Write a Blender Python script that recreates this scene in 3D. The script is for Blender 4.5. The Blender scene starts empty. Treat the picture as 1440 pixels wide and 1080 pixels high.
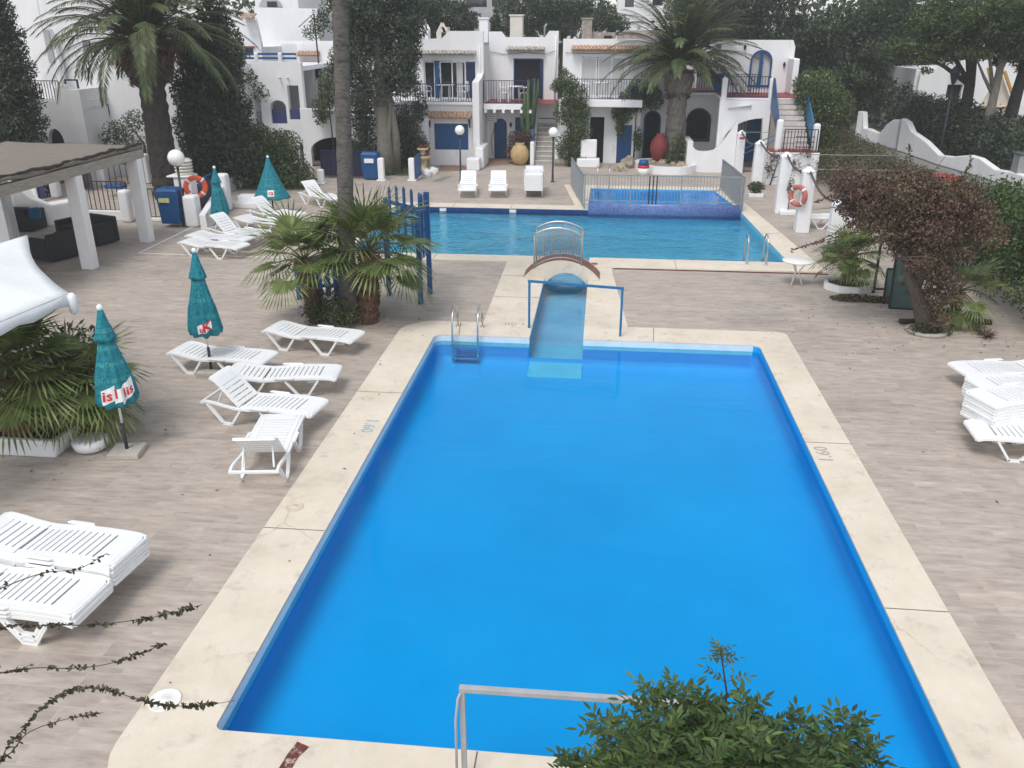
import bpy, bmesh, math, random
import numpy as np
from mathutils import Vector, Matrix, noise as mnoise
random.seed(7); RNG = np.random.default_rng(11)
SC = bpy.context.scene
COL = SC.collection
PI = math.pi
# ------------------------------------------------------------------ survey of the photograph (camera model)
F = 1200.; PXC = 720.; PYC = 540.; H = 6.0
PITCH = math.atan((540 - 38) / F); YAW = math.atan(134 / F * math.cos(PITCH))
_cp, _sp, _cy, _sy = math.cos(PITCH), math.sin(PITCH), math.cos(YAW), math.sin(YAW)
def ray(u, v):
    x = (u - PXC) / F; y = -(v - PYC) / F
    f = _cp + y * _sp; z = -_sp + y * _cp
    return (x * _cy - f * _sy, x * _sy + f * _cy, z)
def G(u, v, z=0.):
    d = ray(u, v); t = (z - H) / d[2]; return Vector((t * d[0], t * d[1], z))
def AY(u, v, Y):
    d = ray(u, v); t = Y / d[1]; return Vector((t * d[0], Y, H + t * d[2]))
def AX(u, v, X):
    d = ray(u, v); t = X / d[0]; return Vector((X, t * d[1], H + t * d[2]))
def X_at(u, Y, v=150): return AY(u, v, Y).x
def Z_at(v, Y, u=720): return AY(u, v, Y).z
# ------------------------------------------------------------------ materials
MATS = {}
def new_mat(name):
    m = bpy.data.materials.new(name); m.use_nodes = True
    nt = m.node_tree; b = nt.nodes['Principled BSDF']
    MATS[name] = m
    return m, nt, b
def N(nt, t, **kw):
    n = nt.nodes.new(t)
    for k, v in kw.items(): setattr(n, k, v)
    return n
def ramp(nt, fac, stops):
    r = N(nt, 'ShaderNodeValToRGB')
    e = r.color_ramp.elements
    while len(e) < len(stops): e.new(0.5)
    for i, (p, c) in enumerate(stops):
        e[i].position = p; e[i].color = (*c, 1) if len(c) == 3 else c
    nt.links.new(fac, r.inputs[0])
    return r.outputs[0]
def pmat(name, c, rough=.6, var=.15, scale=3., bump=0., bscale=40., metal=0., spec=.4, stain=None, coord='Object', c2=None, stretch=None):
    """plain painted / stone / plastic surface: colour varied by two noises, optional bump and stains"""
    m, nt, b = new_mat(name); L = nt.links.new
    tc = N(nt, 'ShaderNodeTexCoord')
    src = tc.outputs[coord]
    if stretch:
        mp = N(nt, 'ShaderNodeMapping'); mp.inputs['Scale'].default_value = stretch
        L(src, mp.inputs[0]); src = mp.outputs[0]
    n1 = N(nt, 'ShaderNodeTexNoise'); n1.inputs['Scale'].default_value = scale; n1.inputs['Detail'].default_value = 6; n1.inputs['Roughness'].default_value = .65
    L(src, n1.inputs['Vector'])
    lo = tuple(max(0, x * (1 - var)) for x in c); hi = c2 if c2 else tuple(min(1, x * (1 + var * .6)) for x in c)
    out = ramp(nt, n1.outputs['Fac'], [(.3, lo), (.7, hi)])
    if stain:
        n2 = N(nt, 'ShaderNodeTexNoise'); n2.inputs['Scale'].default_value = stain[1]; n2.inputs['Detail'].default_value = 8; n2.inputs['Roughness'].default_value = .7
        L(src, n2.inputs['Vector'])
        f = ramp(nt, n2.outputs['Fac'], [(stain[2], (0, 0, 0)), (stain[2] + .15, (1, 1, 1))])
        mx = N(nt, 'ShaderNodeMixRGB'); mx.inputs[2].default_value = (*stain[0], 1)
        L(f, mx.inputs[0]); L(out, mx.inputs[1]); out = mx.outputs[0]
    L(out, b.inputs['Base Color'])
    b.inputs['Roughness'].default_value = rough; b.inputs['Metallic'].default_value = metal
    b.inputs['Specular IOR Level'].default_value = spec
    if bump:
        n3 = N(nt, 'ShaderNodeTexNoise'); n3.inputs['Scale'].default_value = bscale; n3.inputs['Detail'].default_value = 5
        L(src, n3.inputs['Vector'])
        bp = N(nt, 'ShaderNodeBump'); bp.inputs['Strength'].default_value = bump; bp.inputs['Distance'].default_value = .02
        L(n3.outputs['Fac'], bp.inputs['Height']); L(bp.outputs[0], b.inputs['Normal'])
    return m
def leafmat(name, c1, c2, c3=None, f3=.1, scale=1.2, rough=.55, trans=.15, spec=.35):
    """foliage: every leaf (mesh island) its own shade between c1 and c2, a share f3 of c3, and clumps by noise"""
    m, nt, b = new_mat(name); L = nt.links.new
    geo = N(nt, 'ShaderNodeNewGeometry'); tc = N(nt, 'ShaderNodeTexCoord')
    n1 = N(nt, 'ShaderNodeTexNoise'); n1.inputs['Scale'].default_value = scale; n1.inputs['Detail'].default_value = 3
    L(tc.outputs['Object'], n1.inputs['Vector'])
    ad = N(nt, 'ShaderNodeMath', operation='MULTIPLY_ADD'); ad.inputs[1].default_value = .55
    L(geo.outputs['Random Per Island'], ad.inputs[0])
    sc = N(nt, 'ShaderNodeMath', operation='MULTIPLY_ADD'); sc.inputs[1].default_value = 1.1; sc.inputs[2].default_value = -.32
    L(n1.outputs['Fac'], sc.inputs[0]); L(sc.outputs[0], ad.inputs[2])
    st = [(.1, c1), (.75, c2)]
    if c3: st.append((min(.98, 1 - f3), c3))
    out = ramp(nt, ad.outputs[0], st)
    L(out, b.inputs['Base Color']); b.inputs['Roughness'].default_value = rough
    b.inputs['Specular IOR Level'].default_value = spec
    if trans:
        tr = N(nt, 'ShaderNodeBsdfTranslucent'); L(out, tr.inputs[0])
        mx = N(nt, 'ShaderNodeMixShader'); mx.inputs[0].default_value = trans
        L(b.outputs[0], mx.inputs[1]); L(tr.outputs[0], mx.inputs[2])
        L(mx.outputs[0], nt.nodes['Material Output'].inputs[0])
    return m
# ------------------------------------------------------------------ mesh builder
WPOS = {}
class MB:
    def __init__(s): s.v = []; s.f = []; s.mi = []; s.sm = []
    def add(s, vs, fs, mi=0, smooth=False):
        o = len(s.v); s.v.extend(tuple(p) for p in vs)
        for f in fs: s.f.append(tuple(o + i for i in f)); s.mi.append(mi); s.sm.append(smooth)
        return s
    def box(s, x0, x1, y0, y1, z0, z1, mi=0):
        v = [(x0,y0,z0),(x1,y0,z0),(x1,y1,z0),(x0,y1,z0),(x0,y0,z1),(x1,y0,z1),(x1,y1,z1),(x0,y1,z1)]
        return s.add(v, [(3,2,1,0),(4,5,6,7),(0,1,5,4),(1,2,6,5),(2,3,7,6),(3,0,4,7)], mi)
    def mbox(s, sx, sy, sz, M, mi=0):
        v = [M @ Vector((x*sx/2, y*sy/2, z*sz/2)) for x, y, z in ((-1,-1,-1),(1,-1,-1),(1,1,-1),(-1,1,-1),(-1,-1,1),(1,-1,1),(1,1,1),(-1,1,1))]
        return s.add(v, [(3,2,1,0),(4,5,6,7),(0,1,5,4),(1,2,6,5),(2,3,7,6),(3,0,4,7)], mi)
    def bar(s, p, q, w, h, mi=0, up=(0,0,1)):
        p, q = Vector(p), Vector(q); d = q - p; l = d.length; d.normalize()
        up = Vector(up)
        if abs(d.dot(up)) > .98: up = Vector((0,1,0))
        sd = d.cross(up).normalized(); u2 = sd.cross(d)
        M = Matrix((( d.x, sd.x, u2.x, (p.x+q.x)/2),(d.y, sd.y, u2.y, (p.y+q.y)/2),(d.z, sd.z, u2.z, (p.z+q.z)/2),(0,0,0,1)))
        return s.mbox(l, w, h, M, mi)
    def tube(s, pts, r, n=8, mi=0, cap=True, smooth=True):
        pts = [Vector(p) for p in pts]; k = len(pts)
        rr = r if isinstance(r, (list, tuple)) else [r]*k
        vs = []; ref = None
        for i, p in enumerate(pts):
            d = (pts[min(i+1,k-1)] - pts[max(i-1,0)])
            if d.length < 1e-9: d = Vector((0,0,1))
            d.normalize()
            if ref is None: ref = Vector((1,0,0)) if abs(d.x) < .9 else Vector((0,1,0))
            a = (ref - d*ref.dot(d)).normalized(); b = d.cross(a); ref = a
            for j in range(n):
                t = 2*PI*j/n; vs.append(p + (a*math.cos(t) + b*math.sin(t))*rr[i])
        fs = [(i*n+j, i*n+(j+1)%n, (i+1)*n+(j+1)%n, (i+1)*n+j) for i in range(k-1) for j in range(n)]
        s.add(vs, fs, mi, smooth)
        if cap:
            o = len(s.v) - len(vs)
            s.f.append(tuple(o + n-1-j for j in range(n))); s.mi.append(mi); s.sm.append(False)
            s.f.append(tuple(o + (k-1)*n + j for j in range(n))); s.mi.append(mi); s.sm.append(False)
        return s
    def lathe(s, c, prof, n=20, mi=0, smooth=True, fn=None):
        c = Vector(c); vs = []; k = len(prof)
        for r, z in prof:
            for j in range(n):
                t = 2*PI*j/n; q = r if fn is None else fn(r, z, t)
                vs.append((c.x + q*math.cos(t), c.y + q*math.sin(t), c.z + z))
        fs = [(i*n+j, i*n+(j+1)%n, (i+1)*n+(j+1)%n, (i+1)*n+j) for i in range(k-1) for j in range(n)]
        if prof[0][0] > 1e-4: fs.append(tuple(n-1-j for j in range(n)))
        if prof[-1][0] > 1e-4: fs.append(tuple((k-1)*n+j for j in range(n)))
        return s.add(vs, fs, mi, smooth)
    def prism(s, poly, a0, a1, axis='z', mi=0, smooth=False):
        n = len(poly)
        def P(p, a): return (p[0],p[1],a) if axis=='z' else ((p[0],a,p[1]) if axis=='y' else (a,p[0],p[1]))
        vs = [P(p,a0) for p in poly] + [P(p,a1) for p in poly]
        s.add(vs, [tuple(range(n-1,-1,-1)), tuple(range(n,2*n))], mi)
        o = len(s.v) - 2*n
        for i in range(n):
            j = (i+1)%n; s.f.append((o+i,o+j,o+n+j,o+n+i)); s.mi.append(mi); s.sm.append(smooth)
        return s
    def plate(s, outer, holes, a0, a1, axis='z', mi=0):
        """flat plate with holes (polygons in 2D) between a0 and a1 along the axis"""
        cu = bpy.data.curves.new('tmp', 'CURVE'); cu.dimensions = '2D'; cu.fill_mode = 'BOTH'; cu.extrude = .5
        for pl in [outer] + list(holes):
            sp = cu.splines.new('POLY'); sp.points.add(len(pl)-1); sp.use_cyclic_u = True
            for i, p in enumerate(pl): sp.points[i].co = (p[0], p[1], 0, 1)
        ob = bpy.data.objects.new('tmp', cu); COL.objects.link(ob)
        dg = bpy.context.evaluated_depsgraph_get(); dg.update()
        me = bpy.data.meshes.new_from_object(ob.evaluated_get(dg))
        def P(c):
            a = a0 + (c.z + .5)*(a1 - a0)
            return (c.x,c.y,a) if axis=='z' else ((c.x,a,c.y) if axis=='y' else (a,c.x,c.y))
        s.add([P(v.co) for v in me.vertices], [tuple(p.vertices) for p in me.polygons], mi)
        bpy.data.objects.remove(ob); bpy.data.curves.remove(cu); bpy.data.meshes.remove(me)
        return s
    def build(s, name, mats, parent=None, loc=None, bevel=0, segs=2, fix=True):
        me = bpy.data.meshes.new(name)
        base = WPOS[parent.name] if parent is not None else Vector(loc if loc is not None else (0,0,0))
        me.from_pydata([(p[0]-base.x, p[1]-base.y, p[2]-base.z) for p in s.v], [], s.f)
        if not isinstance(mats, (list, tuple)): mats = [mats]
        for m in mats: me.materials.append(m)
        me.polygons.foreach_set('material_index', s.mi); me.polygons.foreach_set('use_smooth', s.sm)
        me.validate(); me.update()
        if fix:
            bm = bmesh.new(); bm.from_mesh(me); bmesh.ops.recalc_face_normals(bm, faces=bm.faces); bm.to_mesh(me); bm.free()
        o = bpy.data.objects.new(name, me); COL.objects.link(o)
        if parent is not None: o.parent = parent
        else: o.location = base
        WPOS[o.name] = base.copy()
        if bevel:
            md = o.modifiers.new('Bevel', 'BEVEL'); md.width = bevel; md.segments = segs; md.limit_method = 'ANGLE'; md.angle_limit = math.radians(40)
        return o
def tag(o, label, cat, group=None, kind=None):
    if label: o['label'] = label
    if cat: o['category'] = cat
    if group: o['group'] = group
    if kind: o['kind'] = kind
    return o
def thing(name, label, cat, loc=(0,0,0), group=None):
    o = bpy.data.objects.new(name, None); COL.objects.link(o); o.location = loc
    o.empty_display_size = .2
    WPOS[o.name] = Vector(loc)
    return tag(o, label, cat, group)
def structure(o): o['kind'] = 'structure'; return o
def kids(o): return [c for c in bpy.data.objects if c.parent == o]
def dup(root, loc, rotz, label, group=None, cat=None):
    r = root.copy(); COL.objects.link(r); r.location = loc; r.rotation_euler = (0, 0, rotz); r['label'] = label
    if group: r['group'] = group
    if cat: r['category'] = cat
    for ch in kids(root):
        c = ch.copy(); COL.objects.link(c); c.parent = r
        for g in kids(ch):
            d = g.copy(); COL.objects.link(d); d.parent = c
    return r
def arch(x0, x1, z0, z1, rise=None, n=12):
    """door outline: straight sides, round head"""
    w = x1 - x0; rise = w/2 if rise is None else rise; cx = (x0+x1)/2
    pts = [(x0,z0),(x1,z0)]
    for i in range(n+1):
        t = PI*i/n; pts.append((cx + w/2*math.cos(t), z1 - rise + rise*math.sin(t)))
    return pts
def rect(x0, x1, z0, z1): return [(x0,z0),(x1,z0),(x1,z1),(x0,z1)]
def rrect(x0, x1, y0, y1, r, n=6):
    pts = []
    rs = r if isinstance(r, (list, tuple)) else [r]*4      # corners: (x0,y0),(x1,y0),(x1,y1),(x0,y1)
    for (cx, cy, a0, rr) in ((x0+rs[0],y0+rs[0],PI,rs[0]),(x1-rs[1],y0+rs[1],1.5*PI,rs[1]),(x1-rs[2],y1-rs[2],0,rs[2]),(x0+rs[3],y1-rs[3],.5*PI,rs[3])):
        if rr < 1e-4: pts.append((cx,cy)); continue
        for i in range(n+1):
            a = a0 + .5*PI*i/n; pts.append((cx + rr*math.cos(a), cy + rr*math.sin(a)))
    return pts
def railing(mb, p, q, z0, z1, step=.11, r=.009, rail=.02, mi=0, mr=None, dz=0):
    """iron railing from p to q (xy); bars, a top and a bottom rail; dz lifts the far end"""
    mr = mi if mr is None else mr
    p, q = Vector((p[0],p[1],0)), Vector((q[0],q[1],0)); L = (q-p).length; n = max(1, int(L/step))
    for i in range(n+1):
        t = i/n; c = p.lerp(q, t); w = r*1.6 if i in (0, n) else r
        mb.box(c.x-w, c.x+w, c.y-w, c.y+w, z0+dz*t+.012, z1+dz*t-.005, mi)
    mb.bar((p.x,p.y,z1), (q.x,q.y,z1+dz), rail*2, rail*1.4, mr)
    mb.bar((p.x,p.y,z0+.03), (q.x,q.y,z0+.03+dz), rail*1.3, rail, mi)
def tile_strip(mb, x0, x1, yf, yb, zf, zb, step=.17, mi=0, r=None):
    """a row of curved roof tiles: half pipes laid side by side, sloping from the back to the front edge"""
    n = max(2, round((x1-x0)/step)); w = (x1-x0)/n; k = 6; r = w*.5
    for i in range(n):
        cx = x0 + (i+.5)*w; j = random.uniform(-.012,.012)
        vs = []
        for (y, z) in ((yf+j, zf), (yb, zb)):
            for a in range(k+1):
                t = PI*a/k; vs.append((cx - r*math.cos(t), y, z + r*.8*math.sin(t)))
            for a in range(k+1):
                t = PI*(k-a)/k; vs.append((cx - (r-.02)*math.cos(t), y, z + (r*.8-.02)*math.sin(t)))
        m = 2*(k+1)
        fs = [(a, (a+1)%m, m+(a+1)%m, m+a) for a in range(m)] + [tuple(range(m-1,-1,-1)), tuple(range(m,2*m))]
        mb.add(vs, fs, mi, False)
    mb.box(x0, x1, yf+.05, yb, min(zf,zb)-.03, min(zf,zb)-.001, mi)
# ------------------------------------------------------------------ leaves
def leaf_object(name, mat, P, D, Nn, Ls, Ws, parent=None, loc=None, fold=0.):
    """one mesh of many leaves: a pointed 4-corner blade per point P, axis D, facing Nn, length Ls, width Ws"""
    n = len(P)
    D = D/np.maximum(np.linalg.norm(D,axis=1,keepdims=True),1e-6)
    S = np.cross(D, Nn); S = S/np.maximum(np.linalg.norm(S,axis=1,keepdims=True),1e-6)
    U = np.cross(S, D)
    base = WPOS[parent.name] if parent is not None else Vector(loc if loc is not None else (0,0,0))
    P = P - np.array(base[:])
    Ls = np.asarray(Ls).reshape(-1,1)*np.ones((n,1)); Ws = np.asarray(Ws).reshape(-1,1)*np.ones((n,1))
    V = np.empty((n,4,3))
    V[:,0] = P - D*Ls*.5; V[:,1] = P + S*Ws*.5 - U*fold*Ws; V[:,2] = P + D*Ls*.5; V[:,3] = P - S*Ws*.5 - U*fold*Ws
    me = bpy.data.meshes.new(name)
    me.vertices.add(n*4); me.vertices.foreach_set('co', V.reshape(-1))
    me.loops.add(n*4); me.loops.foreach_set('vertex_index', np.arange(n*4, dtype=np.int32))
    me.polygons.add(n); me.polygons.foreach_set('loop_start', np.arange(0,n*4,4,dtype=np.int32)); me.polygons.foreach_set('loop_total', np.full(n,4,dtype=np.int32))
    me.update(calc_edges=True); me.validate()
    me.materials.append(mat)
    o = bpy.data.objects.new(name, me); COL.objects.link(o)
    if parent is not None: o.parent = parent
    else: o.location = base
    WPOS[o.name] = base.copy()
    return o
def blob_points(blobs, n, shell=.45):
    """points through a set of ellipsoids (c, (rx,ry,rz)); more of them towards each surface"""
    vol = np.array([b[1][0]*b[1][1]*b[1][2] for b in blobs])**.8; cnt = np.maximum(1,(n*vol/vol.sum()).astype(int))
    Ps, Os = [], []
    for (c, r), k in zip(blobs, cnt):
        d = RNG.normal(size=(k,3)); d /= np.linalg.norm(d,axis=1,keepdims=True)
        t = RNG.uniform(0,1,k)**shell
        Ps.append(np.array(c) + d*t[:,None]*np.array(r)); Os.append(d)
    return np.vstack(Ps), np.vstack(Os)
def sub_blobs(c, r, k, s=(.25,.5), flat=.8, surf=.75):
    """k clumps spread over an ellipsoid so that the outline is uneven"""
    out = []
    for i in range(k):
        d = RNG.normal(size=3); d /= np.linalg.norm(d); t = surf*RNG.uniform(.35,1.1)
        q = RNG.uniform(*s)*min(r)
        out.append((np.array(c)+d*t*np.array(r), (q*RNG.uniform(.8,1.4), q*RNG.uniform(.8,1.4), q*flat*RNG.uniform(.7,1.2))))
    return out
def foliage(name, mat, blobs, n, L, W, parent=None, loc=None, out=.6, droop=0., fold=.12, shell=.45):
    P, O = blob_points(blobs, n, shell)
    k = len(P)
    Nn = O*out + RNG.normal(size=(k,3))*.6 + np.array([0,0,.5])
    D = RNG.normal(size=(k,3)) + O*.5 + np.array([0,0,-droop])
    Ls = RNG.uniform(.6,1.3,k)*L; Ws = RNG.uniform(.7,1.2,k)*W
    return leaf_object(name, mat, P, D, Nn, Ls, Ws, parent, loc, fold)
def limbs(mb, base, top, r0, r1, branches, mi=0, wob=.1, n=8):
    """tapered trunk from base to top and limbs to given points"""
    base, top = Vector(base), Vector(top); pts = []; rs = []
    for i in range(7):
        t = i/6; p = base.lerp(top, t) + Vector((random.uniform(-1,1),random.uniform(-1,1),0))*wob*(t if i else 0)
        pts.append(p); rs.append(r0 + (r1-r0)*t + (r0*.35*(1-t)**6))
    mb.tube(pts, rs, n, mi)
    for (t0, q, r) in branches:
        p = pts[int(t0*6)]; q = Vector(q); m = p.lerp(q,.5) + Vector((0,0,.15*(q-p).length*random.uniform(-.3,.6)))
        mb.tube([p, m, q], [r, r*.65, r*.25], 6, mi)
# ================================================================== materials
WHITE = pmat('white_wall_paint', (.80,.80,.81), .75, .06, 1.2, .3, 30, stain=((.60,.59,.57), 1.3, .60), stretch=(1.5,1.5,.35))
WHITE2 = pmat('white_post_paint', (.80,.80,.81), .6, .05, 3., .15, 30, stain=((.62,.62,.60), 4, .66))
WARM = pmat('cream_render', (.66,.61,.54), .8, .12, 2., .3, 30)
PLAST = pmat('white_plastic', (.83,.84,.84), .38, .04, 4., spec=.45, stain=((.68,.67,.62), 5., .63))
PLASTD = pmat('weathered_white_plastic', (.80,.79,.75), .45, .08, 5., spec=.4)
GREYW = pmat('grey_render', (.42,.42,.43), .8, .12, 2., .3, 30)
BLUEP = pmat('blue_door_paint', (.006,.075,.23), .45, .25, 5., .1, 60, stretch=(6,6,1))
BLUER = pmat('blue_wood_paint', (.008,.078,.245), .5, .3, 6., .15, 50, stretch=(8,8,1))
BLUEM = pmat('blue_metal_paint', (.02,.16,.34), .4, .2, 8.)
NAVY = pmat('navy_iron', (.016,.026,.085), .45, .2, 10.)
IRON = pmat('dark_iron', (.03,.032,.042), .5, .2, 10.)
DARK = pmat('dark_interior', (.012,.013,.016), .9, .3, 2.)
GLASS = pmat('window_glass', (.02,.024,.028), .06, .3, .8, spec=.8)
CURT = pmat('curtain_cloth', (.55,.56,.55), .8, .15, 3., stretch=(14,14,.3))
TERRA = pmat('terracotta_tile', (.42,.20,.12), .8, .45, 6., .2, 30, c2=(.62,.45,.33))
TERRAD = pmat('weathered_roof_tile', (.30,.27,.24), .85, .5, 6., .2, 30, c2=(.60,.56,.50))
REDF = pmat('red_floor_tile', (.28,.055,.045), .6, .25, 4.)
REDJ = pmat('red_clay', (.26,.045,.038), .6, .25, 4., .15, 25)
YELJ = pmat('yellow_clay', (.50,.36,.17), .7, .25, 5., .2, 25, stain=((.32,.24,.13), 4, .6))
STONE = pmat('rough_stone', (.33,.29,.24), .9, .4, 5., .6, 15)
STAIRM = pmat('stair_concrete', (.42,.40,.38), .85, .2, 4., .3, 30)
STEEL = pmat('steel_tube', (.62,.62,.60), .28, .1, 8., metal=1.)
GALV = pmat('galvanised_rail', (.36,.37,.37), .45, .15, 8., metal=.5)
ALU = pmat('painted_goal_tube', (.40,.41,.42), .45, .12, 8., stain=((.40,.38,.36), 9, .6))
WICK = pmat('dark_wicker', (.022,.022,.026), .6, .4, 60., .5, 120)
TEAL = pmat('teal_umbrella_cloth', (.005,.13,.18), .75, .35, 16., .1, 60, c2=(.012,.27,.33))
TEALL = pmat('pale_teal_print', (.08,.38,.40), .7, .1, 5.)
REDP = pmat('red_print', (.62,.02,.03), .6, .1, 5.)
WHP = pmat('white_print', (.78,.80,.80), .6, .05, 5.)
BLACKP = pmat('black_plastic', (.02,.02,.022), .5, .2, 5.)
ORANGE = pmat('orange_lifebuoy', (.72,.11,.04), .5, .15, 5.)
PINKB = pmat('faded_lifebuoy', (.50,.14,.11), .6, .2, 5.)
CONC = pmat('concrete_block', (.44,.41,.36), .9, .2, 6., .4, 30, stain=((.28,.25,.21), 5, .6))
REED = pmat('reed_thatch', (.24,.20,.165), .95, .4, 9., .9, 40, c2=(.42,.36,.31), stretch=(1.5,12,12))
REEDD = pmat('dark_reed_edge', (.05,.038,.03), .95, .5, 20., .9, 40)
WOODG = pmat('grey_beam', (.34,.31,.27), .85, .3, 4., .3, 40, stretch=(8,1,8))
CANVAS = pmat('white_canvas', (.80,.82,.84), .75, .06, 1.5, .5, 7, stain=((.66,.66,.64), 2., .62))
BARKP = pmat('grey_palm_bark', (.15,.135,.12), .95, .45, 4., .8, 25, stretch=(2.5,2.5,7), stain=((.05,.045,.035), 1.2, .52))
BARKD = pmat('dark_bark', (.05,.042,.036), .95, .4, 5., .8, 18)
BARKG = pmat('grey_bark', (.20,.18,.15), .95, .4, 5., .8, 18, stretch=(4,4,1))
FIBRE = pmat('brown_palm_fibre', (.085,.045,.028), .95, .6, 14., 1., 25, c2=(.22,.13,.08))
GLOBE = pmat('opal_globe', (.86,.86,.85), .25, .03, 3., spec=.5)
GREENB = pmat('green_bin', (.06,.10,.08), .5, .2, 4.)
YELT = pmat('yellow_trim', (.55,.30,.05), .7, .2, 4.)
ROADM = pmat('grey_lane', (.23,.22,.205), .95, .25, 2., .3, 20)
GROUNDM = pmat('dry_earth', (.16,.14,.10), .95, .4, .6, .4, 8, c2=(.20,.19,.12))
LINEM = pmat('worn_white_line', (.74,.73,.70), .8, .1, 6., stain=((.46,.42,.38), 9, .62))
GLASSG = pmat('greenish_glass_sheet', (.10,.16,.15), .08, .2, 2., spec=.8)
OLDTILE = pmat('old_roof_rubble', (.34,.29,.25), .95, .4, 5., .6, 12, c2=(.48,.42,.37))
SCREENB = BLUER
# leaves
L_DARK = leafmat('dark_conifer_leaf', (.020,.032,.020), (.066,.088,.050), (.115,.135,.07), .1)
L_PINE = leafmat('pine_needles', (.018,.032,.015), (.065,.092,.038), (.11,.14,.055), .08, .5)
L_OLIVE = leafmat('olive_green_leaf', (.026,.044,.018), (.095,.135,.046), (.16,.20,.075), .1)
L_BRIGHT = leafmat('bright_hedge_leaf', (.022,.045,.014), (.080,.130,.030), (.17,.21,.06), .08)
L_BROWN = leafmat('brown_bougainvillea_leaf', (.045,.028,.020), (.175,.105,.070), (.12,.13,.05), .2)
L_BRGR = leafmat('mixed_hedge_leaf', (.045,.038,.02), (.13,.105,.055), (.105,.13,.04), .25, .7)
L_PALM = leafmat('palm_leaflet', (.028,.046,.020), (.090,.122,.046), (.18,.20,.09), .08, 1.5)
L_FAN = leafmat('fan_palm_leaf', (.055,.085,.026), (.18,.23,.065), (.32,.33,.16), .1, 1.5)
L_DEAD = leafmat('dry_palm_leaf', (.08,.04,.02), (.24,.12,.06), (.35,.20,.10), .1, 2.)
L_ORNG = leafmat('orange_date_stalk', (.17,.065,.02), (.38,.16,.045), None, .1, 2.)
L_ASH = leafmat('ash_leaflet', (.028,.060,.022), (.10,.165,.05), (.19,.25,.08), .08, 2., trans=.25)
L_VINE = leafmat('dull_vine_leaf', (.035,.035,.020), (.085,.080,.045), (.12,.12,.06), .1, 3.)
L_CACT = leafmat('cactus_skin', (.025,.05,.022), (.06,.10,.04), None, .1, 2., trans=0)
# deck: wood-look planks running across
def deck_mat():
    m, nt, b = new_mat('wood_look_paving'); L = nt.links.new
    tc = N(nt, 'ShaderNodeTexCoord')
    br = N(nt, 'ShaderNodeTexBrick'); br.offset = .37; br.offset_frequency = 2
    br.inputs['Scale'].default_value = 1; br.inputs['Brick Width'].default_value = .92; br.inputs['Row Height'].default_value = .235
    br.inputs['Mortar Size'].default_value = .0045; br.inputs['Mortar Smooth'].default_value = .3
    br.inputs['Color1'].default_value = (0,0,0,1); br.inputs['Color2'].default_value = (1,1,1,1); br.inputs['Mortar'].default_value = (.5,.5,.5,1)
    L(tc.outputs['Object'], br.inputs['Vector'])
    mp = N(nt, 'ShaderNodeMapping'); mp.inputs['Scale'].default_value = (1.5, 5.5, 1); L(tc.outputs['Object'], mp.inputs[0])
    # shift the grain from plank to plank
    ad = N(nt, 'ShaderNodeVectorMath', operation='MULTIPLY_ADD'); ad.inputs[1].default_value = (9, 31, 5)
    L(br.outputs['Color'], ad.inputs[0]); L(mp.outputs[0], ad.inputs[2])
    n1 = N(nt, 'ShaderNodeTexNoise'); n1.inputs['Scale'].default_value = 1.7; n1.inputs['Detail'].default_value = 7; n1.inputs['Roughness'].default_value = .62; L(ad.outputs[0], n1.inputs['Vector'])
    grain = ramp(nt, n1.outputs['Fac'], [(.25,(.295,.248,.208)),(.42,(.405,.349,.30)),(.55,(.46,.402,.35)),(.78,(.58,.52,.46))])
    tint = ramp(nt, br.outputs['Color'], [(0,(.89,.885,.88)),(.5,(.99,.985,.98)),(1,(1.08,1.065,1.05))])
    mu = N(nt, 'ShaderNodeMixRGB', blend_type='MULTIPLY'); mu.inputs[0].default_value = .8; L(grain, mu.inputs[1]); L(tint, mu.inputs[2])
    n2 = N(nt, 'ShaderNodeTexNoise'); n2.inputs['Scale'].default_value = .35; n2.inputs['Detail'].default_value = 6; L(tc.outputs['Object'], n2.inputs['Vector'])
    pt = ramp(nt, n2.outputs['Fac'], [(.28,(.76,.765,.77)),(.45,(.95,.95,.95)),(.7,(1.08,1.06,1.04))])
    m2 = N(nt, 'ShaderNodeMixRGB', blend_type='MULTIPLY'); m2.inputs[0].default_value = .9; L(mu.outputs[0], m2.inputs[1]); L(pt, m2.inputs[2])
    gr = N(nt, 'ShaderNodeMixRGB'); gr.inputs[2].default_value = (.47,.42,.37,1); L(br.outputs['Fac'], gr.inputs[0]); L(m2.outputs[0], gr.inputs[1])
    L(gr.outputs[0], b.inputs['Base Color']); b.inputs['Roughness'].default_value = .62; b.inputs['Specular IOR Level'].default_value = .3
    bp = N(nt, 'ShaderNodeBump'); bp.inputs['Strength'].default_value = .25; bp.inputs['Distance'].default_value = .01
    L(n1.outputs['Fac'], bp.inputs['Height']); L(bp.outputs[0], b.inputs['Normal'])
    return m
DECK = deck_mat()
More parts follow.
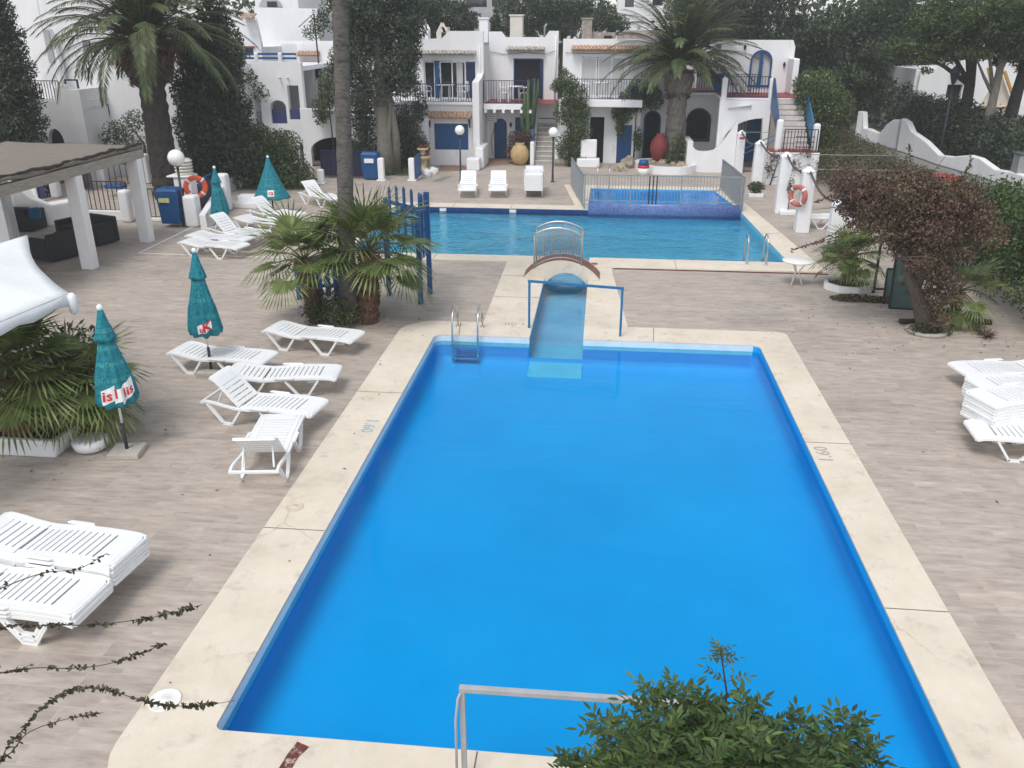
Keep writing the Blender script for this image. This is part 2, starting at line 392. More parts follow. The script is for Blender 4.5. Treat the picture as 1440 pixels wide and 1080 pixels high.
def coping_mat():
    m, nt, b = new_mat('cream_coping'); L = nt.links.new
    tc = N(nt, 'ShaderNodeTexCoord')
    n1 = N(nt, 'ShaderNodeTexNoise'); n1.inputs['Scale'].default_value = .9; n1.inputs['Detail'].default_value = 9; n1.inputs['Roughness'].default_value = .7; L(tc.outputs['Object'], n1.inputs['Vector'])
    c = ramp(nt, n1.outputs['Fac'], [(.22,(.47,.42,.35)),(.42,(.66,.585,.475)),(.6,(.725,.65,.54)),(.8,(.77,.72,.63))])
    n2 = N(nt, 'ShaderNodeTexNoise'); n2.inputs['Scale'].default_value = 2.6; n2.inputs['Detail'].default_value = 8; n2.inputs['Roughness'].default_value = .75; L(tc.outputs['Object'], n2.inputs['Vector'])
    s = ramp(nt, n2.outputs['Fac'], [(.55,(0,0,0)),(.75,(.75,.75,.75))])
    mx = N(nt, 'ShaderNodeMixRGB'); mx.inputs[2].default_value = (.36,.33,.29,1); L(s, mx.inputs[0]); L(c, mx.inputs[1])
    vo = N(nt, 'ShaderNodeTexVoronoi', feature='DISTANCE_TO_EDGE'); vo.inputs['Scale'].default_value = .55; 
    wv = N(nt, 'ShaderNodeMixRGB', blend_type='ADD'); wv.inputs[0].default_value = .35; L(tc.outputs['Object'], wv.inputs[1]); L(n2.outputs['Color'], wv.inputs[2]); L(wv.outputs[0], vo.inputs['Vector'])
    cr = ramp(nt, vo.outputs['Distance'], [(0,(1,1,1)),(.006,(0,0,0))])
    ms = N(nt, 'ShaderNodeMath', operation='MULTIPLY'); n4 = N(nt, 'ShaderNodeTexNoise'); n4.inputs['Scale'].default_value = .4; L(tc.outputs['Object'], n4.inputs['Vector'])
    g4 = ramp(nt, n4.outputs['Fac'], [(.58,(0,0,0)),(.66,(.5,.5,.5))]); L(cr, ms.inputs[0]); L(g4, ms.inputs[1])
    m2 = N(nt, 'ShaderNodeMixRGB'); m2.inputs[2].default_value = (.25,.21,.17,1); L(ms.outputs[0], m2.inputs[0]); L(mx.outputs[0], m2.inputs[1])
    L(m2.outputs[0], b.inputs['Base Color']); b.inputs['Roughness'].default_value = .8; b.inputs['Specular IOR Level'].default_value = .25
    n3 = N(nt, 'ShaderNodeTexNoise'); n3.inputs['Scale'].default_value = 60; L(tc.outputs['Object'], n3.inputs['Vector'])
    bp = N(nt, 'ShaderNodeBump'); bp.inputs['Strength'].default_value = .25; bp.inputs['Distance'].default_value = .01; L(n3.outputs['Fac'], bp.inputs['Height']); L(bp.outputs[0], b.inputs['Normal'])
    return m
COPE = coping_mat()
def water_mat(name, tint, bscale, bstr, refr=False, ior=1.33, stretch=(1,1,1), fres=1.33, dist=.05):
    m, nt, b = new_mat(name); L = nt.links.new; nt.nodes.remove(b)
    tc = N(nt, 'ShaderNodeTexCoord'); mp = N(nt, 'ShaderNodeMapping'); mp.inputs['Scale'].default_value = stretch; L(tc.outputs['Object'], mp.inputs[0])
    n1 = N(nt, 'ShaderNodeTexNoise'); n1.inputs['Scale'].default_value = bscale; n1.inputs['Detail'].default_value = 4; n1.inputs['Distortion'].default_value = .6; L(mp.outputs[0], n1.inputs['Vector'])
    n2 = N(nt, 'ShaderNodeTexNoise'); n2.inputs['Scale'].default_value = bscale*.17; n2.inputs['Detail'].default_value = 2; L(mp.outputs[0], n2.inputs['Vector'])
    cl = ramp(nt, n2.outputs['Fac'], [(.35,(.25,.25,.25)),(.65,(1,1,1))])
    mu = N(nt, 'ShaderNodeMath', operation='MULTIPLY'); L(n1.outputs['Fac'], mu.inputs[0]); L(cl, mu.inputs[1])
    bp = N(nt, 'ShaderNodeBump'); bp.inputs['Strength'].default_value = bstr; bp.inputs['Distance'].default_value = dist; L(mu.outputs[0], bp.inputs['Height'])
    if refr:
        t = N(nt, 'ShaderNodeBsdfRefraction'); t.inputs['Roughness'].default_value = 0; t.inputs['IOR'].default_value = ior; L(bp.outputs[0], t.inputs['Normal'])
    else: t = N(nt, 'ShaderNodeBsdfTransparent')
    t.inputs['Color'].default_value = (*tint, 1)
    gl = N(nt, 'ShaderNodeBsdfGlossy'); gl.inputs['Roughness'].default_value = .02; L(bp.outputs[0], gl.inputs['Normal'])
    fr = N(nt, 'ShaderNodeFresnel'); fr.inputs['IOR'].default_value = fres; L(bp.outputs[0], fr.inputs['Normal'])
    mx = N(nt, 'ShaderNodeMixShader'); L(fr.outputs[0], mx.inputs[0]); L(t.outputs[0], mx.inputs[1]); L(gl.outputs[0], mx.inputs[2])
    L(mx.outputs[0], nt.nodes['Material Output'].inputs[0])
    return m
WATER_N = water_mat('near_pool_water', (.5,.95,1.), 2.2, .3, stretch=(1,2.2,1), fres=1.2)
WATER_F = water_mat('far_pool_water', (.66,.96,1.), 3.4, 1., refr=True, ior=1.25, stretch=(1,1.5,1), fres=1.33, dist=.13)
WATER_K = water_mat('paddling_pool_water', (.6,.92,1.), 4., .3, stretch=(1,2.,1), fres=1.2)
BASIN = pmat('blue_basin_paint', (.0,.355,.79), .6, .04, .5, c2=(.0,.40,.85))
BASINW = pmat('pale_waterline_paint', (.66,.78,.86), .6, .12, 3., stain=((.42,.56,.70), 3, .6))
def mosaic(name, c1, c2, scale=22.):
    m, nt, b = new_mat(name); L = nt.links.new
    tc = N(nt, 'ShaderNodeTexCoord'); vo = N(nt, 'ShaderNodeTexVoronoi', distance='CHEBYCHEV'); vo.inputs['Scale'].default_value = scale; vo.inputs['Randomness'].default_value = .1
    L(tc.outputs['Object'], vo.inputs['Vector'])
    n = N(nt, 'ShaderNodeTexNoise'); n.inputs['Scale'].default_value = 1.3; n.inputs['Detail'].default_value = 4; L(tc.outputs['Object'], n.inputs['Vector'])
    mr = N(nt, 'ShaderNodeMixRGB'); mr.inputs[0].default_value = .45; L(vo.outputs['Color'], mr.inputs[1]); L(n.outputs['Fac'], mr.inputs[2])
    bw = N(nt, 'ShaderNodeRGBToBW'); L(mr.outputs[0], bw.inputs[0])
    L(ramp(nt, bw.outputs[0], [(.25,c1),(.75,c2)]), b.inputs['Base Color']); b.inputs['Roughness'].default_value = .3
    return m
MOS = mosaic('teal_pool_mosaic', (.08,.53,.80), (.26,.74,.95))
MOSK = mosaic('bright_blue_mosaic', (.02,.36,.75), (.06,.52,.90))
MOSP = mosaic('purple_blue_mosaic', (.07,.11,.30), (.18,.26,.50), 28)
CHAN = pmat('pale_channel_paint', (.20,.50,.76), .6, .15, 1.2, c2=(.29,.60,.84))

# ================================================================== ground, deck, pools
NP = (-3.355, 3.335, 5.72, 16.75)                  # near pool x0,x1,y0,y1
CHL, CHR = -1.36, -.24                             # channel
CH_Y1 = 23.62
FPX0, FPY0, FPY1 = -7.2, 23.62, 30.45
def near_inner(o=0): return rrect(NP[0]-o, NP[1]+o, NP[2]-o, NP[3]+o, [.08,.08,.16,.2])
# far pool outline (right side slightly splayed as surveyed)
far_in = [(FPX0,FPY0),(5.22,FPY0),(4.92,FPY1),(FPX0,FPY1)]
kid_in = [(-.42,30.62),(4.88,30.62),(4.42,34.4),(-.42,34.4)]
near_out = rrect(-4.17, 4.02, 4.93, 17.65, [.55,.55,.2,.75])
ground = MB()
ground.plate([(-260,-60),(260,-60),(260,420),(-260,420)], [[(-4.0,5.2),(3.9,5.2),(3.9,17.5),(.3,17.5),(.3,22.85),(5.7,22.85),(5.3,34.9),(-7.3,34.9),(-7.3,22.85),(-2.3,22.85),(-2.3,17.5),(-4.0,17.5)]], -1.2, -.06)
ground.build('ground', GROUNDM)['kind'] = 'structure'
deck = MB()
# one paved sheet with the openings of both pools and the channel cut out
big_hole = rrect(-4.1, 3.95, 5.02, 17.55, [.5,.5,.17,.7])
deck_out = [(-34,1.2),(17,1.2),(12.4,22),(10.6,36),(10.6,46.5),(-34,46.5)]
_bl = [p for p in big_hole if p[1] < 10]; _br = [p for p in big_hole if p[1] > 10 and p[0] > 0]; _bu = [p for p in big_hole if p[1] > 10 and p[0] < 0]
hole = _bl + _br + [(.62,17.55),(.30,22.55),(5.95,22.75),(5.0,34.95),(-1.45,34.95),(-.95,31.0),(-7.6,31.0),(-7.6,22.98),(-2.42,22.98),(-2.38,17.55)] + _bu
deck.plate(deck_out, [hole], -.055, 0.)
structure(deck.build('paved_deck', DECK))
cop = MB()
_in = near_inner(); _rev = _in[::-1]
_k = max(range(len(near_out)), key=lambda i: (near_out[i][1]-1e-3*abs(near_out[i][0]+2.5)))
# one strip running round the pool, open where the channel comes in
_ul = [p for p in near_out if p[1] > 16 and p[0] < 0]; _lo = [p for p in near_out if p[1] < 10]; _ur = [p for p in near_out if p[1] > 16 and p[0] > 0]
_iul = [p for p in _in if p[1] > 16 and p[0] < 0]; _ilo = [p for p in _in if p[1] < 10]; _iur = [p for p in _in if p[1] > 16 and p[0] > 0]
cop.plate([(CHL,17.65)] + _ul + _lo + _ur + [(CHR,17.65),(CHR,16.75)] + _iur[::-1] + _ilo[::-1] + _iul[::-1] + [(CHL,16.75)], [], -.2, .022)
structure(cop.build('near_pool_coping', COPE, bevel=.012))
cop = MB()
cop.plate([(-2.45,17.655),(CHL,17.655),(CHL,22.95),(-2.5,22.95)], [], -.2, .021)
cop.plate([(CHR,17.655),(.70,17.655),(.36,22.55),(CHR,22.55)], [], -.2, .021)
structure(cop.build('channel_coping', COPE, bevel=.01))
cop = MB()
# frame round the far pool: front strips, right strip, back strip, paddling pool surround
cop.plate([(-7.75,22.955),(CHL,22.955),(CHL,23.62),(-7.2,23.62),(-7.2,FPY1),(-.42,FPY1),(-.42,31.15),(-7.75,31.15)], [], -.2, .023)
cop.plate([(CHR,22.555),(6.05,22.72),(5.08,35.1),(4.42,34.4),(4.88,30.62),(4.92,FPY1),(5.22,23.62),(CHR,23.62)], [], -.2, .023)
structure(cop.build('far_pool_coping', COPE, bevel=.012))
cop = MB(); cop.plate([(-.95,31.155),(-.42,31.155),(-.42,34.4),(4.42,34.4),(5.075,35.105),(-1.5,35.105)], [], -.2, .10)
structure(cop.build('paddling_pool_coping', COPE, bevel=.02))
# dark brick edge showing at the outside of the coping
eb = MB(); eb.box(.42,6.02,22.50,22.545,0.,.02)
structure(eb.build('red_brick_edging', pmat('red_brick_edge', (.12,.035,.03), .9, .4, 8.)))
# expansion joints in the coping
jt = MB()
for (a, b2) in (((-4.17,9.1),(-3.36,9.1)), ((3.335,8.2),(4.02,8.2)), ((-4.17,13.6),(-3.36,13.6)), ((3.335,12.35),(4.02,12.35)), ((-2.85,16.76),(-2.95,17.64)), ((1.2,16.76),(1.25,17.64)), ((2.35,4.95),(2.3,5.71)), ((-.9,4.95),(-.9,5.71))):
    jt.bar((a[0],a[1],.023), (b2[0],b2[1],.023), .012, .004)
for (x, y0, y1) in ((-4.6,22.96,23.6),(2.1,22.6,23.6),(-3.2,30.46,31.1),(-5.3,30.46,31.1)): jt.bar((x,y0,.0245),(x+.02,y1,.0245), .012, .004)
for y in (19.6,21.5): jt.bar((-2.44,y,.0225),(CHL-.02,y,.0225),.012,.004)
jt.bar((5.03,27.2,.0245),(5.62,27.2,.0245),.014,.004)
structure(jt.build('coping_joint', pmat('joint_dirt', (.16,.13,.10), .9, .3, 8.)))
# near basin
bs = MB()
rows = [(-.003,.0),(-.003,-.2),(-.003,-.42),(-.03,-.50),(-.08,-.55),(-.16,-.585),(-.28,-.60)]
rings = [rrect(NP[0]-o, NP[1]+o, NP[2]-o, NP[3]+o, [.08,.08,.16,.2]) for o, _ in rows]; n = len(rings[0])
vs = [(x,y,z) for (o,z), rg in zip(rows, rings) for x,y in rg]
_far = max(range(n), key=lambda i: (rings[0][i][0]-rings[0][(i+1)%n][0]) if rings[0][i][1] > 16.7 and rings[0][(i+1)%n][1] > 16.7 else -1)
fs0, fs1 = [], []
for r in range(len(rows)-1):
    for i in range(n):
        if i == _far and r < 2: continue
        q = (r*n+i, r*n+(i+1)%n, (r+1)*n+(i+1)%n, (r+1)*n+i); (fs1 if r == 0 else fs0).append(q)
fsr = [f for f in fs1 if sum(vs[i][0] for i in f)/4 > 3.2]; fs1 = [f for f in fs1 if f not in fsr]; fs0 += fsr
bs.add(vs, fs0 + [tuple(range((len(rows)-1)*n, len(rows)*n))], 0, True); bs.add(vs, fs1, 1)
xa, xb = rings[0][_far][0], rings[0][(_far+1)%n][0]; yw = NP[3]-.003
for (p, q) in ((xa, CHR),(CHL, xb)):
    bs.add([(p,yw,0),(q,yw,0),(q,yw,-.2),(p,yw,-.2)],[(0,1,2,3)],1); bs.add([(p,yw,-.2),(q,yw,-.2),(q,yw,-.42),(p,yw,-.42)],[(0,1,2,3)],0)
bs.prism([(16.742,-.5),(16.742,-.7),(16.1,-.7),(16.1,-.598)],CHL+.006,CHR-.006,axis='x',mi=2)           # pale sill where the channel comes in
structure(bs.build('near_pool_basin', [BASIN, BASINW, CHAN], fix=False))
w = MB(); w.add([(x,y,-.115) for x,y in near_inner(-.0045)], [tuple(range(n))]); structure(w.build('near_pool_water', WATER_N, fix=False))
# channel
ch = MB()
ch.box(CHL,CHR,16.75,CH_Y1,-.9,-.5,0); ch.box(CHL-.05,CHL+.004,16.757,CH_Y1,-.9,.0,1); ch.box(CHR-.004,CHR+.05,16.757,CH_Y1,-.9,.0,1)
structure(ch.build('channel_basin', [CHAN, pmat('blue_channel_wall', (.18,.42,.60), .6, .2, 3.)]))
w = MB(); w.add([(CHL,16.751,-.117),(CHR,16.751,-.117),(CHR,CH_Y1,-.117),(CHL,CH_Y1,-.117)], [(0,1,2,3)]); structure(w.build('channel_water', water_mat('channel_water', (.74,.95,1.), 2.8, .5, stretch=(1,1.6,1)), fix=False))
# far basin
fb = MB(); fz = -1.25; n = 4
far_in = [(FPX0+.004,FPY0+.004),(5.216,FPY0+.004),(4.916,FPY1-.001),(FPX0+.004,FPY1-.001)]
fb.add([(x,y,0.) for x,y in far_in] + [(x,y,fz) for x,y in far_in], [(1,2,6,5),(2,3,7,6),(3,0,4,7),(4,5,6,7)], 0)
fb.add([(FPX0,FPY0+.004,0),(CHL,FPY0+.004,0),(CHL,FPY0+.004,fz),(FPX0,FPY0+.004,fz),(CHR,FPY0+.004,0),(5.22,FPY0+.004,0),(5.22,FPY0+.004,fz),(CHR,FPY0+.004,fz),(CHL,FPY0+.004,-.56),(CHR,FPY0+.004,-.56)], [(0,1,2,3),(4,5,6,7),(8,9,7,2)], 0)
fb.add([(FPX0,FPY1-.004,.0),(-.42,FPY1-.004,.0),(-.42,FPY1-.004,-.42),(FPX0,FPY1-.004,-.42)], [(0,1,2,3)], 1)
structure(fb.build('far_pool_basin', [MOS, pmat('dark_blue_band', (.008,.045,.17), .4, .3, 6.)], fix=False))
w = MB(); w.add([(x,y,-.13) for x,y in [(FPX0,FPY0),(5.219,FPY0),(4.919,FPY1-.01),(FPX0,FPY1-.01)]], [(0,1,2,3)]); structure(w.build('far_pool_water', WATER_F, fix=False))
# raised wall and basin of the paddling pool
kb = MB()
prof = [(30.44,-.6),(30.44,.19),(30.47,.235),(30.50,.255),(30.56,.26),(30.60,.245),(30.619,.21),(30.619,-.5)]
kb.prism(prof, -.42, 4.90, axis='x', mi=0, smooth=True)
structure(kb.build('mosaic_wall', MOSP))
kb = MB(); kz = -.35
kid_in = [(-.415,30.622),(4.875,30.622),(4.415,34.395),(-.415,34.395)]
kb.add([(x,y,.09) for x,y in kid_in] + [(x,y,kz) for x,y in kid_in], [(1,2,6,5),(2,3,7,6),(3,0,4,7),(0,1,5,4),(4,5,6,7)], 0)
structure(kb.build('paddling_pool_basin', MOSK, fix=False))
w = MB(); w.add([(x,y,.045) for x,y in kid_in], [(0,1,2,3)]); structure(w.build('paddling_pool_water', WATER_K, fix=False))
# painted court line on the deck
ln = MB()
a, b2, c2 = G(195,356), G(280,315), G(400,362.5)
for p, q in ((a,b2),(a,c2)): ln.bar((p.x,p.y,.003),(q.x,q.y,.003),.07,.004)
structure(ln.build('court_line', LINEM))
# lane beyond the hedge and red-brown patio by the doors
rd = MB(); rd.prism([(11.5,24),(17,24),(20,38),(17.8,44),(17.2,56),(14.0,70),(12.5,70),(14.2,52)], -.05, -.02)
structure(rd.build('lane', ROADM))
pt = MB(); pt.prism([(-7.3,38.6),(-5.95,38.9),(-5.95,40.5),(-7.6,40.5)], .0005, .006); pt.prism([(-5.6,40.2),(-3.7,41.4),(-3.7,43),(-5.6,43)], .0005, .006)
structure(pt.build('patio_tiles', pmat('brown_patio_tile', (.30,.19,.14), .8, .25, 4.)))
# ================================================================== sun loungers
def zprof(x):
    pts = [(-.98,.375),(-.90,.405),(-.75,.395),(-.5,.35),(-.3,.325),(-.1,.335),(.15,.362),(.45,.372),(.75,.372),(.92,.362),(.98,.335)]
    for (a, za), (b, zb_) in zip(pts, pts[1:]):
        if x <= b: return za + (zb_-za)*max(0, (x-a)/(b-a))
    return pts[-1][1]
def ribbon(mb, xs, y0, y1, zf, th):
    k = len(xs); vs = []
    for x in xs:
        z = zf(x); vs += [(x,y0,z),(x,y1,z),(x,y1,z-th),(x,y0,z-th)]
    fs = [(i*4+j, i*4+(j+1)%4, i*4+4+(j+1)%4, i*4+4+j) for i in range(k-1) for j in range(4)] + [(3,2,1,0), tuple((k-1)*4+j for j in range(4))]
    mb.add(vs, fs)
def lin(a, b, n): return [a + (b-a)*i/n for i in range(n+1)]
def deckpanel(mb, x0, x1, zf, slats, end, w=.30, th=.022):
    for s in (-1, 1):
        ribbon(mb, lin(x0, x1, 8), s*w, s*(w-.075), zf, th)
    for x in slats: ribbon(mb, [x, x+.069], -(w-.076), w-.076, zf, th)
    if end is not None:
        a, b = end; sg = 1 if b > a else -1
        n = 5; mbv = []
        xs = lin(a, b, n)
        for i in range(n):                                             # solid end panel, corners drawn in
            wa = w - .076; 
            ribbon(mb, [xs[i], xs[i+1]], -wa, wa, zf, th)
        k = 6
        poly = [(b-sg*.0, -w+.05)] 
        out = [(b, -w), (b + sg*.02, -w+.012), (b + sg*.045, -w+.05), (b + sg*.05, 0), (b + sg*.045, w-.05), (b + sg*.02, w-.012), (b, w)]
        ze = zf(b)
        vs = [(x, y, ze - (abs(x-b)*.35)) for x, y in out] + [(x, y, ze - .045 - abs(x-b)*.2) for x, y in out]
        m = len(out)
        mb.add(vs, [tuple(range(m)), tuple(range(2*m-1, m-1, -1))] + [(i, i+1, m+i+1, m+i) for i in range(m-1)] + [(m-1, 0, m, 2*m-1)])
def vleg(mb, xa, xb, xm, y, za, zb_):
    w = .05; t = .034
    mb.bar((xa,y,za), (xm-.075,y,.016), w, t); mb.bar((xb,y,zb_), (xm+.075,y,.016), w, t)
    mb.box(xm-.095, xm+.095, y-w/2, y+w/2, 0., .034)
def make_lounger(name, raised, label):
    t = thing(name, label, 'sun lounger', (0,0,0), 'white plastic sun loungers around the pools')
    f = MB()
    for s in (-1, 1):
        ribbon(f, lin(-.97, .97, 22), s*.345, s*.303, lambda x: zprof(x)-.004, .046)
    f.box(-.985,-.945,-.345,.345,zprof(-.97)-.05,zprof(-.97)-.008); f.box(.955,.99,-.31,.31,zprof(.97)-.05,zprof(.97)-.01)
    for s in (-1, 1): f.prism([(-.10,s*.34),(.28,s*.34),(.24,s*.385),(-.06,s*.385)], .345, .372)
    f.build('frame', PLAST, t, bevel=.006)
    sl = [-.265 + i*.0865 for i in range(11)]
    s_ = MB(); deckpanel(s_, -.285, .93, zprof, sl, (.695, .93)); s_.build('seat', PLAST, t, bevel=.004)
    b = MB(); ang = math.radians(38) if raised else 0.
    sl2 = [-.375 - i*.0865 for i in range(5)]
    deckpanel(b, -.30, -.93, zprof, sl2, (-.73, -.93))
    if raised:
        c, s2 = math.cos(ang), math.sin(ang); p = (-.29, .325)
        b.v = [(p[0] + (x-p[0])*c + (z-p[1])*s2, y, p[1] - (x-p[0])*s2 + (z-p[1])*c) for x, y, z in b.v]
        for sgn in (-1, 1):
            b.bar((-.62,sgn*.2,.57), (-.74,sgn*.22,.30), .025, .02)
    b.build('backrest', PLAST, t, bevel=.004)
    for s in (-1, 1):
        for (xa, xb, xm) in ((-.86,-.27,-.52),(.10,.68,.40)):
            l = MB(); vleg(l, xa, xb, xm, s*.322, zprof(xa)-.06, zprof(xb)-.06); l.build('leg', PLAST, t)
    return t
flat0 = make_lounger('sun_lounger', False, 'x'); raised0 = make_lounger('sun_lounger', True, 'x')
used = {'flat': False, 'raised': False}
def lounger(pos, rz, label, raised=False, group=None, z=0):
    src, key = (raised0, 'raised') if raised else (flat0, 'flat')
    if not used[key]:
        used[key] = True; src.location = (pos[0],pos[1],z); src.rotation_euler = (0,0,rz); src['label'] = label
        if group: src['group'] = group
        return src
    return dup(src, (pos[0],pos[1],z), rz, label, group)
def lpix(hd, ft, label, raised=False, z=.37, group=None, dz=0, L=None):
    """place by head end and foot end seen in the photograph; the true length is kept"""
    a, b = G(*hd, z), G(*ft, z); c = (a+b)/2; d = b-a
    return lounger((c.x,c.y), math.atan2(d.y,d.x), label, raised, group, dz)
g1 = 'loungers left of the near pool'
lpix((386,459),(497,471),'flat white lounger nearest the fan palms beside the near pool',group=g1)
lpix((252,489),(375,501),'flat white lounger with the parasol pole standing against its near side',group=g1)
lpix((335,521),(462,521),'flat white lounger between the parasol lounger and the raised-back lounger',group=g1)
lpix((297,553),(450,571),'white lounger with raised back lying crosswise behind the end-on lounger',raised=True,group=g1)
lpix((366,644),(392,594),'white lounger seen end-on with its raised back towards the viewer',raised=True,group=g1)
ORD = ['topmost', 'second from top', 'third from top', 'fourth from top', 'fifth from top', 'sixth from top', 'seventh from top', 'eighth from top', 'ninth from top', 'tenth from top', 'eleventh from top', 'twelfth from top', 'thirteenth from top']
NEST = .05
def stack(hd_dir, end, n, where, group, at_foot=True):
    """stack of n: end = seen middle of its near end on the top lounger, hd_dir = a second seen point along it"""
    zt = .36 + (n-1)*NEST
    a, b = G(*end, zt), G(*hd_dir, zt); d = (b-a).normalized(); c = a + d*1.03
    rz = math.atan2(-d.y,-d.x) if at_foot else math.atan2(d.y,d.x)
    for i in range(n):
        k = n-1-i
        nm = ORD[k] if k else 'topmost'
        if i == 0: nm = 'bottom'
        lounger((c.x + random.uniform(-.009,.009), c.y + random.uniform(-.009,.009)), rz + random.uniform(-.004,.004), f'white lounger, {nm} in the stack {where}', False, group, i*NEST)
stack((50,754),(187,774),5,'at the left edge behind the nearest stack','loungers in the rear left stack')
stack((10,822),(135,839),3,'nearest at the left edge','loungers in the front left stack')
g2 = 'loungers right of the near pool'
lpix((1490,512),(1350,517),'flat white lounger lying behind the stacks right of the near pool',group=g2)
stack((1440,552),(1376,560),8,'right of the near pool','loungers in the right stack')
stack((1450,536),(1370,540),6,'half hidden behind the right stack','loungers in the hidden right stack')
lpix((1520,612),(1407,604),'flat white lounger lying in front of the right stack',group=g2)
g3 = 'loungers on the far side of the far pool'
lpix((661,249),(655,271),'white lounger with raised back below the globe lamp beyond the far pool',raised=True,group=g3)
lpix((702,249),(699,271),'white lounger with raised back between its neighbour and the far stack',raised=True,group=g3)
def fstack(u, v0, n, where, group):
    c = G(u, v0)
    c.y += .95
    for i in range(n):
        k = n-1-i; nm = 'bottom' if i == 0 else ORD[k]
        lounger((c.x + random.uniform(-.009,.009), c.y), -PI/2 + .06, f'white lounger, {nm} in the stack {where}', False, group, i*NEST)
fstack(748, 279, 12, 'beyond the far pool', 'loungers in the far stack')
g4 = 'loungers left of the far pool'
lpix((258,337),(344,345),'flat white lounger nearest the painted white court line',group=g4)
lpix((268,328),(352,334),'flat white lounger second from the painted court line',group=g4)
lpix((296,318),(376,327),'white lounger with raised back beside the tall closed parasol by the navy panel fence',raised=True,group=g4)
lpix((333,304),(404,312),'flat white lounger between the two raised-back loungers by the white steps',group=g4)
lpix((350,293),(428,301),'white lounger with raised back below the wide half-open parasol',raised=True,group=g4)
lpix((425,268),(480,279),'white lounger half hidden by the tall grey palm trunk',raised=True,group=g4)
lpix((1200,304),(1140,303),'flat white lounger showing between the white pillars by the bougainvillea',group=g2)
# ================================================================== umbrellas
def textmesh(body, size, bold=False):
    cu = bpy.data.curves.new('tmp','FONT'); cu.body = body; cu.size = size; cu.align_x = 'CENTER'; cu.resolution_u = 2
    if bold: cu.offset = size*.02
    ob = bpy.data.objects.new('tmp', cu); COL.objects.link(ob); dg = bpy.context.evaluated_depsgraph_get(); dg.update()
    me = bpy.data.meshes.new_from_object(ob.evaluated_get(dg)); v = [tuple(p.co) for p in me.vertices]; f = [tuple(p.vertices) for p in me.polygons]
    bpy.data.objects.remove(ob); bpy.data.curves.remove(cu); bpy.data.meshes.remove(me)
    return v, f
def umbrella(name, base, top, zlow, rlow, label, pleat=.055, wide=False, words=(), facing=None, block=True, yaw=0):
    x, y = base; t = thing(name, label, 'parasol', (x,y,0), 'teal printed parasols')
    hgt = top - zlow; ph = random.uniform(0,6)
    if wide: prof = [(.012,top-.04),(.05,top-.10),(rlow*.24,top-.28*hgt),(rlow*.255,top-.3*hgt),(rlow*.30,top-.34*hgt),(rlow*.55,top-.6*hgt),(rlow*.80,top-.85*hgt),(rlow,zlow)]
    else: prof = [(.014,top-.04),(.035,top-.08),(.07,top-.16*hgt),(.115,top-.265*hgt),(.145,top-.335*hgt),(.105,top-.345*hgt),(.115,top-.40*hgt),(.15,top-.5*hgt),(rlow*.8,top-.68*hgt),(rlow*.93,top-.84*hgt),(rlow*1.0,top-.95*hgt),(rlow*.92,zlow)]
    def rad(r, z, th):
        k = min(1., r/max(.05,rlow)); return r*(1 + pleat/.27*k*(.55*math.cos(8*th+ph) + .45*math.cos(13*th+ph*2+z*3)) + .06*math.sin(2*th+ph)*k)
    n = 64; full = []
    for (a, b) in zip(prof, prof[1:]):
        full += [(a[0]+(b[0]-a[0])*i/3, a[1]+(b[1]-a[1])*i/3) for i in range(3)]
    full.append(prof[-1])
    full = [(r, z - (0)) for r, z in full]
    vs = []; 
    for q, (r, z) in enumerate(full):
        for j in range(n):
            th = 2*PI*j/n; zz = z
            if q >= len(full)-2: zz = z - .012*math.cos(8*th+ph)                # scalloped hem
            rr = rad(r, z, th); vs.append((x + rr*math.cos(th), y + rr*math.sin(th), zz))
    cn = MB(); cn.add(vs, [(i*n+j, i*n+(j+1)%n, (i+1)*n+(j+1)%n, (i+1)*n+j) for i in range(len(full)-1) for j in range(n)], 0, True)
    c = cn.build('canopy', TEAL, t, fix=False)
    c.modifiers.new('Solid','SOLIDIFY').thickness = .006
    def rz(z):
        for (a, b) in zip(prof, prof[1:]):
            if a[1] >= z >= b[1]: return a[0] + (b[0]-a[0])*(a[1]-z)/max(1e-6,a[1]-b[1])
        return prof[-1][0]
    face = math.atan2(-y, -x) if facing is None else facing
    pr = MB(); 
    for (kind, body, size, dth, z0, tilt) in words:
        mi = {'red':1,'pale':0,'white':2}[kind]; off = {'pale':.006,'white':.010,'red':.021}[kind]
        if kind == 'white':
            w, h2 = size; k = 30; v = [(-w/2 + w*i/k, -h2/2 + h2*j/8, 0) for j in range(9) for i in range(k+1)]
            f = [(j*(k+1)+i, j*(k+1)+i+1, (j+1)*(k+1)+i+1, (j+1)*(k+1)+i) for j in range(8) for i in range(k)]
        else:
            v, f = textmesh(body, size, kind == 'red')
            if kind == 'red':                                           # finer faces so that the letters follow the folds
                bm = bmesh.new(); bv = [bm.verts.new(p) for p in v]
                for q in f:
                    try: bm.faces.new([bv[i] for i in q])
                    except ValueError: pass
                bmesh.ops.triangulate(bm, faces=bm.faces)
                for _ in range(2): bmesh.ops.subdivide_edges(bm, edges=[e for e in bm.edges if e.calc_length() > .03], cuts=1, use_grid_fill=True)
                bmesh.ops.triangulate(bm, faces=bm.faces); bm.verts.index_update()
                v = [tuple(p.co) for p in bm.verts]; f = [tuple(p.index for p in q.verts) for q in bm.faces]; bm.free()
        out = []
        for (tx, ty, _) in v:
            z = z0 + ty + tx*tilt; r0 = max(.1, rz(min(max(z, zlow+.001), top-.06))); th = face + dth + tx/max(.15, r0)
            rr = rad(r0, z, th) + off + .004; out.append((x + rr*math.cos(th), y + rr*math.sin(th), z))
        pr.add(out, f, mi)
    if words: pr.build('print', [TEALL, REDP, WHP], c, fix=False)
    p = MB(); p.tube([(x,y,.45),(x,y,top-.06)], .019, 10); p.build('pole', PLASTD, t)
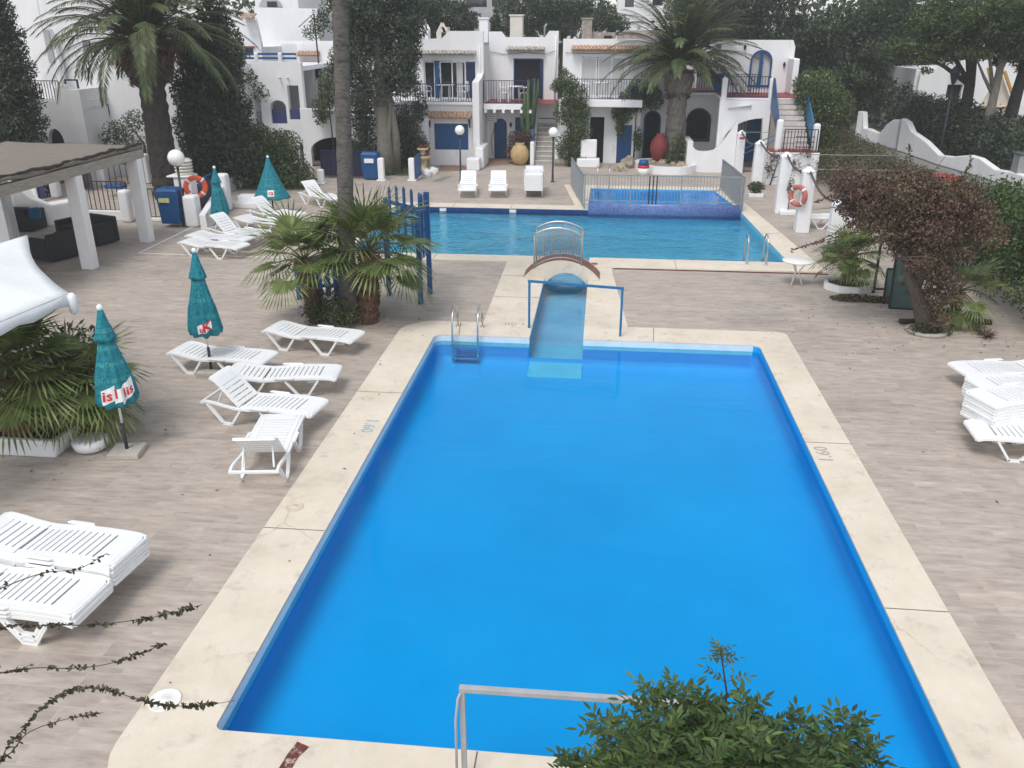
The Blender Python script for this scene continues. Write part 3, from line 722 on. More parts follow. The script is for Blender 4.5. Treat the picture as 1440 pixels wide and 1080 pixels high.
    p = MB(); p.tube([(x,y,.03 if block else 0.),(x,y,.52)], .026, 10); p.build('pole_sleeve', IRON, t)
    p = MB(); p.lathe((x,y,top-.07), [(.026,0),(.042,.01),(.044,.05),(.03,.075),(.012,.085),(0.0,.086)], 14); p.build('finial', PLAST, t)
    if block:
        p = MB(); M = Matrix.Translation((x,y,.045)) @ Matrix.Rotation(yaw,4,'Z'); p.mbox(.46,.42,.09,M); p.build('base', CONC, t, bevel=.012)
    return t
def bands(z0, z1, n, txts):
    out = []
    for i in range(n):
        z = z0 + (z1-z0)*i/max(1,n-1)
        for k, d in enumerate((-1.5,-.5,.5,1.5)): out.append(('pale', txts[(i+k)%len(txts)], .085, d + .2*(i%2), z, 0))
    return out
P1 = G(180,638); P2 = G(298,525); P3 = (-11.95,25.9); P4 = (-11.3,28.7)
umbrella('parasol',(P1.x,P1.y),2.36,.86,.27,'closed teal parasol with red print beside the potted fan palm',pleat=.03,words=bands(1.25,1.72,3,['EFFECT','thermal'])+bands(1.98,2.0,1,['COOL'])+[('white','',(.22,.22),-.50,1.06,.4),('white','',(.22,.24),.66,1.1,.6),('white','',(.1,.2),.05,1.05,.3),('red','is',.21,-.46,1.0,.1),('red','l',.2,-.02,1.02,0),('red','lis',.18,.70,1.04,.45)],yaw=.15)
umbrella('parasol',(P2.x,P2.y),2.38,.80,.27,'closed teal parasol over the loungers left of the near pool',words=bands(1.15,1.75,3,['COO','LOC'])+[('white','',(.24,.16),-.05,.98,.35),('red','K',.24,.12,.93,.2),('red','u',.15,-.28,.9,.2)],yaw=.1)
umbrella('parasol',P3,2.02,.52,.25,'slim closed teal parasol beside the navy panel fence',words=bands(.75,1.3,3,['COO','LOC']),block=False)
umbrella('parasol',P4,1.97,.55,.60,'half-open wide teal parasol in front of the dark bush',pleat=.012,wide=True,words=bands(.8,1.2,3,['COO','LOC'])+[('white','',(.22,.2),-.05,.78,0),('red','ca',.2,-.05,.73,0)],block=False)
# ================================================================== goal frames over the near pool ends
a, b = G(744,461,.02), G(872,473,.02)
t = thing('goal_frame','blue tube goal frame standing at the mouth of the channel','goal frame',((a.x+b.x)/2,(a.y+b.y)/2,.02))
for p in (a, b):
    q = MB(); q.box(p.x-.024,p.x+.024,p.y-.024,p.y+.024,.022,1.035); q.build('post',BLUEM,t,bevel=.004)
q = MB(); q.bar((a.x-.03,a.y,1.06),(b.x+.03,b.y,1.06),.05,.05); q.build('crossbar',BLUEM,t,bevel=.004)
a, b = G(650,968,1.06), G(985,991,1.06)
t = thing('goal_frame','pale metal goal frame at the near edge of the pool behind the leafy tree top','goal frame',((a.x+b.x)/2,(a.y+b.y)/2,.02))
for p in (a, b):
    q = MB(); q.box(p.x-.022,p.x+.022,p.y-.022,p.y+.022,.022,1.035); q.build('post',ALU,t,bevel=.004)
    q = MB(); q.tube([(p.x-.0,p.y-.0,1.05),(p.x-.03,p.y-.05,.99),(p.x-.045,p.y-.09,.80),(p.x-.05,p.y-.1,.02)],.012,8); q.build('brace',ALU,t)
q = MB(); q.bar((a.x-.024,a.y,1.058),(b.x+.024,b.y,1.058),.05,.046); q.build('crossbar',ALU,t,bevel=.004)
# ================================================================== pool ladders
def ladder(xa, xb, ydeck, ywater, ztop, label, zb_=-.52, step=True, mat=STEEL):
    s = 1 if ydeck > ywater else -1
    t = thing('pool_ladder', label, 'pool ladder', ((xa+xb)/2, ydeck, .02), 'steel pool ladders')
    for x in (xa, xb):
        q = MB(); pts = [(x,ydeck,.022),(x,ydeck,ztop*.55)]
        for i in range(9):
            an = PI*i/8; r = abs(ydeck-ywater)/2; pts.append((x,(ydeck+ywater)/2 + s*r*math.cos(an), ztop - r + r*math.sin(an)))
        pts += [(x,ywater,-.1),(x,ywater,zb_)]
        q.tube(pts,.021,10); q.build('handrail',mat,t)
        q = MB(); q.lathe((x,ydeck,.022),[(.05,0),(.05,.012),(.025,.02)],14); q.build('flange',mat,t)
    for z in (-.16,-.42):
        if z > zb_:
            q = MB(); q.box(xa,xb,ywater-.05,ywater+.05,z-.012,z+.012); q.build('tread',mat,t)
    return t
a, b = G(653,442), G(686,443)
ladder(a.x,b.x,17.32,16.6,.62,'steel ladder at the far left end of the near pool')
a, b = G(1052,377), G(1079,377)
ladder(a.x,b.x,23.28,23.85,.80,'steel ladder at the near right corner of the far pool')
a, b = X_at(844,34.6), X_at(861,34.6)
ladder(a,b,34.72,34.2,.95,'thin ladder on the back edge of the paddling pool',zb_=-.3)
# ================================================================== foot bridge
t = thing('footbridge','small arched footbridge with red tiled deck over the channel','bridge',(-.86,22.4,0))
def arcpts(x0, z0, x1, z1, xc, zc, n=20):
    # circle through three points
    ax, ay, bx, by, cx, cy_ = x0, z0, xc, zc, x1, z1
    d = 2*(ax*(by-cy_)+bx*(cy_-ay)+cx*(ay-by))
    ux = ((ax*ax+ay*ay)*(by-cy_)+(bx*bx+by*by)*(cy_-ay)+(cx*cx+cy_*cy_)*(ay-by))/d
    uy = ((ax*ax+ay*ay)*(cx-bx)+(bx*bx+by*by)*(ax-cx)+(cx*cx+cy_*cy_)*(bx-ax))/d
    r = math.hypot(ax-ux,ay-uy); t0 = math.atan2(ay-uy,ax-ux); t1 = math.atan2(cy_-uy,cx-ux)
    return [(ux+r*math.cos(t0+(t1-t0)*i/n), uy+r*math.sin(t0+(t1-t0)*i/n)) for i in range(n+1)]
BY0, BY1 = 21.25, 22.12
t.location = (-.92,21.7,0); WPOS[t.name] = Vector(t.location)
topa = arcpts(-1.90,.024,.06,.024,-.93,.50); bota = arcpts(CHL+.012,-.14,CHR-.012,-.14,-.82,.20)
q = MB(); q.prism(topa + [(CHR-.012,.024)] + bota[::-1] + [(CHL+.012,.024)], BY0, BY1, axis='y'); q.build('arch',COPE,t)
q = MB(); lo = [(x,z+.003) for x, z in topa]; hi = [(x,z+.018) for x, z in topa]
q.prism(lo + hi[::-1], BY0+.12, BY1-.12, axis='y'); q.build('deck_tiles',pmat('red_deck_tile',(.24,.11,.09),.7,.3,4.),t)
ra = arcpts(-1.62,1.16,-.42,1.14,-.99,1.34,16)
def dz_(x): return .50 - .476*((x+.92)/.98)**2
for y in (BY0+.05, BY1-.05):
    q = MB()
    q.tube([(x,y,z) for x, z in ra], .026, 10, 0)
    q.tube([(x,y,dz_(x)+.09) for x, _ in ra], .013, 8, 1)
    for i in range(19):
        x = ra[0][0] + (ra[-1][0]-ra[0][0])*i/18; zt = np.interp(x,[p[0] for p in ra],[p[1] for p in ra])
        w = .022 if i in (0,18) else .0095
        q.tube([(x,y,dz_(x)+(-.03 if i in (0,18) else .09)),(x,y,float(zt))], w, 8, 1)
    q.build('railing',[STEEL,GALV],t)
# ================================================================== fence round the paddling pool
t = thing('pool_fence','grey metal bar fence around the paddling pool','fence',(2.2,30.5,.25))
def fpanel(p, q, z0, z1, step=.105):
    m = MB(); p, q = Vector(p), Vector(q); L = (q-p).length; n = int(L/step)
    for i in range(1, n): c = p.lerp(q, i/n); m.box(c.x-.010,c.x+.010,c.y-.010,c.y+.010,z0+.1,z1-.01)
    m.bar((p.x,p.y,z1),(q.x,q.y,z1),.045,.04); m.bar((p.x,p.y,z0+.1),(q.x,q.y,z0+.1),.035,.03)
    m.build('panel',GALV,t)
def fpost(p, z0, z1, w=.024, mat=None): m = MB(); m.box(p[0]-w,p[0]+w,p[1]-w,p[1]+w,z0,z1); m.build('post',mat or GALV,t)
FA, FB = (-.56,30.53), (4.86,30.53)
xs = [FA[0], X_at(893,30.53), X_at(921,30.53), X_at(930,30.53), X_at(967,30.53), FB[0]]
for a, b in zip(xs, xs[1:]): fpanel((a,30.53,0),(b,30.53,0),.24,1.22)
for x in (xs[0], xs[1], xs[4], xs[5]): fpost((x,30.53),.02 if x in (xs[0],) else .2,1.24)
for x in (xs[2]-.02, (xs[2]+xs[3])/2, xs[3]+.02): fpost((x,30.50),.2,1.22,.022,IRON)
la = [(-.60,30.6),(-.9,32.6),(-1.2,34.9)]
for a, b in zip(la, la[1:]): fpanel((*a,0),(*b,0),.03,1.2); fpost(b,.03,1.22)
rb = [(4.95,30.6),(4.85,32.8),(4.72,34.9)]
for a, b in zip(rb, rb[1:]): fpanel((*a,0),(*b,0),.03,1.2,.075); fpost(b,.03,1.22)
fpost(rb[0],.02,1.24)
# ================================================================== depth marks, skimmer lids
def mark(body, pos, ang, size, mat, label, z=.0265):
    v, f = textmesh(body, size); c, s = math.cos(ang), math.sin(ang)
    m = MB(); m.add([(pos[0]+x*c-y*s, pos[1]+x*s+y*c, z) for x, y, _ in v], f)
    return tag(m.build('depth_mark',mat,loc=(pos[0],pos[1],z),fix=False),label,'depth mark',kind='thing')
MARKB = pmat('worn_blue_paint',(.33,.45,.53),.8,.3,12.); MARKG = pmat('worn_grey_paint',(.42,.41,.38),.8,.3,12.)
p = G(1167,641); mark('1.60',(p.x,p.y),PI/2,.30,MARKG,'grey painted depth figures on the right pool coping')
p = G(512,600); mark('1.60',(p.x,p.y),-PI/2,.30,MARKB,'blue painted depth figures on the left pool coping')
p = G(725,455); mark('1.00',(p.x,p.y),PI,.28,MARKG,'upside-down grey depth figures on the coping beside the ladder')
for (u, v, r, lab) in ((232,985,.155,'large round white skimmer lid near the front left corner of the pool'),(414,713,.12,'round cream skimmer lid halfway along the left coping'),(516,560,.10,'round cream lid on the coping level with the raised-back lounger'),(574,465,.10,'round cream lid at the far left corner of the near pool'),(690,441,.10,'round pale lid between the ladder rails')):
    p = G(u,v,.022); m = MB(); m.lathe((p.x,p.y,.0225),[(r,0),(r,.010),(r*.93,.014),(r*.9,.011),(r*.25,.012),(r*.22,.016),(0,.016)],28)
    tag(m.build('skimmer_lid', PLASTD if 'white' in lab else pmat('cream_lid',(.62,.55,.44),.7,.12,8.), loc=p),lab,'lid','round lids set in the pool coping')
m = MB(); p = G(405,1066,.022)
m.prism([(p.x-.05,p.y-.2),(p.x+.06,p.y-.22),(p.x+.09,p.y+.02),(p.x+.15,p.y+.14),(p.x+.02,p.y+.19),(p.x-.02,p.y+.03)], .0225, .0262)
tag(m.build('rust_patch',pmat('maroon_worn_paint',(.15,.04,.04),.9,.4,20.,stain=((.6,.52,.42),12,.5)),loc=p),'maroon paint patch on the near pool coping','paint patch')
m = MB(); p = G(835,371,.022); m.box(p.x-.1,p.x+.1,p.y-.1,p.y+.1,.0235,.0275)
tag(m.build('red_tile',REDF,loc=p),'small red square tile in the coping beside the footbridge','tile')
# skimmer openings and white depth plates on the back wall of the far pool
for (u, lab) in ((623,'white depth plate at the left end of the far pool back wall'),(721,'white depth plate below the far lounger stack')):
    p = AY(u,297,30.44); m = MB(); m.box(p.x-.12,p.x+.12,30.425,30.442,-.13,-.03); tag(m.build('depth_plate',WHP,loc=(p.x,30.43,-.1)),lab,'depth plate')
# ================================================================== globe lamps
def lamp(u, vb, uc, vc, r, label, base=None, ht=None):
    b = G(u, vb) if base is None else Vector(base)
    zc = Z_at(vc, b.y, uc) if ht is None else ht
    t = thing('globe_lamp', label, 'lamp', (b.x,b.y,0), 'white globe lamps')
    m = MB(); m.lathe((b.x,b.y,0),[(.09,0),(.09,.02),(.05,.05),(.045,.3),(.04,.32),(.036,zc-r+.02)],12); m.build('pole',IRON,t)
    m = MB(); m.lathe((b.x,b.y,zc-r-.03),[(.035,0),(.075,.01),(.08,.05),(.06,.06)],14); m.build('collar',IRON,t)
    m = MB(); m.lathe((b.x,b.y,zc),[(0.001,-r)]+[(r*math.sin(PI*i/14),-r*math.cos(PI*i/14)) for i in range(1,14)]+[(0.001,r)],22); m.build('globe',GLOBE,t)
lamp(648,254,645,183,.20,'globe lamp on black pole in front of the blue shuttered window')
lamp(777,256,780,186,.20,'globe lamp on black pole at the foot of the white stairs')
lamp(262,319,249,222,.26,'globe lamp leaning over the blue litter bin')
lamp(352,262,344,202,.20,'globe lamp in front of the dark bush by the left steps')
# ================================================================== right row of white pillars with ropes
piers = [((1029,236),(1030,203),.11,.0,'short white pillar behind the pillar that carries the notice'),((1038,244),(1043,184),.18,.02,'tall white pillar with a red-headed notice'),((1063,268),(1068,198),.19,.02,'white pillar between the notice pillar and the potted-shrub pillar'),((1098,301),(1100,215),.20,.02,'white pillar with a small potted shrub at its foot'),((1128,328),(1138,236),.20,.02,'white pillar carrying the faded lifebuoy'),((1171,360),(1176,283),.18,.02,'white pillar half hidden by the bougainvillea')]
tops = []
for (bu, tu, hw, _, lab) in piers:
    b = G(*bu); zt = Z_at(tu[1], b.y, tu[0]); b.y += hw
    t = thing('white_pillar', lab, 'pillar', (b.x,b.y,0), 'white pillars along the right path')
    m = MB(); m.add([(b.x+sx*hw*k,b.y+sy*hw*k,z) for (k,z) in ((1.04,0),(.92,zt-.16)) for sx,sy in ((-1,-1),(1,-1),(1,1),(-1,1))], [(3,2,1,0),(0,1,5,4),(1,2,6,5),(2,3,7,6),(3,0,4,7),(4,5,6,7)]); m.build('shaft',WHITE2,t,bevel=.02)
    m = MB(); m.lathe((b.x,b.y,zt-.165),[(hw*1.12,0),(hw*1.05,.05),(hw*.75,.10),(hw*.45,.13),(hw*.35,.17),(0.001,.18)],14); m.build('cap',WHITE2,t)
    tops.append(Vector((b.x,b.y,zt-.05)))
    if 'notice' in lab and 'tall' in lab:
        zz = Z_at(200,b.y,1043); m = MB(); m.box(b.x-.11,b.x+.11,b.y-hw-.012,b.y-hw+.002,zz-.22,zz+.26); m.box(b.x-.10,b.x+.10,b.y-hw-.016,b.y-hw-.011,zz+.14,zz+.24,1)
        for i in range(4): m.box(b.x-.07,b.x+.06-.02*(i%3),b.y-hw-.016,b.y-hw-.011,zz-.14+i*.065,zz-.125+i*.065,2)
        n_ = thing('notice_board','white notice with a red heading on the tall pillar','notice',(b.x,b.y-hw,zz)); m.build('board',[WHP,REDP,MARKG],n_)
for i in range(1,5):
    a, b = tops[i], tops[i+1]; m = MB()
    m.tube([a.lerp(b,k/8) - Vector((0,0,.28*math.sin(PI*k/8)+.0)) for k in range(9)], .035, 8)
    tag(m.build('rope',pmat(f'old_rope',(.10,.09,.08),.95,.4,20.) if i==1 else MATS['old_rope'],loc=a),['','thick rope sagging from the notice pillar','thick rope sagging to the potted-shrub pillar','thick rope sagging to the lifebuoy pillar','thick rope sagging into the bougainvillea'][i],'rope','ropes between the right pillars')
GW = pmat('green_wire',(.22,.30,.22),.6,.2,6.)
for i, (k, u2, lab) in enumerate(((1,1130,'thin green wire running right from the notice pillar'),(3,1202,'thin green wire running right from the potted-shrub pillar'),(4,1196,'thin green wire running right from the lifebuoy pillar'))):
    a = tops[k] + Vector((.1,0,-.02)); e = AY(u2, [0,187,0,217,238][k], a.y); m = MB(); m.tube([a,(e.x+1.5,a.y,a.z)],.014,6); tag(m.build('wire',GW,loc=a),lab,'wire','wires from the right pillars')
def lifebuoy(c, ax, R, r, mat, label):
    c = Vector(c); ax = Vector(ax).normalized(); u = ax.cross(Vector((0,0,1))).normalized(); w = u.cross(ax)
    t = thing('lifebuoy', label, 'lifebuoy', c); n, k = 28, 12; vs = []
    for i in range(n):
        a = 2*PI*i/n; d = u*math.cos(a)+w*math.sin(a)
        for j in range(k): b = 2*PI*j/k; vs.append(c + d*(R+r*math.cos(b)) + ax*(r*math.sin(b)))
    m = MB(); m.add(vs,[(i*k+j,i*k+(j+1)%k,((i+1)%n)*k+(j+1)%k,((i+1)%n)*k+j) for i in range(n) for j in range(k)],0,True); m.build('ring',mat,t)
    for q in range(4):
        m = MB(); a0 = PI/4 + q*PI/2; pts = []
        for i in range(4):
            a = a0 + (i-1.5)*.06; d = u*math.cos(a)+w*math.sin(a); pts.append([c + d*(R+(r+.006)*math.cos(2*PI*j/k)) + ax*((r+.006)*math.sin(2*PI*j/k)) for j in range(k)])
        m.add([p for ring_ in pts for p in ring_],[(i*k+j,i*k+(j+1)%k,(i+1)*k+(j+1)%k,(i+1)*k+j) for i in range(3) for j in range(k)],0,True); m.build('band',WHP,t)
p4 = tops[4]; lifebuoy((p4.x-.27,p4.y-.18,Z_at(274,p4.y,1122)),(-.75,-.66,0),.27,.075,PINKB,'faded orange lifebuoy hanging on the right white pillar')
lifebuoy(AY(275,263,26.9),(.55,-.83,0),.30,.085,ORANGE,'bright orange lifebuoy beside the left white barbecue')
# ================================================================== white side table at the far pool corner
p = G(1118,401); t = thing('side_table','round white plastic table on the deck by the far pool corner','table',(p.x,p.y,0))
m = MB(); zt = .60; m.lathe((p.x,p.y,zt),[(0.001,-.0),(.33,0),(.37,.008),(.385,.03),(.37,.045),(0.001,.045)],28); m.build('table_top',PLASTD,t)
for i in range(3):
    a = PI/2 + 2*PI*i/3 + .2; m = MB(); m.tube([(p.x+.20*math.cos(a),p.y+.20*math.sin(a),zt),(p.x+.05*math.cos(a),p.y+.05*math.sin(a),.35),(p.x+.17*math.cos(a),p.y+.17*math.sin(a),0)],[.016,.02,.018],8); m.build('leg',PLASTD,t)
# ================================================================== blue picket screens round the palms
def picket(posts, rails, slats, label, loc):
    t = thing('picket_screen', label, 'screen', loc)
    for (x,y,z0,z1,w) in posts: m = MB(); m.box(x-w,x+w,y-w,y+w,z0,z1); m.build('post',BLUER,t,bevel=.008)
    for (p,q,w,h) in rails: m = MB(); m.bar(p,q,w,h); m.build('rail',BLUER,t)
    for (x,y,z0,z1,w,yaw) in slats:
        m = MB(); c, s = math.cos(yaw), math.sin(yaw)
        prof = [(-w,z0),(w,z0),(w,z1-.06),(0,z1),(-w,z1-.06)]
        vs = [(x+a*c-o*s, y+a*s+o*c, z) for o in (-.014,.014) for a, z in prof]; m.add(vs,[(0,1,2,3,4),(9,8,7,6,5)]+[(i,(i+1)%5,5+(i+1)%5,5+i) for i in range(5)]); m.build('slat',BLUER,t)
a = G(592,427); b = G(605,413); zA = Z_at(292,a.y,592); zB = Z_at(272,b.y,604)
c = Vector((a.x-1.05, b.y+.75, 0)); d = G(548,392)
picket([(a.x,a.y,0,Z_at(300,a.y,592),.055),(b.x,b.y,0,Z_at(270,b.y,605),.055),(d.x,d.y,0,Z_at(278,d.y,552),.05),(-5.0,19.5,0,2.2,.05)],
       [((d.x,d.y,2.0),(b.x,b.y,2.0),.05,.09),((a.x,a.y,2.12),(b.x,b.y,2.12),.05,.09),((-5.0,19.5,2.0),(a.x,a.y,2.0),.05,.09),((d.x,d.y,1.55),(b.x,b.y,1.55),.04,.07)],
       [(d.x+(b.x-d.x)*f, d.y+(b.y-d.y)*f-.04, 1.3, 2.35+.12*math.sin(f*3), .045, math.atan2(b.y-d.y,b.x-d.x)) for f in (.12,.3,.48,.66,.84)] + [(a.x+(b.x-a.x)*f, a.y+(b.y-a.y)*f, 1.0, 2.5, .04, math.atan2(b.y-a.y,b.x-a.x)) for f in (.25,.5,.75)],
       'tall blue picket screen right of the fan palms by the far pool',(a.x,a.y,0))
e = G(421,421); f_ = Vector((-5.75,19.0,0))
picket([(e.x,e.y,0,1.0,.045),(f_.x,f_.y,0,1.25,.045)],[((e.x,e.y,.35),(f_.x,f_.y,.35),.04,.07),((e.x,e.y,.82),(f_.x,f_.y,.82),.04,.07)],
       [(e.x+(f_.x-e.x)*k, e.y-.04, .12, 1.02+.2*k, .06, 0) for k in (.12,.27,.42,.57,.72,.87)],'low blue picket screen behind the left fan palm',(e.x,e.y,0))
# ================================================================== leaning glass panels and clutter by the bougainvillea
def gpanel(u0, v0, u1, v1, z1, label, lean=.15):
    a, b = G(u0,v0), G(u1,v1); t = thing('glass_panel', label, 'glass panel', ((a.x+b.x)/2,(a.y+b.y)/2,0), 'leaning framed glass panels')
    d = (b-a).normalized(); nrm = Vector((-d.y,d.x,0)); top = nrm*lean
    A, B, C, D = a, b, b+top+Vector((0,0,z1)), a+top+Vector((0,0,z1))
    for p, q in ((A,B),(D,C),(A,D),(B,C)):
        m = MB(); m.bar(p+Vector((0,0,.02)),q+Vector((0,0,.02)),.04,.04); m.build('frame_bar',IRON,t)
    m = MB(); o = nrm*.008; m.add([A+o,B+o,C+o,D+o,A-o,B-o,C-o,D-o],[(0,1,2,3),(7,6,5,4),(0,4,5,1),(1,5,6,2),(2,6,7,3),(3,7,4,0)]); m.build('pane',GLASSG,t)
gpanel(1250,434,1290,436,1.15,'front framed glass panel leaning by the bougainvillea trunk')
gpanel(1242,424,1288,426,.75,'low framed glass panel behind the front glass panel',.1)
gpanel(1352,385,1384,383,1.1,'framed glass panel behind the right low fan palm',.1)
t = thing('metal_rack','dark metal frame rack beside the glass panels','rack',G(1236,412))
a, b = G(1228,412), G(1252,413)
for p in (a, b):
    m = MB(); m.bar((p.x,p.y,0),(p.x,p.y+.05,1.35),.05,.05); m.build('upright',IRON,t)
for z in (.1,1.3): m = MB(); m.bar((a.x,a.y+.03,z),(b.x,b.y+.03,z),.05,.05); m.build('rail',IRON,t)
for (u0,v0,u1,v1,lab) in ((1265,452,1300,452,'dark beam lying left of the bougainvillea trunk'),(1350,451,1394,453,'dark beam lying right of the bougainvillea trunk')):
    a, b = G(u0,v0,.05), G(u1,v1,.05); m = MB(); m.bar(a,b,.14,.09); tag(m.build('wooden_beam',pmat('old_dark_wood',(.05,.03,.022),.9,.4,8.) if u0==1265 else MATS['old_dark_wood'],loc=a,bevel=.01),lab,'beam')
# drain grate beyond the far pool
a = G(628,252); m = MB(); 
for i in range(5): m.bar((a.x-.5+i*.08,a.y-.7,.006),(a.x-.2+i*.08,a.y+.7,.006),.025,.008)
tag(m.build('drain_grate',GALV,loc=a),'long pale drain grate in the paving beyond the far pool','drain')
# ================================================================== buildings
def MBB(name, mat, parent, fn, **kw): m = MB(); fn(m); return m.build(name, mat, parent, **kw)
def wall(parent, outer, holes, y0, y1, mat=None, name='wall', axis='y', bevel=.02):
    m = MB(); m.plate(outer, holes, y0, y1, axis); return m.build(name, mat or WHITE, parent, bevel=bevel)
def box(parent, name, mat, *a, bevel=0): m = MB(); m.box(*a); return m.build(name, mat, parent, bevel=bevel)
def tiles(parent, x0, x1, yf, yb, zf, zb, mat=TERRA, step=.17): m = MB(); tile_strip(m, x0, x1, yf, yb, zf, zb, step); return m.build('roof_tiles', mat, parent)
def rails(parent, segs, z0, z1, mat=NAVY, top=None, step=.115, r=.011, dz=0):
    m = MB()
    for p, q in segs: railing(m, p, q, z0, z1, step, r, .02, 0, 1, dz)
    return m.build('railing', [mat, top or NAVY], parent)
def window(parent, x0, x1, z0, z1, y, divs=(), frame=None, curtain=False, fw=.05, name='window'):
    """frame (part) with its panes and curtain (sub-parts), set in an opening of a wall that faces the viewer"""
    m = MB(); xs = [x0] + list(divs) + [x1]
    m.box(x0,x1,y,y+.05,z0,z0+fw); m.box(x0,x1,y,y+.05,z1-fw,z1)
    for x in xs: a = max(x0,x-fw/2); b = min(x1,x+fw/2); a, b = (x0,x0+fw) if x==x0 else ((x1-fw,x1) if x==x1 else (a,b)); m.box(a,b,y,y+.05,z0+fw,z1-fw)
    f = m.build(name, frame or WHITE2, parent)
    m = MB(); m.box(x0+.01,x1-.01,y+.02,y+.03,z0+.01,z1-.01); m.build('pane', GLASS if not curtain else CURT, f)
    return f
def door(parent, pts, y, mat, th=.05, handle=None):
    m = MB(); m.prism(pts, y, y+th, axis='y'); d = m.build('door', mat, parent)
    xs = [p[0] for p in pts]; zs = [p[1] for p in pts]
    m = MB(); x0, x1, z0, z1 = min(xs), max(xs), min(zs), max(zs)
    for k in range(1, 5): x = x0 + (x1-x0)*k/5; m.box(x-.006,x+.006,y-.006,y+.001,z0+.05,z1-(x1-x0)*.35)
    m.build('batten', NAVY, d)
    hx = x1-.1 if handle is None else handle
    m = MB(); m.lathe((hx,y-.03,z0+(z1-z0)*.48),[(.0,-.03),(.03,0),(.0,.03)],10); m.build('handle', IRON, d)
    return d
def shutter(parent, x0, x1, z0, z1, y, n=2, mat=BLUEP):
    w = (x1-x0)/n
    for i in range(n):
        m = MB(); a = x0+i*w+.008; b = x0+(i+1)*w-.008; m.box(a,b,y,y+.04,z0,z1)
        m.box(a,b,y-.012,y-.001,z0+.08,z0+.16); m.box(a,b,y-.012,y-.001,z1-.16,z1-.08)
        k = max(2,int((b-a)/.13))
        for j in range(1,k): x = a+(b-a)*j/k; m.box(x-.004,x+.004,y-.004,y-.001,z0+.17,z1-.17)
        m.build('shutter', mat, parent)
def patio_set(x, y, z, label, face=-PI/2, group='white terrace chairs'):
    pass
def plastic_chair(name, pos, rz, label, group):
    t = thing(name, label, 'chair', (0,0,0), group)
    m = MB(); m.box(-.22,.22,-.21,.2,.40,.435); m.build('seat',PLAST,t,bevel=.015)
    m = MB(); m.plate(arch(-.23,.23,.43,.88,.2),[arch(-.165+.115*i,-.165+.115*i+.045,.52,.80 if i in (1,2) else .74,.02,4) for i in range(3)],.19,.225,axis='y'); m.build('backrest',PLAST,t)
    for sx in (-1,1):
        for sy in (-1,1): m = MB(); m.bar((sx*.24,sy*.2,0),(sx*.2,sy*.18,.41),.045,.04); m.build('leg',PLAST,t)
        m = MB(); m.tube([(sx*.23,.2,.66),(sx*.25,.05,.67),(sx*.245,-.18,.64),(sx*.23,-.22,.42)],.022,8); m.build('armrest',PLAST,t)
    t.location = pos; t.rotation_euler = (0,0,rz); return t
chair0 = [None]
def chair(pos, rz, label, group='white plastic armchairs'):
    if chair0[0] is None: chair0[0] = plastic_chair('plastic_armchair', pos, rz, label, group); return chair0[0]
    return dup(chair0[0], pos, rz, label, group)
def table(pos, label, r=.42, h=.72):
    t = thing('terrace_table', label, 'table', pos, 'white terrace tables')
    m = MB(); m.lathe(pos,[(.001,h-.03),(r,h-.03),(r+.01,h-.015),(r,h),(.001,h)],20); m.build('table_top',PLAST,t)
    for i in range(4):
        a = PI/4+i*PI/2; m = MB(); m.tube([(pos[0]+r*.75*math.cos(a),pos[1]+r*.75*math.sin(a),pos[2]),(pos[0]+r*.6*math.cos(a),pos[1]+r*.6*math.sin(a),pos[2]+h-.03)],.022,8); m.build('leg',PLAST,t)
def chimney(parent, x, y, z0, z1, w, d, mat=WHITE, gable=False):
    m = MB(); m.box(x-w/2,x+w/2,y-d/2,y+d/2,z0,z1)
    if gable:
        for yy in (y-d/2,y+d/2-.06):
            m.plate([(x-w/2,z1),(x+w/2,z1),(x,z1+w*.95)],[[(x-w*.2,z1+.03),(x+w*.2,z1+.03),(x,z1+w*.5)]],yy,yy+.06,'y')
    else: m.box(x-w/2-.05,x+w/2+.05,y-d/2-.05,y+d/2+.05,z1+.001,z1+.07)
    return m.build('chimney', mat, parent, bevel=.015)
def wall_lamp(parent, x, y, z): m = MB(); m.box(x-.02,x+.02,y-.1,y,z+.08,z+.11); m.lathe((x,y-.11,z),[(.03,-.12),(.07,.02),(.05,.06),(.01,.1)],8); m.build('wall_lamp',IRON,parent)
# ---------------------------------------------------------------- terraced house A (blue shuttered window)
A = thing('terraced_house','white terraced house with the wide blue shuttered window and tiled window canopy','house',(-7.6,40.5,0),'white terraced houses beyond the pools')
wall(A,rect(-10.4,-5.98,0,2.72),[rect(-7.81,-6.21,.71,1.89),arch(-8.80,-8.28,0.0,1.86)],40.5,40.75)
shutter(A,-7.81,-6.21,.71,1.89,40.56,2)
door(A,arch(-8.79,-8.29,.01,1.85),40.62,BLUEP)
tiles(A,-8.05,-6.03,39.9,40.49,2.18,2.38)
for x in (-7.98,-6.12): m = MB(); m.bar((x,39.98,2.14),(x,40.47,1.72),.04,.05); m.bar((x,40.46,2.2),(x,40.46,1.7),.04,.04); m.build('bracket',IRON,A)
box(A,'door_canopy',WHITE,-9.0,-8.1,40.1,40.495,1.98,2.1,bevel=.04); wall_lamp(A,-8.1,40.5,1.66)
box(A,'balcony',WHITE,-10.4,-5.98,40.3,42.0,2.725,2.83,bevel=.02)
rails(A,[((-9.3,40.38),(-6.02,40.38))],2.84,3.62)
wall(A,[(-10.4,2.84),(-5.66,2.84),(-5.66,5.83),(-7.25,5.83),(-7.62,5.5),(-10.4,5.5)],[rect(-8.5,-6.05,2.87,4.55)],42.0,42.25)
box(A,'roof',GREYW,-10.3,-5.7,42.3,48,5.2,5.32)
window(A,-7.74,-6.52,2.87,4.52,42.08,(-7.16,),curtain=False)
window(A,-8.49,-7.98,2.87,4.52,42.08)
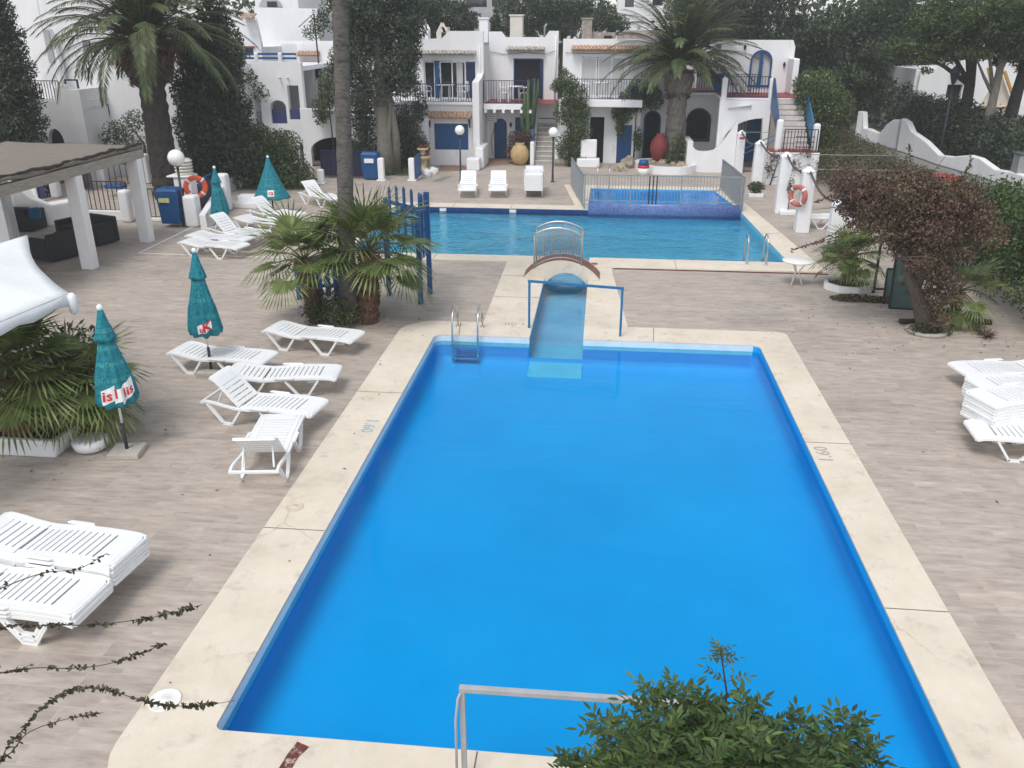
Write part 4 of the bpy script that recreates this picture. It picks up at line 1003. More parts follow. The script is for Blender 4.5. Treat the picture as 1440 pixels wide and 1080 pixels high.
for x0,x1 in ((-7.97,-7.76),): shutter(A,x0,x1,2.9,4.55,41.94,1,BLUER)
shutter(A,-6.50,-6.06,2.9,4.5,42.06,1,NAVY)
m = MB(); m.box(-6.95,-6.66,42.09,42.097,2.95,4.45); m.build('curtain',CURT,A)
tiles(A,-8.7,-6.0,41.6,41.995,4.83,4.96,TERRAD)
m = MB(); m.add([(-5.97,40.36,0),(-5.66,40.36,0),(-5.66,43.0,0),(-5.97,43.0,0),(-5.97,40.36,3.72),(-5.66,40.36,3.72),(-5.66,41.4,3.85),(-5.97,41.4,3.85),(-5.97,43.0,4.3),(-5.66,43.0,4.3)],[(3,2,1,0),(0,1,5,4),(4,5,6,7),(7,6,9,8),(1,2,9,6),(1,6,5),(3,0,7,8),(0,4,7),(2,3,8,9)]); m.build('party_wall',WHITE,A,bevel=.02)
chimney(A,-5.95,44.6,5.3,6.35,.42,.5); chimney(A,-8.9,44.5,5.3,5.9,.5,.6,WHITE,True); chimney(A,-8.0,44.5,5.3,5.75,.5,.6,WARM,True); box(A,'roof_block',WARM,-8.0,-7.7,44.2,44.9,5.33,6.0)
for x in (-5.85,): m = MB(); m.tube([(x+.03,41.95,2.9),(x+.03,41.95,5.2)],.035,8); m.build('downpipe',WHITE2,A)
m = MB(); m.box(-8.22,-8.0,40.488,40.499,1.42,1.58); v,f = textmesh('881',.12); m.add([(-8.11+x,40.486,1.46+y) for x,y,_ in v],f,1); m.build('number_plate',[WHP,BLACKP],A,fix=False)
# ---------------------------------------------------------------- terraced house B (arched blue door under the balcony)
B = thing('terraced_house','white terraced house with the arched blue door under a railed balcony','house',(-4.1,43,0),'white terraced houses beyond the pools')
wall(B,rect(-5.655,-2.3,0,2.66),[arch(-5.32,-4.68,0,1.9),rect(-4.28,-3.6,0,1.96)],43.0,43.3)
door(B,arch(-5.31,-4.69,.01,1.89),43.1,BLUEP); door(B,rect(-4.27,-3.61,.01,1.95),43.1,BLUEP)
m = MB(); m.box(-5.6,-3.36,41.4,44.0,2.44,2.70); 
for i in range(6): x = -5.5+i*.42; m.box(x-.06,x+.06,41.25,43.0,2.3,2.435)
m.build('balcony',WHITE,B,bevel=.015)
box(B,'balcony_floor',REDF,-5.58,-2.3,41.48,43.98,2.702,2.72)
rails(B,[((-5.6,41.45),(-3.42,41.45)),((-3.42,41.45),(-3.42,43.2))],2.725,3.72)
wall(B,[(-5.655,2.71),(-2.3,2.71),(-2.3,5.83),(-2.75,5.83),(-2.95,5.55),(-4.85,5.55),(-5.05,5.80),(-5.655,5.80)],[rect(-4.46,-3.1,2.72,4.6)],44.0,44.25)
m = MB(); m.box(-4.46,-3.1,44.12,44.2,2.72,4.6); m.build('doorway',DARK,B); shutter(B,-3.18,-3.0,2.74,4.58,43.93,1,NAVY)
m = MB(); m.box(-4.46,-4.40,44.03,44.09,2.72,4.6); m.box(-4.46,-3.1,44.03,44.09,4.54,4.6); m.build('door_frame',BLUEP,B)
tiles(B,-4.78,-2.95,43.6,43.995,4.97,5.10,TERRAD)
box(B,'roof',GREYW,-5.6,-2.4,44.3,50,5.2,5.3)
chimney(B,-4.5,46,5.3,6.5,.62,.6,WARM); m = MB(); m.tube([(-3.1,46,5.3),(-3.1,46,6.0),(-3.0,46,6.15)],.05,8); m.build('flue',GALV,B)
m = MB(); m.box(-5.6,-5.15,42.72,42.99,1.75,2.28); 
m.lathe((-5.37,42.71,2.0),[(0.001,0),(.001,.001)],6)
a_ = m.build('air_conditioner',WHITE2,B,bevel=.02); m = MB()
for k in range(5): m.box(-5.57,-5.2,42.705,42.718,1.82+k*.085,1.85+k*.085)
m.build('grille',GREYW,a_)
wall_lamp(B,-4.48,43.0,1.62)
m = MB(); m.tube([(-5.3,42.96,2.3),(-5.25,42.96,1.6),(-5.45,42.96,.9),(-5.4,42.96,.2)],.014,5); m.build('cable',IRON,B)
m = MB(); m.tube([(-2.42,43.95,2.75),(-2.42,43.95,5.6)],.035,8); m.build('downpipe',WHITE2,B)
m = MB(); m.tube([(-5.6,43.94,4.9),(-4.9,43.96,4.78),(-3.9,43.96,4.86),(-2.9,43.95,4.8),(-2.4,43.94,4.95)],.012,5); m.build('cable',IRON,B)
# ---------------------------------------------------------------- central stairs
S = thing('outdoor_stairs','straight outdoor stairs between the two balconies with white side posts','stairs',(-2.72,41,0))
m = MB(); n = 14
m.prism([(41.0,0)] + [p for i in range(n) for p in ((41.0+i*.225, (i+1)*.193),(41.0+(i+1)*.225,(i+1)*.193))] + [(41.0+n*.225,0)], -3.14, -2.22, axis='x'); m.build('steps',STAIRM,S)
m = MB()
for i in range(n): m.box(-3.16,-2.2,40.975+i*.225,41.06+i*.225,(i+1)*.193-.03,(i+1)*.193+.014)
m.build('tread_edge',WARM,S)
for x0,x1 in ((-3.36,-3.165),(-2.195,-2.0)):
    m = MB(); m.box(x0,x1,40.78,41.0,0,1.08); m.build('side_post',WHITE2,S,bevel=.05)
    m = MB(); m.prism([(41.0,0),(44.1,0),(44.1,2.75),(41.0,.2)],x0,x1,axis='x'); m.build('side_wall',WHITE,S)
m = MB(); railing(m,(-3.26,41.05),(-3.26,43.9),.62,1.32,.13,.01,.02,0,0,2.35); m.build('handrail',BLUEM,S)
box(S,'red_landing',REDF,-3.14,-2.22,44.155,44.9,2.69,2.715) if False else None
# ---------------------------------------------------------------- terraced house C (curtained windows)
Cc = thing('terraced_house','white terraced house with curtained balcony windows left of the palm','house',(-.3,42,0),'white terraced houses beyond the pools')
wall(Cc,rect(-2.0,1.72,0,2.62),[rect(-.62,.04,.0,2.1),rect(.66,1.36,0,1.75)],42.0,42.3)
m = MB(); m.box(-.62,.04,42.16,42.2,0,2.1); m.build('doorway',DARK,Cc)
door(Cc,rect(.67,1.35,.01,1.74),42.12,BLUEP)
box(Cc,'balcony',WHITE,-2.0,1.72,40.95,42.5,2.625,2.95,bevel=.03)
rails(Cc,[((-1.75,41.02),(1.68,41.02))],2.96,3.83)
wall(Cc,rect(-2.0,3.0,2.96,5.5),[rect(-1.1,.92,2.98,4.72)],42.5,42.75)
window(Cc,-1.09,-.40,2.98,4.70,42.6,curtain=True); window(Cc,-.36,.91,2.98,4.70,42.6,(.28,),curtain=True)
tiles(Cc,-1.6,1.9,42.05,42.495,5.02,5.18,TERRA)
box(Cc,'roof',GREYW,-1.95,2.9,42.8,50,5.1,5.2)
chimney(Cc,-1.0,46,5.2,6.35,.5,.5,STONE); box(Cc,'roof_block',OLDTILE,-.75,.4,46,47,5.25,5.75); box(Cc,'roof_hatch',DARK,-.15,.25,45.8,45.99,5.25,5.6); 
m = MB(); m.prism([(.5,5.25),(3.6,5.25),(3.4,5.6),(2.6,5.85),(.9,5.85),(.55,5.65)],46.2,48,axis='y'); m.build('old_roof',OLDTILE,Cc,bevel=.03); box(Cc,'red_edge',REDF,.5,3.6,46.0,46.195,5.22,5.36)
for x in (-.9,-1.1): pass
m = MB(); m.tube([(-1.9,42.45,4.9),(-.6,42.46,4.86),(1.9,42.45,4.93)],.012,5); m.build('cable',IRON,Cc)
m = MB(); m.tube([(1.6,41.93,.1),(1.6,41.93,2.6)],.04,8); m.build('downpipe',WHITE2,Cc)
# furniture on balconies
chair((-8.3,41.2,2.835),2.2,'white plastic armchair at the left end of the blue-shutter house balcony'); chair((-6.5,41.1,2.835),-1.8,'white plastic armchair at the right end of the blue-shutter house balcony'); table((-7.35,41.2,2.835),'white terrace table on the balcony above the shuttered window')
chair((-4.75,42.1,2.725),1.9,'white armchair left of the table on the red floored balcony'); chair((-3.7,42.2,2.725),-1.9,'white armchair right of the table on the red floored balcony'); table((-4.2,42.2,2.725),'white terrace table on the red floored balcony')
chair((-.9,41.7,2.955),1.5,'white armchair left on the balcony of the curtained windows'); chair((.7,41.6,2.955),-1.6,'white armchair right on the balcony of the curtained windows'); table((-.1,41.6,2.955),'white terrace table below the curtained windows')
p = G(843,223); chair((p.x,p.y+.1,.42),.5,'upper white plastic armchair of the pair standing by the dark doorway'); chair((p.x+.02,p.y,0),.4,'lower white plastic armchair of the pair by the dark doorway')
# ---------------------------------------------------------------- arcade house D (arched door and barred window behind the right palm)
D = thing('arcade_house','white house with arched doorway, barred arched window and railed roof terrace behind the palm','house',(3.4,43.3,0))
wall(D,rect(1.725,6.2,0,3.05),[arch(1.95,2.72,.0,2.3),arch(4.02,5.02,1.0,2.35)],43.2,43.5)
m = MB(); m.prism(arch(1.95,2.72,.0,2.3),43.35,43.39,axis='y'); m.build('doorway',DARK,D)
m = MB(); m.plate(arch(1.93,2.74,.0,2.32),[arch(2.0,2.67,.02,2.25)],43.16,43.2,'y'); m.build('door_frame',BLUEP,D)
m = MB(); m.prism(arch(4.02,5.02,1.0,2.35),43.38,43.42,axis='y'); m.build('window_recess',DARK,D)
m = MB()
for i in range(9): x = 4.0+i*.13; m.box(x-.009,x+.009,43.08,43.1,.95,2.2)
for z in (.97,1.6): m.box(3.98,5.06,43.07,43.09,z,z+.02)
m.build('window_bars',IRON,D)
m = MB(); m.plate(arch(3.94,5.10,.92,2.45),[arch(4.02,5.02,1.0,2.35)],43.14,43.2,'y'); m.build('window_surround',IRON,D)
box(D,'terrace_slab',WHITE,1.725,6.2,42.9,47.5,3.055,3.16,bevel=.02)
box(D,'terrace_floor',REDF,3.4,5.6,42.95,47,3.162,3.18)
rails(D,[((3.2,43.0),(5.1,43.0))],3.18,4.05); box(D,'blue_gate',BLUEP,5.15,5.5,42.95,43.0,3.2,4.0)
wall(D,rect(3.0,6.0,3.16,5.2),[],46.0,46.3); wall_lamp(D,3.15,43.2,2.5)
wall(D,[(4.4,3.17),(6.3,3.17),(6.3,3.5),(5.9,3.6),(5.6,4.0),(5.3,4.2),(4.4,4.2)],[],44.2,44.45)
# ---------------------------------------------------------------- corner house E (upper arched window, blue stair rails)
E_ = thing('corner_house','white corner house with arched upper window, blue stair rail and low front arch','house',(6.6,40,0))
zl = 3.05
m = MB(); m.plate([(5.05,0),(7.25,0),(7.25,zl),(5.05,zl)],[arch(5.3,7.9,0,2.28,1.0)[0:1]+[(7.12,0)]+[p for p in arch(5.3,8.6,0,2.3,1.15,18) if p[0]<7.12 and p[1]>.4]],40.0,40.3,'y'); m.build('wall',WHITE,E_,bevel=.02)
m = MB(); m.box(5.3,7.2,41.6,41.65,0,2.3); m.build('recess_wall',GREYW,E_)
box(E_,'blue_panel',BLUEP,6.5,7.12,41.2,41.25,.3,2.2)
m = MB()
for i in range(13): x = 5.4+i*.13; m.box(x-.01,x+.01,40.7,40.72,.3,2.25)
for z in (.4,1.3): m.box(5.35,7.1,40.69,40.71,z,z+.025)
m.build('iron_grille',IRON,E_)
box(E_,'terrace_slab',WHITE,5.05,8.7,40.05,45,3.06,3.14,bevel=.02); box(E_,'terrace_floor',REDF,5.2,8.6,40.1,44.9,3.142,3.165)
rails(E_,[((5.35,40.12),(7.15,40.12)),((5.8,42),(7.0,42))],3.17,4.02)
for x in (5.2,7.22): m = MB(); m.box(x-.12,x+.12,40.0,40.24,3.0,3.98); m.build('terrace_post',WHITE2,E_,bevel=.07)
wall(E_,[(5.3,3.16),(8.62,3.16),(8.62,5.15),(8.5,5.45),(5.3,5.45)],[arch(6.70,7.62,3.45,4.98)],43.2,43.5,bevel=.03)
m = MB(); m.prism(arch(6.70,7.62,3.45,4.98),43.36,43.4,axis='y'); m.build('arched_window',CURT,E_)
m = MB(); m.plate(arch(6.66,7.66,3.40,5.03),[arch(6.74,7.58,3.5,4.94)],43.15,43.22,'y'); m.box(7.08,7.24,43.17,43.21,3.5,4.9); m.build('arched_frame',BLUER,E_)
wall(E_,[(8.32,3.16),(8.62,3.16),(8.62,5.1),(8.32,5.4)],[],40.5,43.15) if False else None
m = MB(); m.box(8.35,8.62,41.8,43.15,3.17,4.7); m.build('side_wall',WHITE,E_,bevel=.05)
wall_lamp(E_,6.35,43.2,5.15); wall_lamp(E_,8.2,43.2,4.4)
box(E_,'roof',GREYW,5.3,8.6,43.5,48,5.2,5.3); m = MB(); m.tube([(5.4,39.95,2.75),(6.4,39.93,2.85)],.05,8); m.build('drain_pipe',WHITE2,E_)
# front stair block
T = thing('side_stairs','outdoor stairs with blue side panels rising to the corner house terrace','stairs',(7.8,37.5,0))
SX0, SX1 = 7.32, 8.5
m = MB(); n = 9; y0, z0 = 37.6, 1.35; dy, dzs = .27, .2
m.prism([(y0,0)]+[p for i in range(n) for p in ((y0+i*dy,z0+(i+1)*dzs-.05),(y0+(i+1)*dy,z0+(i+1)*dzs-.05))]+[(y0+n*dy,0)],SX0,SX1,axis='x'); m.build('steps',pmat('pinkish_step',(.46,.40,.38),.8,.2,4.),T)
m = MB()
for i in range(n): m.box(SX0,SX1,y0-.02+i*dy,y0+i*dy-.002,z0+i*dzs-.02,z0+(i+1)*dzs-.051)
m.build('riser',pmat('pale_riser',(.62,.58,.56),.8,.15,4.),T)
box(T,'landing_wall',WHITE,6.75,8.75,36.5,37.595,0,1.30,bevel=.02); box(T,'landing_floor',REDF,6.8,8.7,36.53,37.57,1.302,1.325)
m = MB(); m.prism([(37.2,1.7),(40.0,2.75),(40.0,4.0),(39.7,3.95),(37.2,1.9)],7.22,7.27,axis='x'); m.build('blue_panel',BLUEP,T)
m = MB(); m.prism([(37.5,1.6),(40.2,2.95),(40.2,3.9),(37.5,2.4)],8.56,8.61,axis='x'); m.build('blue_panel',BLUEM,T)
for (x,y,a,b) in ((7.15,37.0,1.3,2.55),(8.62,37.0,1.3,2.4),(8.62,40.2,3.0,4.1)): m = MB(); m.box(x-.13,x+.13,y-.13,y+.13,a,b); m.build('post',WHITE2,T,bevel=.08)
m = MB(); railing(m,(7.3,36.6),(8.6,36.6),1.33,2.2,.12,.012,.022)
for z in (1.5,1.7,1.9): m.box(7.75,8.5,36.58,36.61,z,z+.03)
m.build('gate',IRON,T)
m = MB()
for dz in (0,.22): m.tube([(6.0,38.2,1.0+dz),(7.1,37.1,1.75+dz)],.02,6)
m.build('blue_rail',BLUEM,T)
# ---------------------------------------------------------------- curved white garden wall, palm planter, jars
gw = thing('garden_wall','low white garden wall that curves up beside the right palm','wall',(4.5,40.5,0))
m = MB(); p0, p1, p2 = G(965,250), G(1000,243), G(1030,235)
prof = [(0,1.55),(.08,1.62),(.2,1.6),(.3,1.3),(.5,1.12),(.7,1.06),(1.1,1.05),(1.5,1.12),(1.9,1.45),(2.3,2.0),(2.7,2.6)]
x0 = 3.75; y0w = 39.6
m.plate([(x0,0)]+[(x0+2.1,0)]+[(x0+a*.78,z*.85) for a,z in prof[::-1]],[],y0w,y0w+.28,'y'); m.build('front',WHITE,gw,bevel=.03)
m = MB(); m.box(x0,x0+.28,y0w+.285,42,0,1.3); m.build('return',WHITE,gw,bevel=.03)
pl = thing('palm_planter','low round white planter bed of stones under the right palm','planter',(3.1,39.8,0))
def ringbed(t, pts, h, th, mat, fillm):
    n = len(pts); c = Vector((sum(p[0] for p in pts)/n, sum(p[1] for p in pts)/n))
    inn = [(c.x+(p[0]-c.x)*(1-th), c.y+(p[1]-c.y)*(1-th)) for p in pts]
    m = MB(); m.plate(pts,[inn],0,h); m.build('rim',mat,t,bevel=.03); m = MB(); m.prism(inn,.0,h-.06); m.build('soil',fillm,t)
cc = G(950,248); pts = [(3.0+1.45*math.cos(a)*(1+.1*math.sin(3*a)), 40.2+1.55*math.sin(a)) for a in [2*PI*i/24 for i in range(24)]]
ringbed(pl,pts,.33,.12,WHITE2,STONE)
def stone(mb, c, r, seed):
    rn = random.Random(seed); bm = bmesh.new(); bmesh.ops.create_icosphere(bm, subdivisions=2, radius=1)
    off = Vector((rn.random()*9,rn.random()*9,rn.random()*9))
    vs = [(c[0]+v.co.x*r[0]*(1+.5*mnoise.noise(v.co*1.3+off)), c[1]+v.co.y*r[1]*(1+.5*mnoise.noise(v.co*1.3+off)), c[2]+v.co.z*r[2]*(1+.4*mnoise.noise(v.co*1.6+off))) for v in bm.verts]
    fs = [tuple(v.index for v in f.verts) for f in bm.faces]; bm.free(); mb.add(vs, fs, 0, False)
def rock(c, r, label, mat=None, group=None):
    m = MB(); stone(m, c, r, hash(label) % 1000 if False else sum(map(ord,label))); return tag(m.build('rock',mat or STONE,loc=c),label,'rock',group)
m = MB()
for i in range(26): a = random.uniform(0,6.28); q = random.uniform(.2,1.); stone(m,(3.0+1.15*q*math.cos(a),40.2+1.2*q*math.sin(a),.3),(.14,.12,.1),i)
tag(m.build('gravel',pmat('ochre_pebbles',(.42,.34,.24),.9,.4,4.),pl),None,None,kind='stuff')
def jar(pos, prof, mat, label, n=28):
    m = MB(); m.lathe(pos, prof, n); return tag(m.build('clay_jar',mat,loc=pos),label,'jar')
p = AY(925,240,41.0); jar((p.x,41.0,.22),[(.17,0),(.28,.15),(.40,.46),(.425,.66),(.385,.9),(.26,1.1),(.17,1.2),(.2,1.27),(.14,1.27),(.12,1.15)],REDJ,'big red clay jar beside the right palm trunk')
p = G(730,233); jar((p.x,p.y+.3,0),[(.2,0),(.33,.12),(.44,.4),(.43,.62),(.30,.86),(.20,.94),(.24,1.02),(.18,1.02),(.15,.9)],YELJ,'round yellow clay jar left of the white stairs')
for (u, v, r, lab) in ((882,236,(.32,.25,.35),'dark rough rock beside the white round planter'),(872,240,(.3,.3,.22),'pale flat rock beside the dark rough rock'),(813,232,(.5,.25,.3),'brown rock left of the white flower trough'),(790,233,(.4,.22,.3),'brown rock at the right foot of the stairs')):
    p = G(u,v); rock((p.x,p.y,r[2]*.5),r,lab,pmat('pale_rock',(.42,.35,.27),.9,.35,4.,.5,12) if 'pale' in lab else STONE)
# white seat-like masonry plant trough right of stairs; white bench by unit A
def masonry(name, label, cat, parts):
    t = thing(name,label,cat,(parts[0][0],parts[0][2],0))
    for q in parts: box(t,q[6],WHITE2,*q[:6],bevel=.06)
p = G(826,236); masonry('flower_trough','white masonry trough with a leaning white slab by the chairs','trough',[(p.x-.5,p.x+.55,p.y-.1,p.y+.4,0,.42,'base'),(p.x-.35,p.x+.4,p.y+.1,p.y+.35,.43,1.25,'slab')])
p = G(667,240); masonry('masonry_bench','white stepped masonry bench at the corner of the shuttered house','bench',[(p.x-.35,p.x+.25,p.y-.1,p.y+.5,0,.55,'seat'),(p.x-.05,p.x+.35,p.y+.55,p.y+2.4,0,.95,'side')])
m = MB(); p = G(905,246,.0); m.lathe((p.x-.02,p.y,.0),[(.22,0),(.25,.3)],16,0); m.lathe((p.x-.02,p.y,.301),[(.25,0),(.25,.12)],16,1); m.lathe((p.x-.02,p.y,.422),[(.25,0),(.18,.22),(.0,.24)],16,2)
tag(m.build('striped_pot',[WHP,REDP,BLUEP],loc=p),'small striped pot in white, red and blue by the round planter','pot')
# tiered pots by unit A stairs
t = thing('side_stairway','pale plastered stairway with wooden rails left of the shuttered window','stairs',(-8.6,39.5,0))
m = MB(); m.prism([(-9.75,0),(-7.95,0),(-7.95,.55),(-8.1,.75),(-9.75,2.0)],39.55,40.1,axis='y'); m.build('stair_side',WARM,t,bevel=.02)
for y in (39.5,): 
    for dz in (.35,.75): m = MB(); m.bar((-9.8,y,1.75+dz),(-7.9,y,.28+dz),.06,.06); m.build('handrail',pmat('ochre_wood',(.38,.26,.13),.7,.2,6.,stretch=(6,1,6)) if dz<.5 else MATS['ochre_wood'],t)
m = MB(); m.box(-7.95,-7.86,39.46,39.54,0,1.1); m.build('rail_post',MATS['ochre_wood'],t)
p = G(592,248); t = thing('tiered_planter','three-tiered yellow stone planter with red flowers','planter',(p.x,p.y+.6,0))
m = MB(); m.lathe((p.x,p.y+.6,0),[(.22,0),(.22,.3),(.15,.32),(.13,.62),(.36,.70),(.38,.78),(.15,.80),(.10,1.0),(.24,1.06),(.26,1.12),(.05,1.13)],20); m.build('pedestal',pmat('pale_yellow_stone',(.50,.40,.26),.8,.25,5.),t); foliage('flowers',leafmat('red_flower',(.10,.03,.02),(.25,.05,.04),(.06,.10,.03),.3),[((p.x,p.y+.6,.82),(.3,.3,.08)),((p.x,p.y+.6,1.17),(.22,.22,.1))],260,.09,.05,t)
for (u,v,lab) in ((607,246,'white boulder beside the tiered planter'),(598,250,'white low block below the tiered planter')): q = G(u,v); rock((q.x,q.y+.3,.12),(.22,.2,.2),lab,WHITE2)
# white posts with blue gate left of the unit A stairs
for (bu, tv, lab) in (((537,254),222,'white gate post right of the blue bin by the big conifer'),((580,254),222,'white gate post with blue gate before the tiered planter'),((452,258),238,'round topped white post by the tall palm trunk')):
    b = G(*bu); zt = Z_at(tv,b.y,bu[0]); t = thing('gate_post',lab,'post',(b.x,b.y,0),'white gate posts before the houses')
    m = MB(); m.box(b.x-.13,b.x+.13,b.y-.13,b.y+.13,.06,zt); m.build('shaft',WHITE2,t,bevel=.05); m = MB(); m.box(b.x-.19,b.x+.19,b.y-.19,b.y+.19,0,.06); m.build('foot',WHITE2,t,bevel=.02)
    if 'blue gate' in lab: m = MB(); m.box(b.x+.16,b.x+.2,b.y-.1,b.y+1.0,.1,1.05); m.build('gate',BLUEP,t)
a, b = G(450,252), G(532,254)
t = thing('navy_fence','navy bar fence in front of the dark archway','fence',((a.x+b.x)/2,a.y,0)); m = MB(); railing(m,(a.x,a.y+.3),(b.x-.1,a.y+.3),.05,1.15,.16,.012,.025); m.build('railing',NAVY,t)
m = MB(); m.box(a.x,b.x-.1,a.y+.32,a.y+.34,.1,1.1); m.build('mesh_backing',pmat('navy_mesh',(.018,.022,.045),.8,.3,12.),t)
def bin_(p, label, h0=.35, h1=1.35, w=.30):
    t = thing('litter_bin',label,'bin',(p.x,p.y,0),'blue litter bins')
    m = MB(); m.tube([(p.x+w*.75,p.y+.05,0),(p.x+w*.75,p.y+.05,h1)],.03,8); m.build('post',IRON,t)
    m = MB(); m.add([(p.x+sx*w*k,p.y+sy*w*.8*k,z) for k,z in ((.85,h0),(1,h1-.12)) for sx,sy in ((-1,-1),(1,-1),(1,1),(-1,1))],[(3,2,1,0),(4,5,6,7),(0,1,5,4),(1,2,6,5),(2,3,7,6),(3,0,4,7)]); bd = m.build('body',BLUEM if False else BLUEP,t,bevel=.03)
    m = MB(); m.add([(p.x+sx*w*1.05*k,p.y+sy*w*.85*k,z) for k,z in ((1,h1-.118),(.8,h1)) for sx,sy in ((-1,-1),(1,-1),(1,1),(-1,1))],[(3,2,1,0),(4,5,6,7),(0,1,5,4),(1,2,6,5),(2,3,7,6),(3,0,4,7)]); m.build('lid',BLUEP,t,bevel=.03)
    return bd, t
p = G(246,318); bd, t = bin_(p,'blue litter bin with a yellow label by the left railing',.12,1.25,.36); m = MB(); m.box(p.x-.25,p.x+.1,p.y-.325,p.y-.30,.82,.96); m.build('label_plate',pmat('yellow_green_label',(.55,.56,.25),.6,.2,12.),bd)
p = G(523,252); bd, t = bin_(p,'blue litter bin with a white label by the navy fence',.05,1.15,.36); m = MB(); m.box(p.x-.2,p.x+.2,p.y-.325,p.y-.30,.72,.90); m.build('label_plate',WHP,bd)
# ---------------------------------------------------------------- left-centre building with arches (behind the bushes)
K = thing('arched_building','white two-storey building with arched openings and navy balcony panels behind the dark bush','house',(-14,40.5,0))
x = lambda u: X_at(u,40.5); z = lambda v,u=390: Z_at(v,40.5,u)
wall(K,[(x(300),0),(x(428),0),(x(428),z(88)),(x(372),z(85)),(x(350),z(87)),(x(300),z(88))],[arch(x(330),x(367),z(176),z(122),.75),arch(x(380),x(402),z(174),z(141),.3),rect(x(406),x(422),z(168),z(120)),arch(x(416),x(432)-.35,0,z(200),.3)],40.5,40.8)
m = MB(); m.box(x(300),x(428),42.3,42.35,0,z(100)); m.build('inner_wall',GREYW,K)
for (a,b) in ((380,402),(406,422)): box(K,'balcony_panel',pmat('navy_panel',(.045,.055,.16),.6,.3,4.) if a==380 else MATS['navy_panel'],x(a),x(b),40.62,40.66,z(174),z(154))
rails(K,[((x(330),40.6),(x(367),40.6))],z(176),z(158))
# roof terrace railing with round posts
for u in (345,367,400): m = MB(); m.box(x(u)-.1,x(u)+.1,40.5,40.7,z(88),z(74)); m.build('terrace_post',WHITE2,K,bevel=.06)
m = MB()
for (a,b) in ((345,367),(367,400),(400,422)):
    for vv in (76,82): m.bar((x(a),40.6,z(vv)),(x(b),40.6,z(vv)),.05,.09)
m.build('terrace_rail',BLUER,K)
for u in (398,409): m = MB(); m.tube([(x(u),40.5,z(109)),(x(u),40.1,z(109)-.02)],.035,8); m.build('spout',WHITE2,K)
box(K,'floor_slab',WHITE,x(300),x(428),40.8,46,z(90)-.3,z(90)-.1)
box(K,'mid_slab',WHITE,x(300),x(428),40.81,46,z(180)-.25,z(180)-.05)
# right wing with lower arch
K2 = thing('arcade_wing','low white arcade wing with a dark archway beside the tall palm trunk','house',(-11.5,40,0))
x = lambda u: X_at(u,39.6); z = lambda v,u=470: Z_at(v,39.6,u)
wall(K2,[(x(421),0),(x(600),0),(x(600),z(168)),(x(560),z(165)),(x(500),z(163)),(x(470),z(155)),(x(421),z(153))],[arch(x(432),x(508),0,z(193),.6),arch(x(522),x(566),0,z(196),.5)],39.6,39.9)
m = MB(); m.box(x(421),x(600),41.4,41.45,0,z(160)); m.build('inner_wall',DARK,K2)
box(K2,'terrace_slab',WHITE,x(421),x(600),39.9,45.5,z(160)-.3,z(160)-.15)
rails(K2,[((x(500),39.75),(x(592),39.75))],z(165)-.1,z(148),NAVY)
K3 = thing('rear_house','white rear house with a red tiled canopy behind the palm trunk','house',(-11,46,0))
x = lambda u: X_at(u,45.8); z = lambda v,u=440: Z_at(v,45.8,u)
wall(K3,rect(x(425),x(600),0,z(62)),[rect(x(427),x(442),z(110),z(87)),rect(x(446),x(456),z(110),z(89))],45.8,46.1)
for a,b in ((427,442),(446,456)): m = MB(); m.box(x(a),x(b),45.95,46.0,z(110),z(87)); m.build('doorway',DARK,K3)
tiles(K3,x(426),x(456),45.3,45.79,z(78),z(73),TERRA); box(K3,'roof_edge',WHITE,x(392),x(600),45.85,47,z(62),z(58))
m = MB(); railing(m,(x(438),45.0),(x(520),45.0),z(140),z(110),.14); m.build('railing',IRON,K3)
# big back walls
def backhouse(label, Y, pts, wins=(), extra=None, mat=WHITE, depth=6, name='background_house'):
    xs = [X_at(u,Y) for u,_ in pts]; t = thing(name,label,'house',((min(xs)+max(xs))/2,Y,0),'white houses further back')
    P = [(X_at(u,Y),Z_at(v,Y,u)) for u,v in pts]; x0, x1 = min(xs), max(xs)
    wall(t,[(x0,0),(x1,0)]+P[::-1] if P[0][0]<P[-1][0] else [(x0,0),(x1,0)]+P,[rect(X_at(a,Y),X_at(b,Y),Z_at(d,Y,a),Z_at(c,Y,a)) for a,c,b,d in wins],Y,Y+.3,mat)
    for a,c,b,d in wins: window(t,X_at(a,Y),X_at(b,Y),Z_at(d,Y,a),Z_at(c,Y,a),Y+.14,frame=NAVY)
    m = MB(); m.box(x0,x1,Y+.3,Y+depth,0,min(p[1] for p in P)-.15); m.build('body',mat,t)
    return t
backhouse('big plain white house wall behind the palm trunk with an arched dormer',50,[(372,10),(455,12),(456,60),(470,60)][:2]+[(457,12)],[])
t = backhouse('white house with a red edged roof step at the top left',47,[(325,20),(340,20),(345,23),(372,28),(376,62)],[(353,66,365,78)]); tiles(t,X_at(352,46.4),X_at(370,46.4),46.2,46.95,Z_at(26,46.5,360),Z_at(20,46.5,360),TERRA); box(t,'sill',REDF,X_at(352,46.9),X_at(367,46.9),46.9,46.99,Z_at(67,46.9,360),Z_at(65,46.9,360))
t = backhouse('white house with a low arched window at the top edge',58,[(374,-40),(430,-40),(432,-38)],[]); m = MB(); YY = 57.9; m.prism(arch(X_at(379,YY),X_at(410,YY),Z_at(10,YY,395),Z_at(-4,YY,395),.6),YY,YY+.05,axis='y'); m.build('arch_panel',GREYW,t); m = MB(); m.box(X_at(390,57.8),X_at(403,57.8),57.82,57.86,Z_at(10,57.8,395),Z_at(2,57.8,395)); m.build('window',GLASS,t)
t = backhouse('pinkish white rooftop house with small tiled chimney behind the arcade',53,[(415,43),(455,43),(458,44)],[],mat=WARM); chimney(t,X_at(401,52.5),52.5,Z_at(64,52.5),Z_at(55,52.5),.5,.5,WARM); 
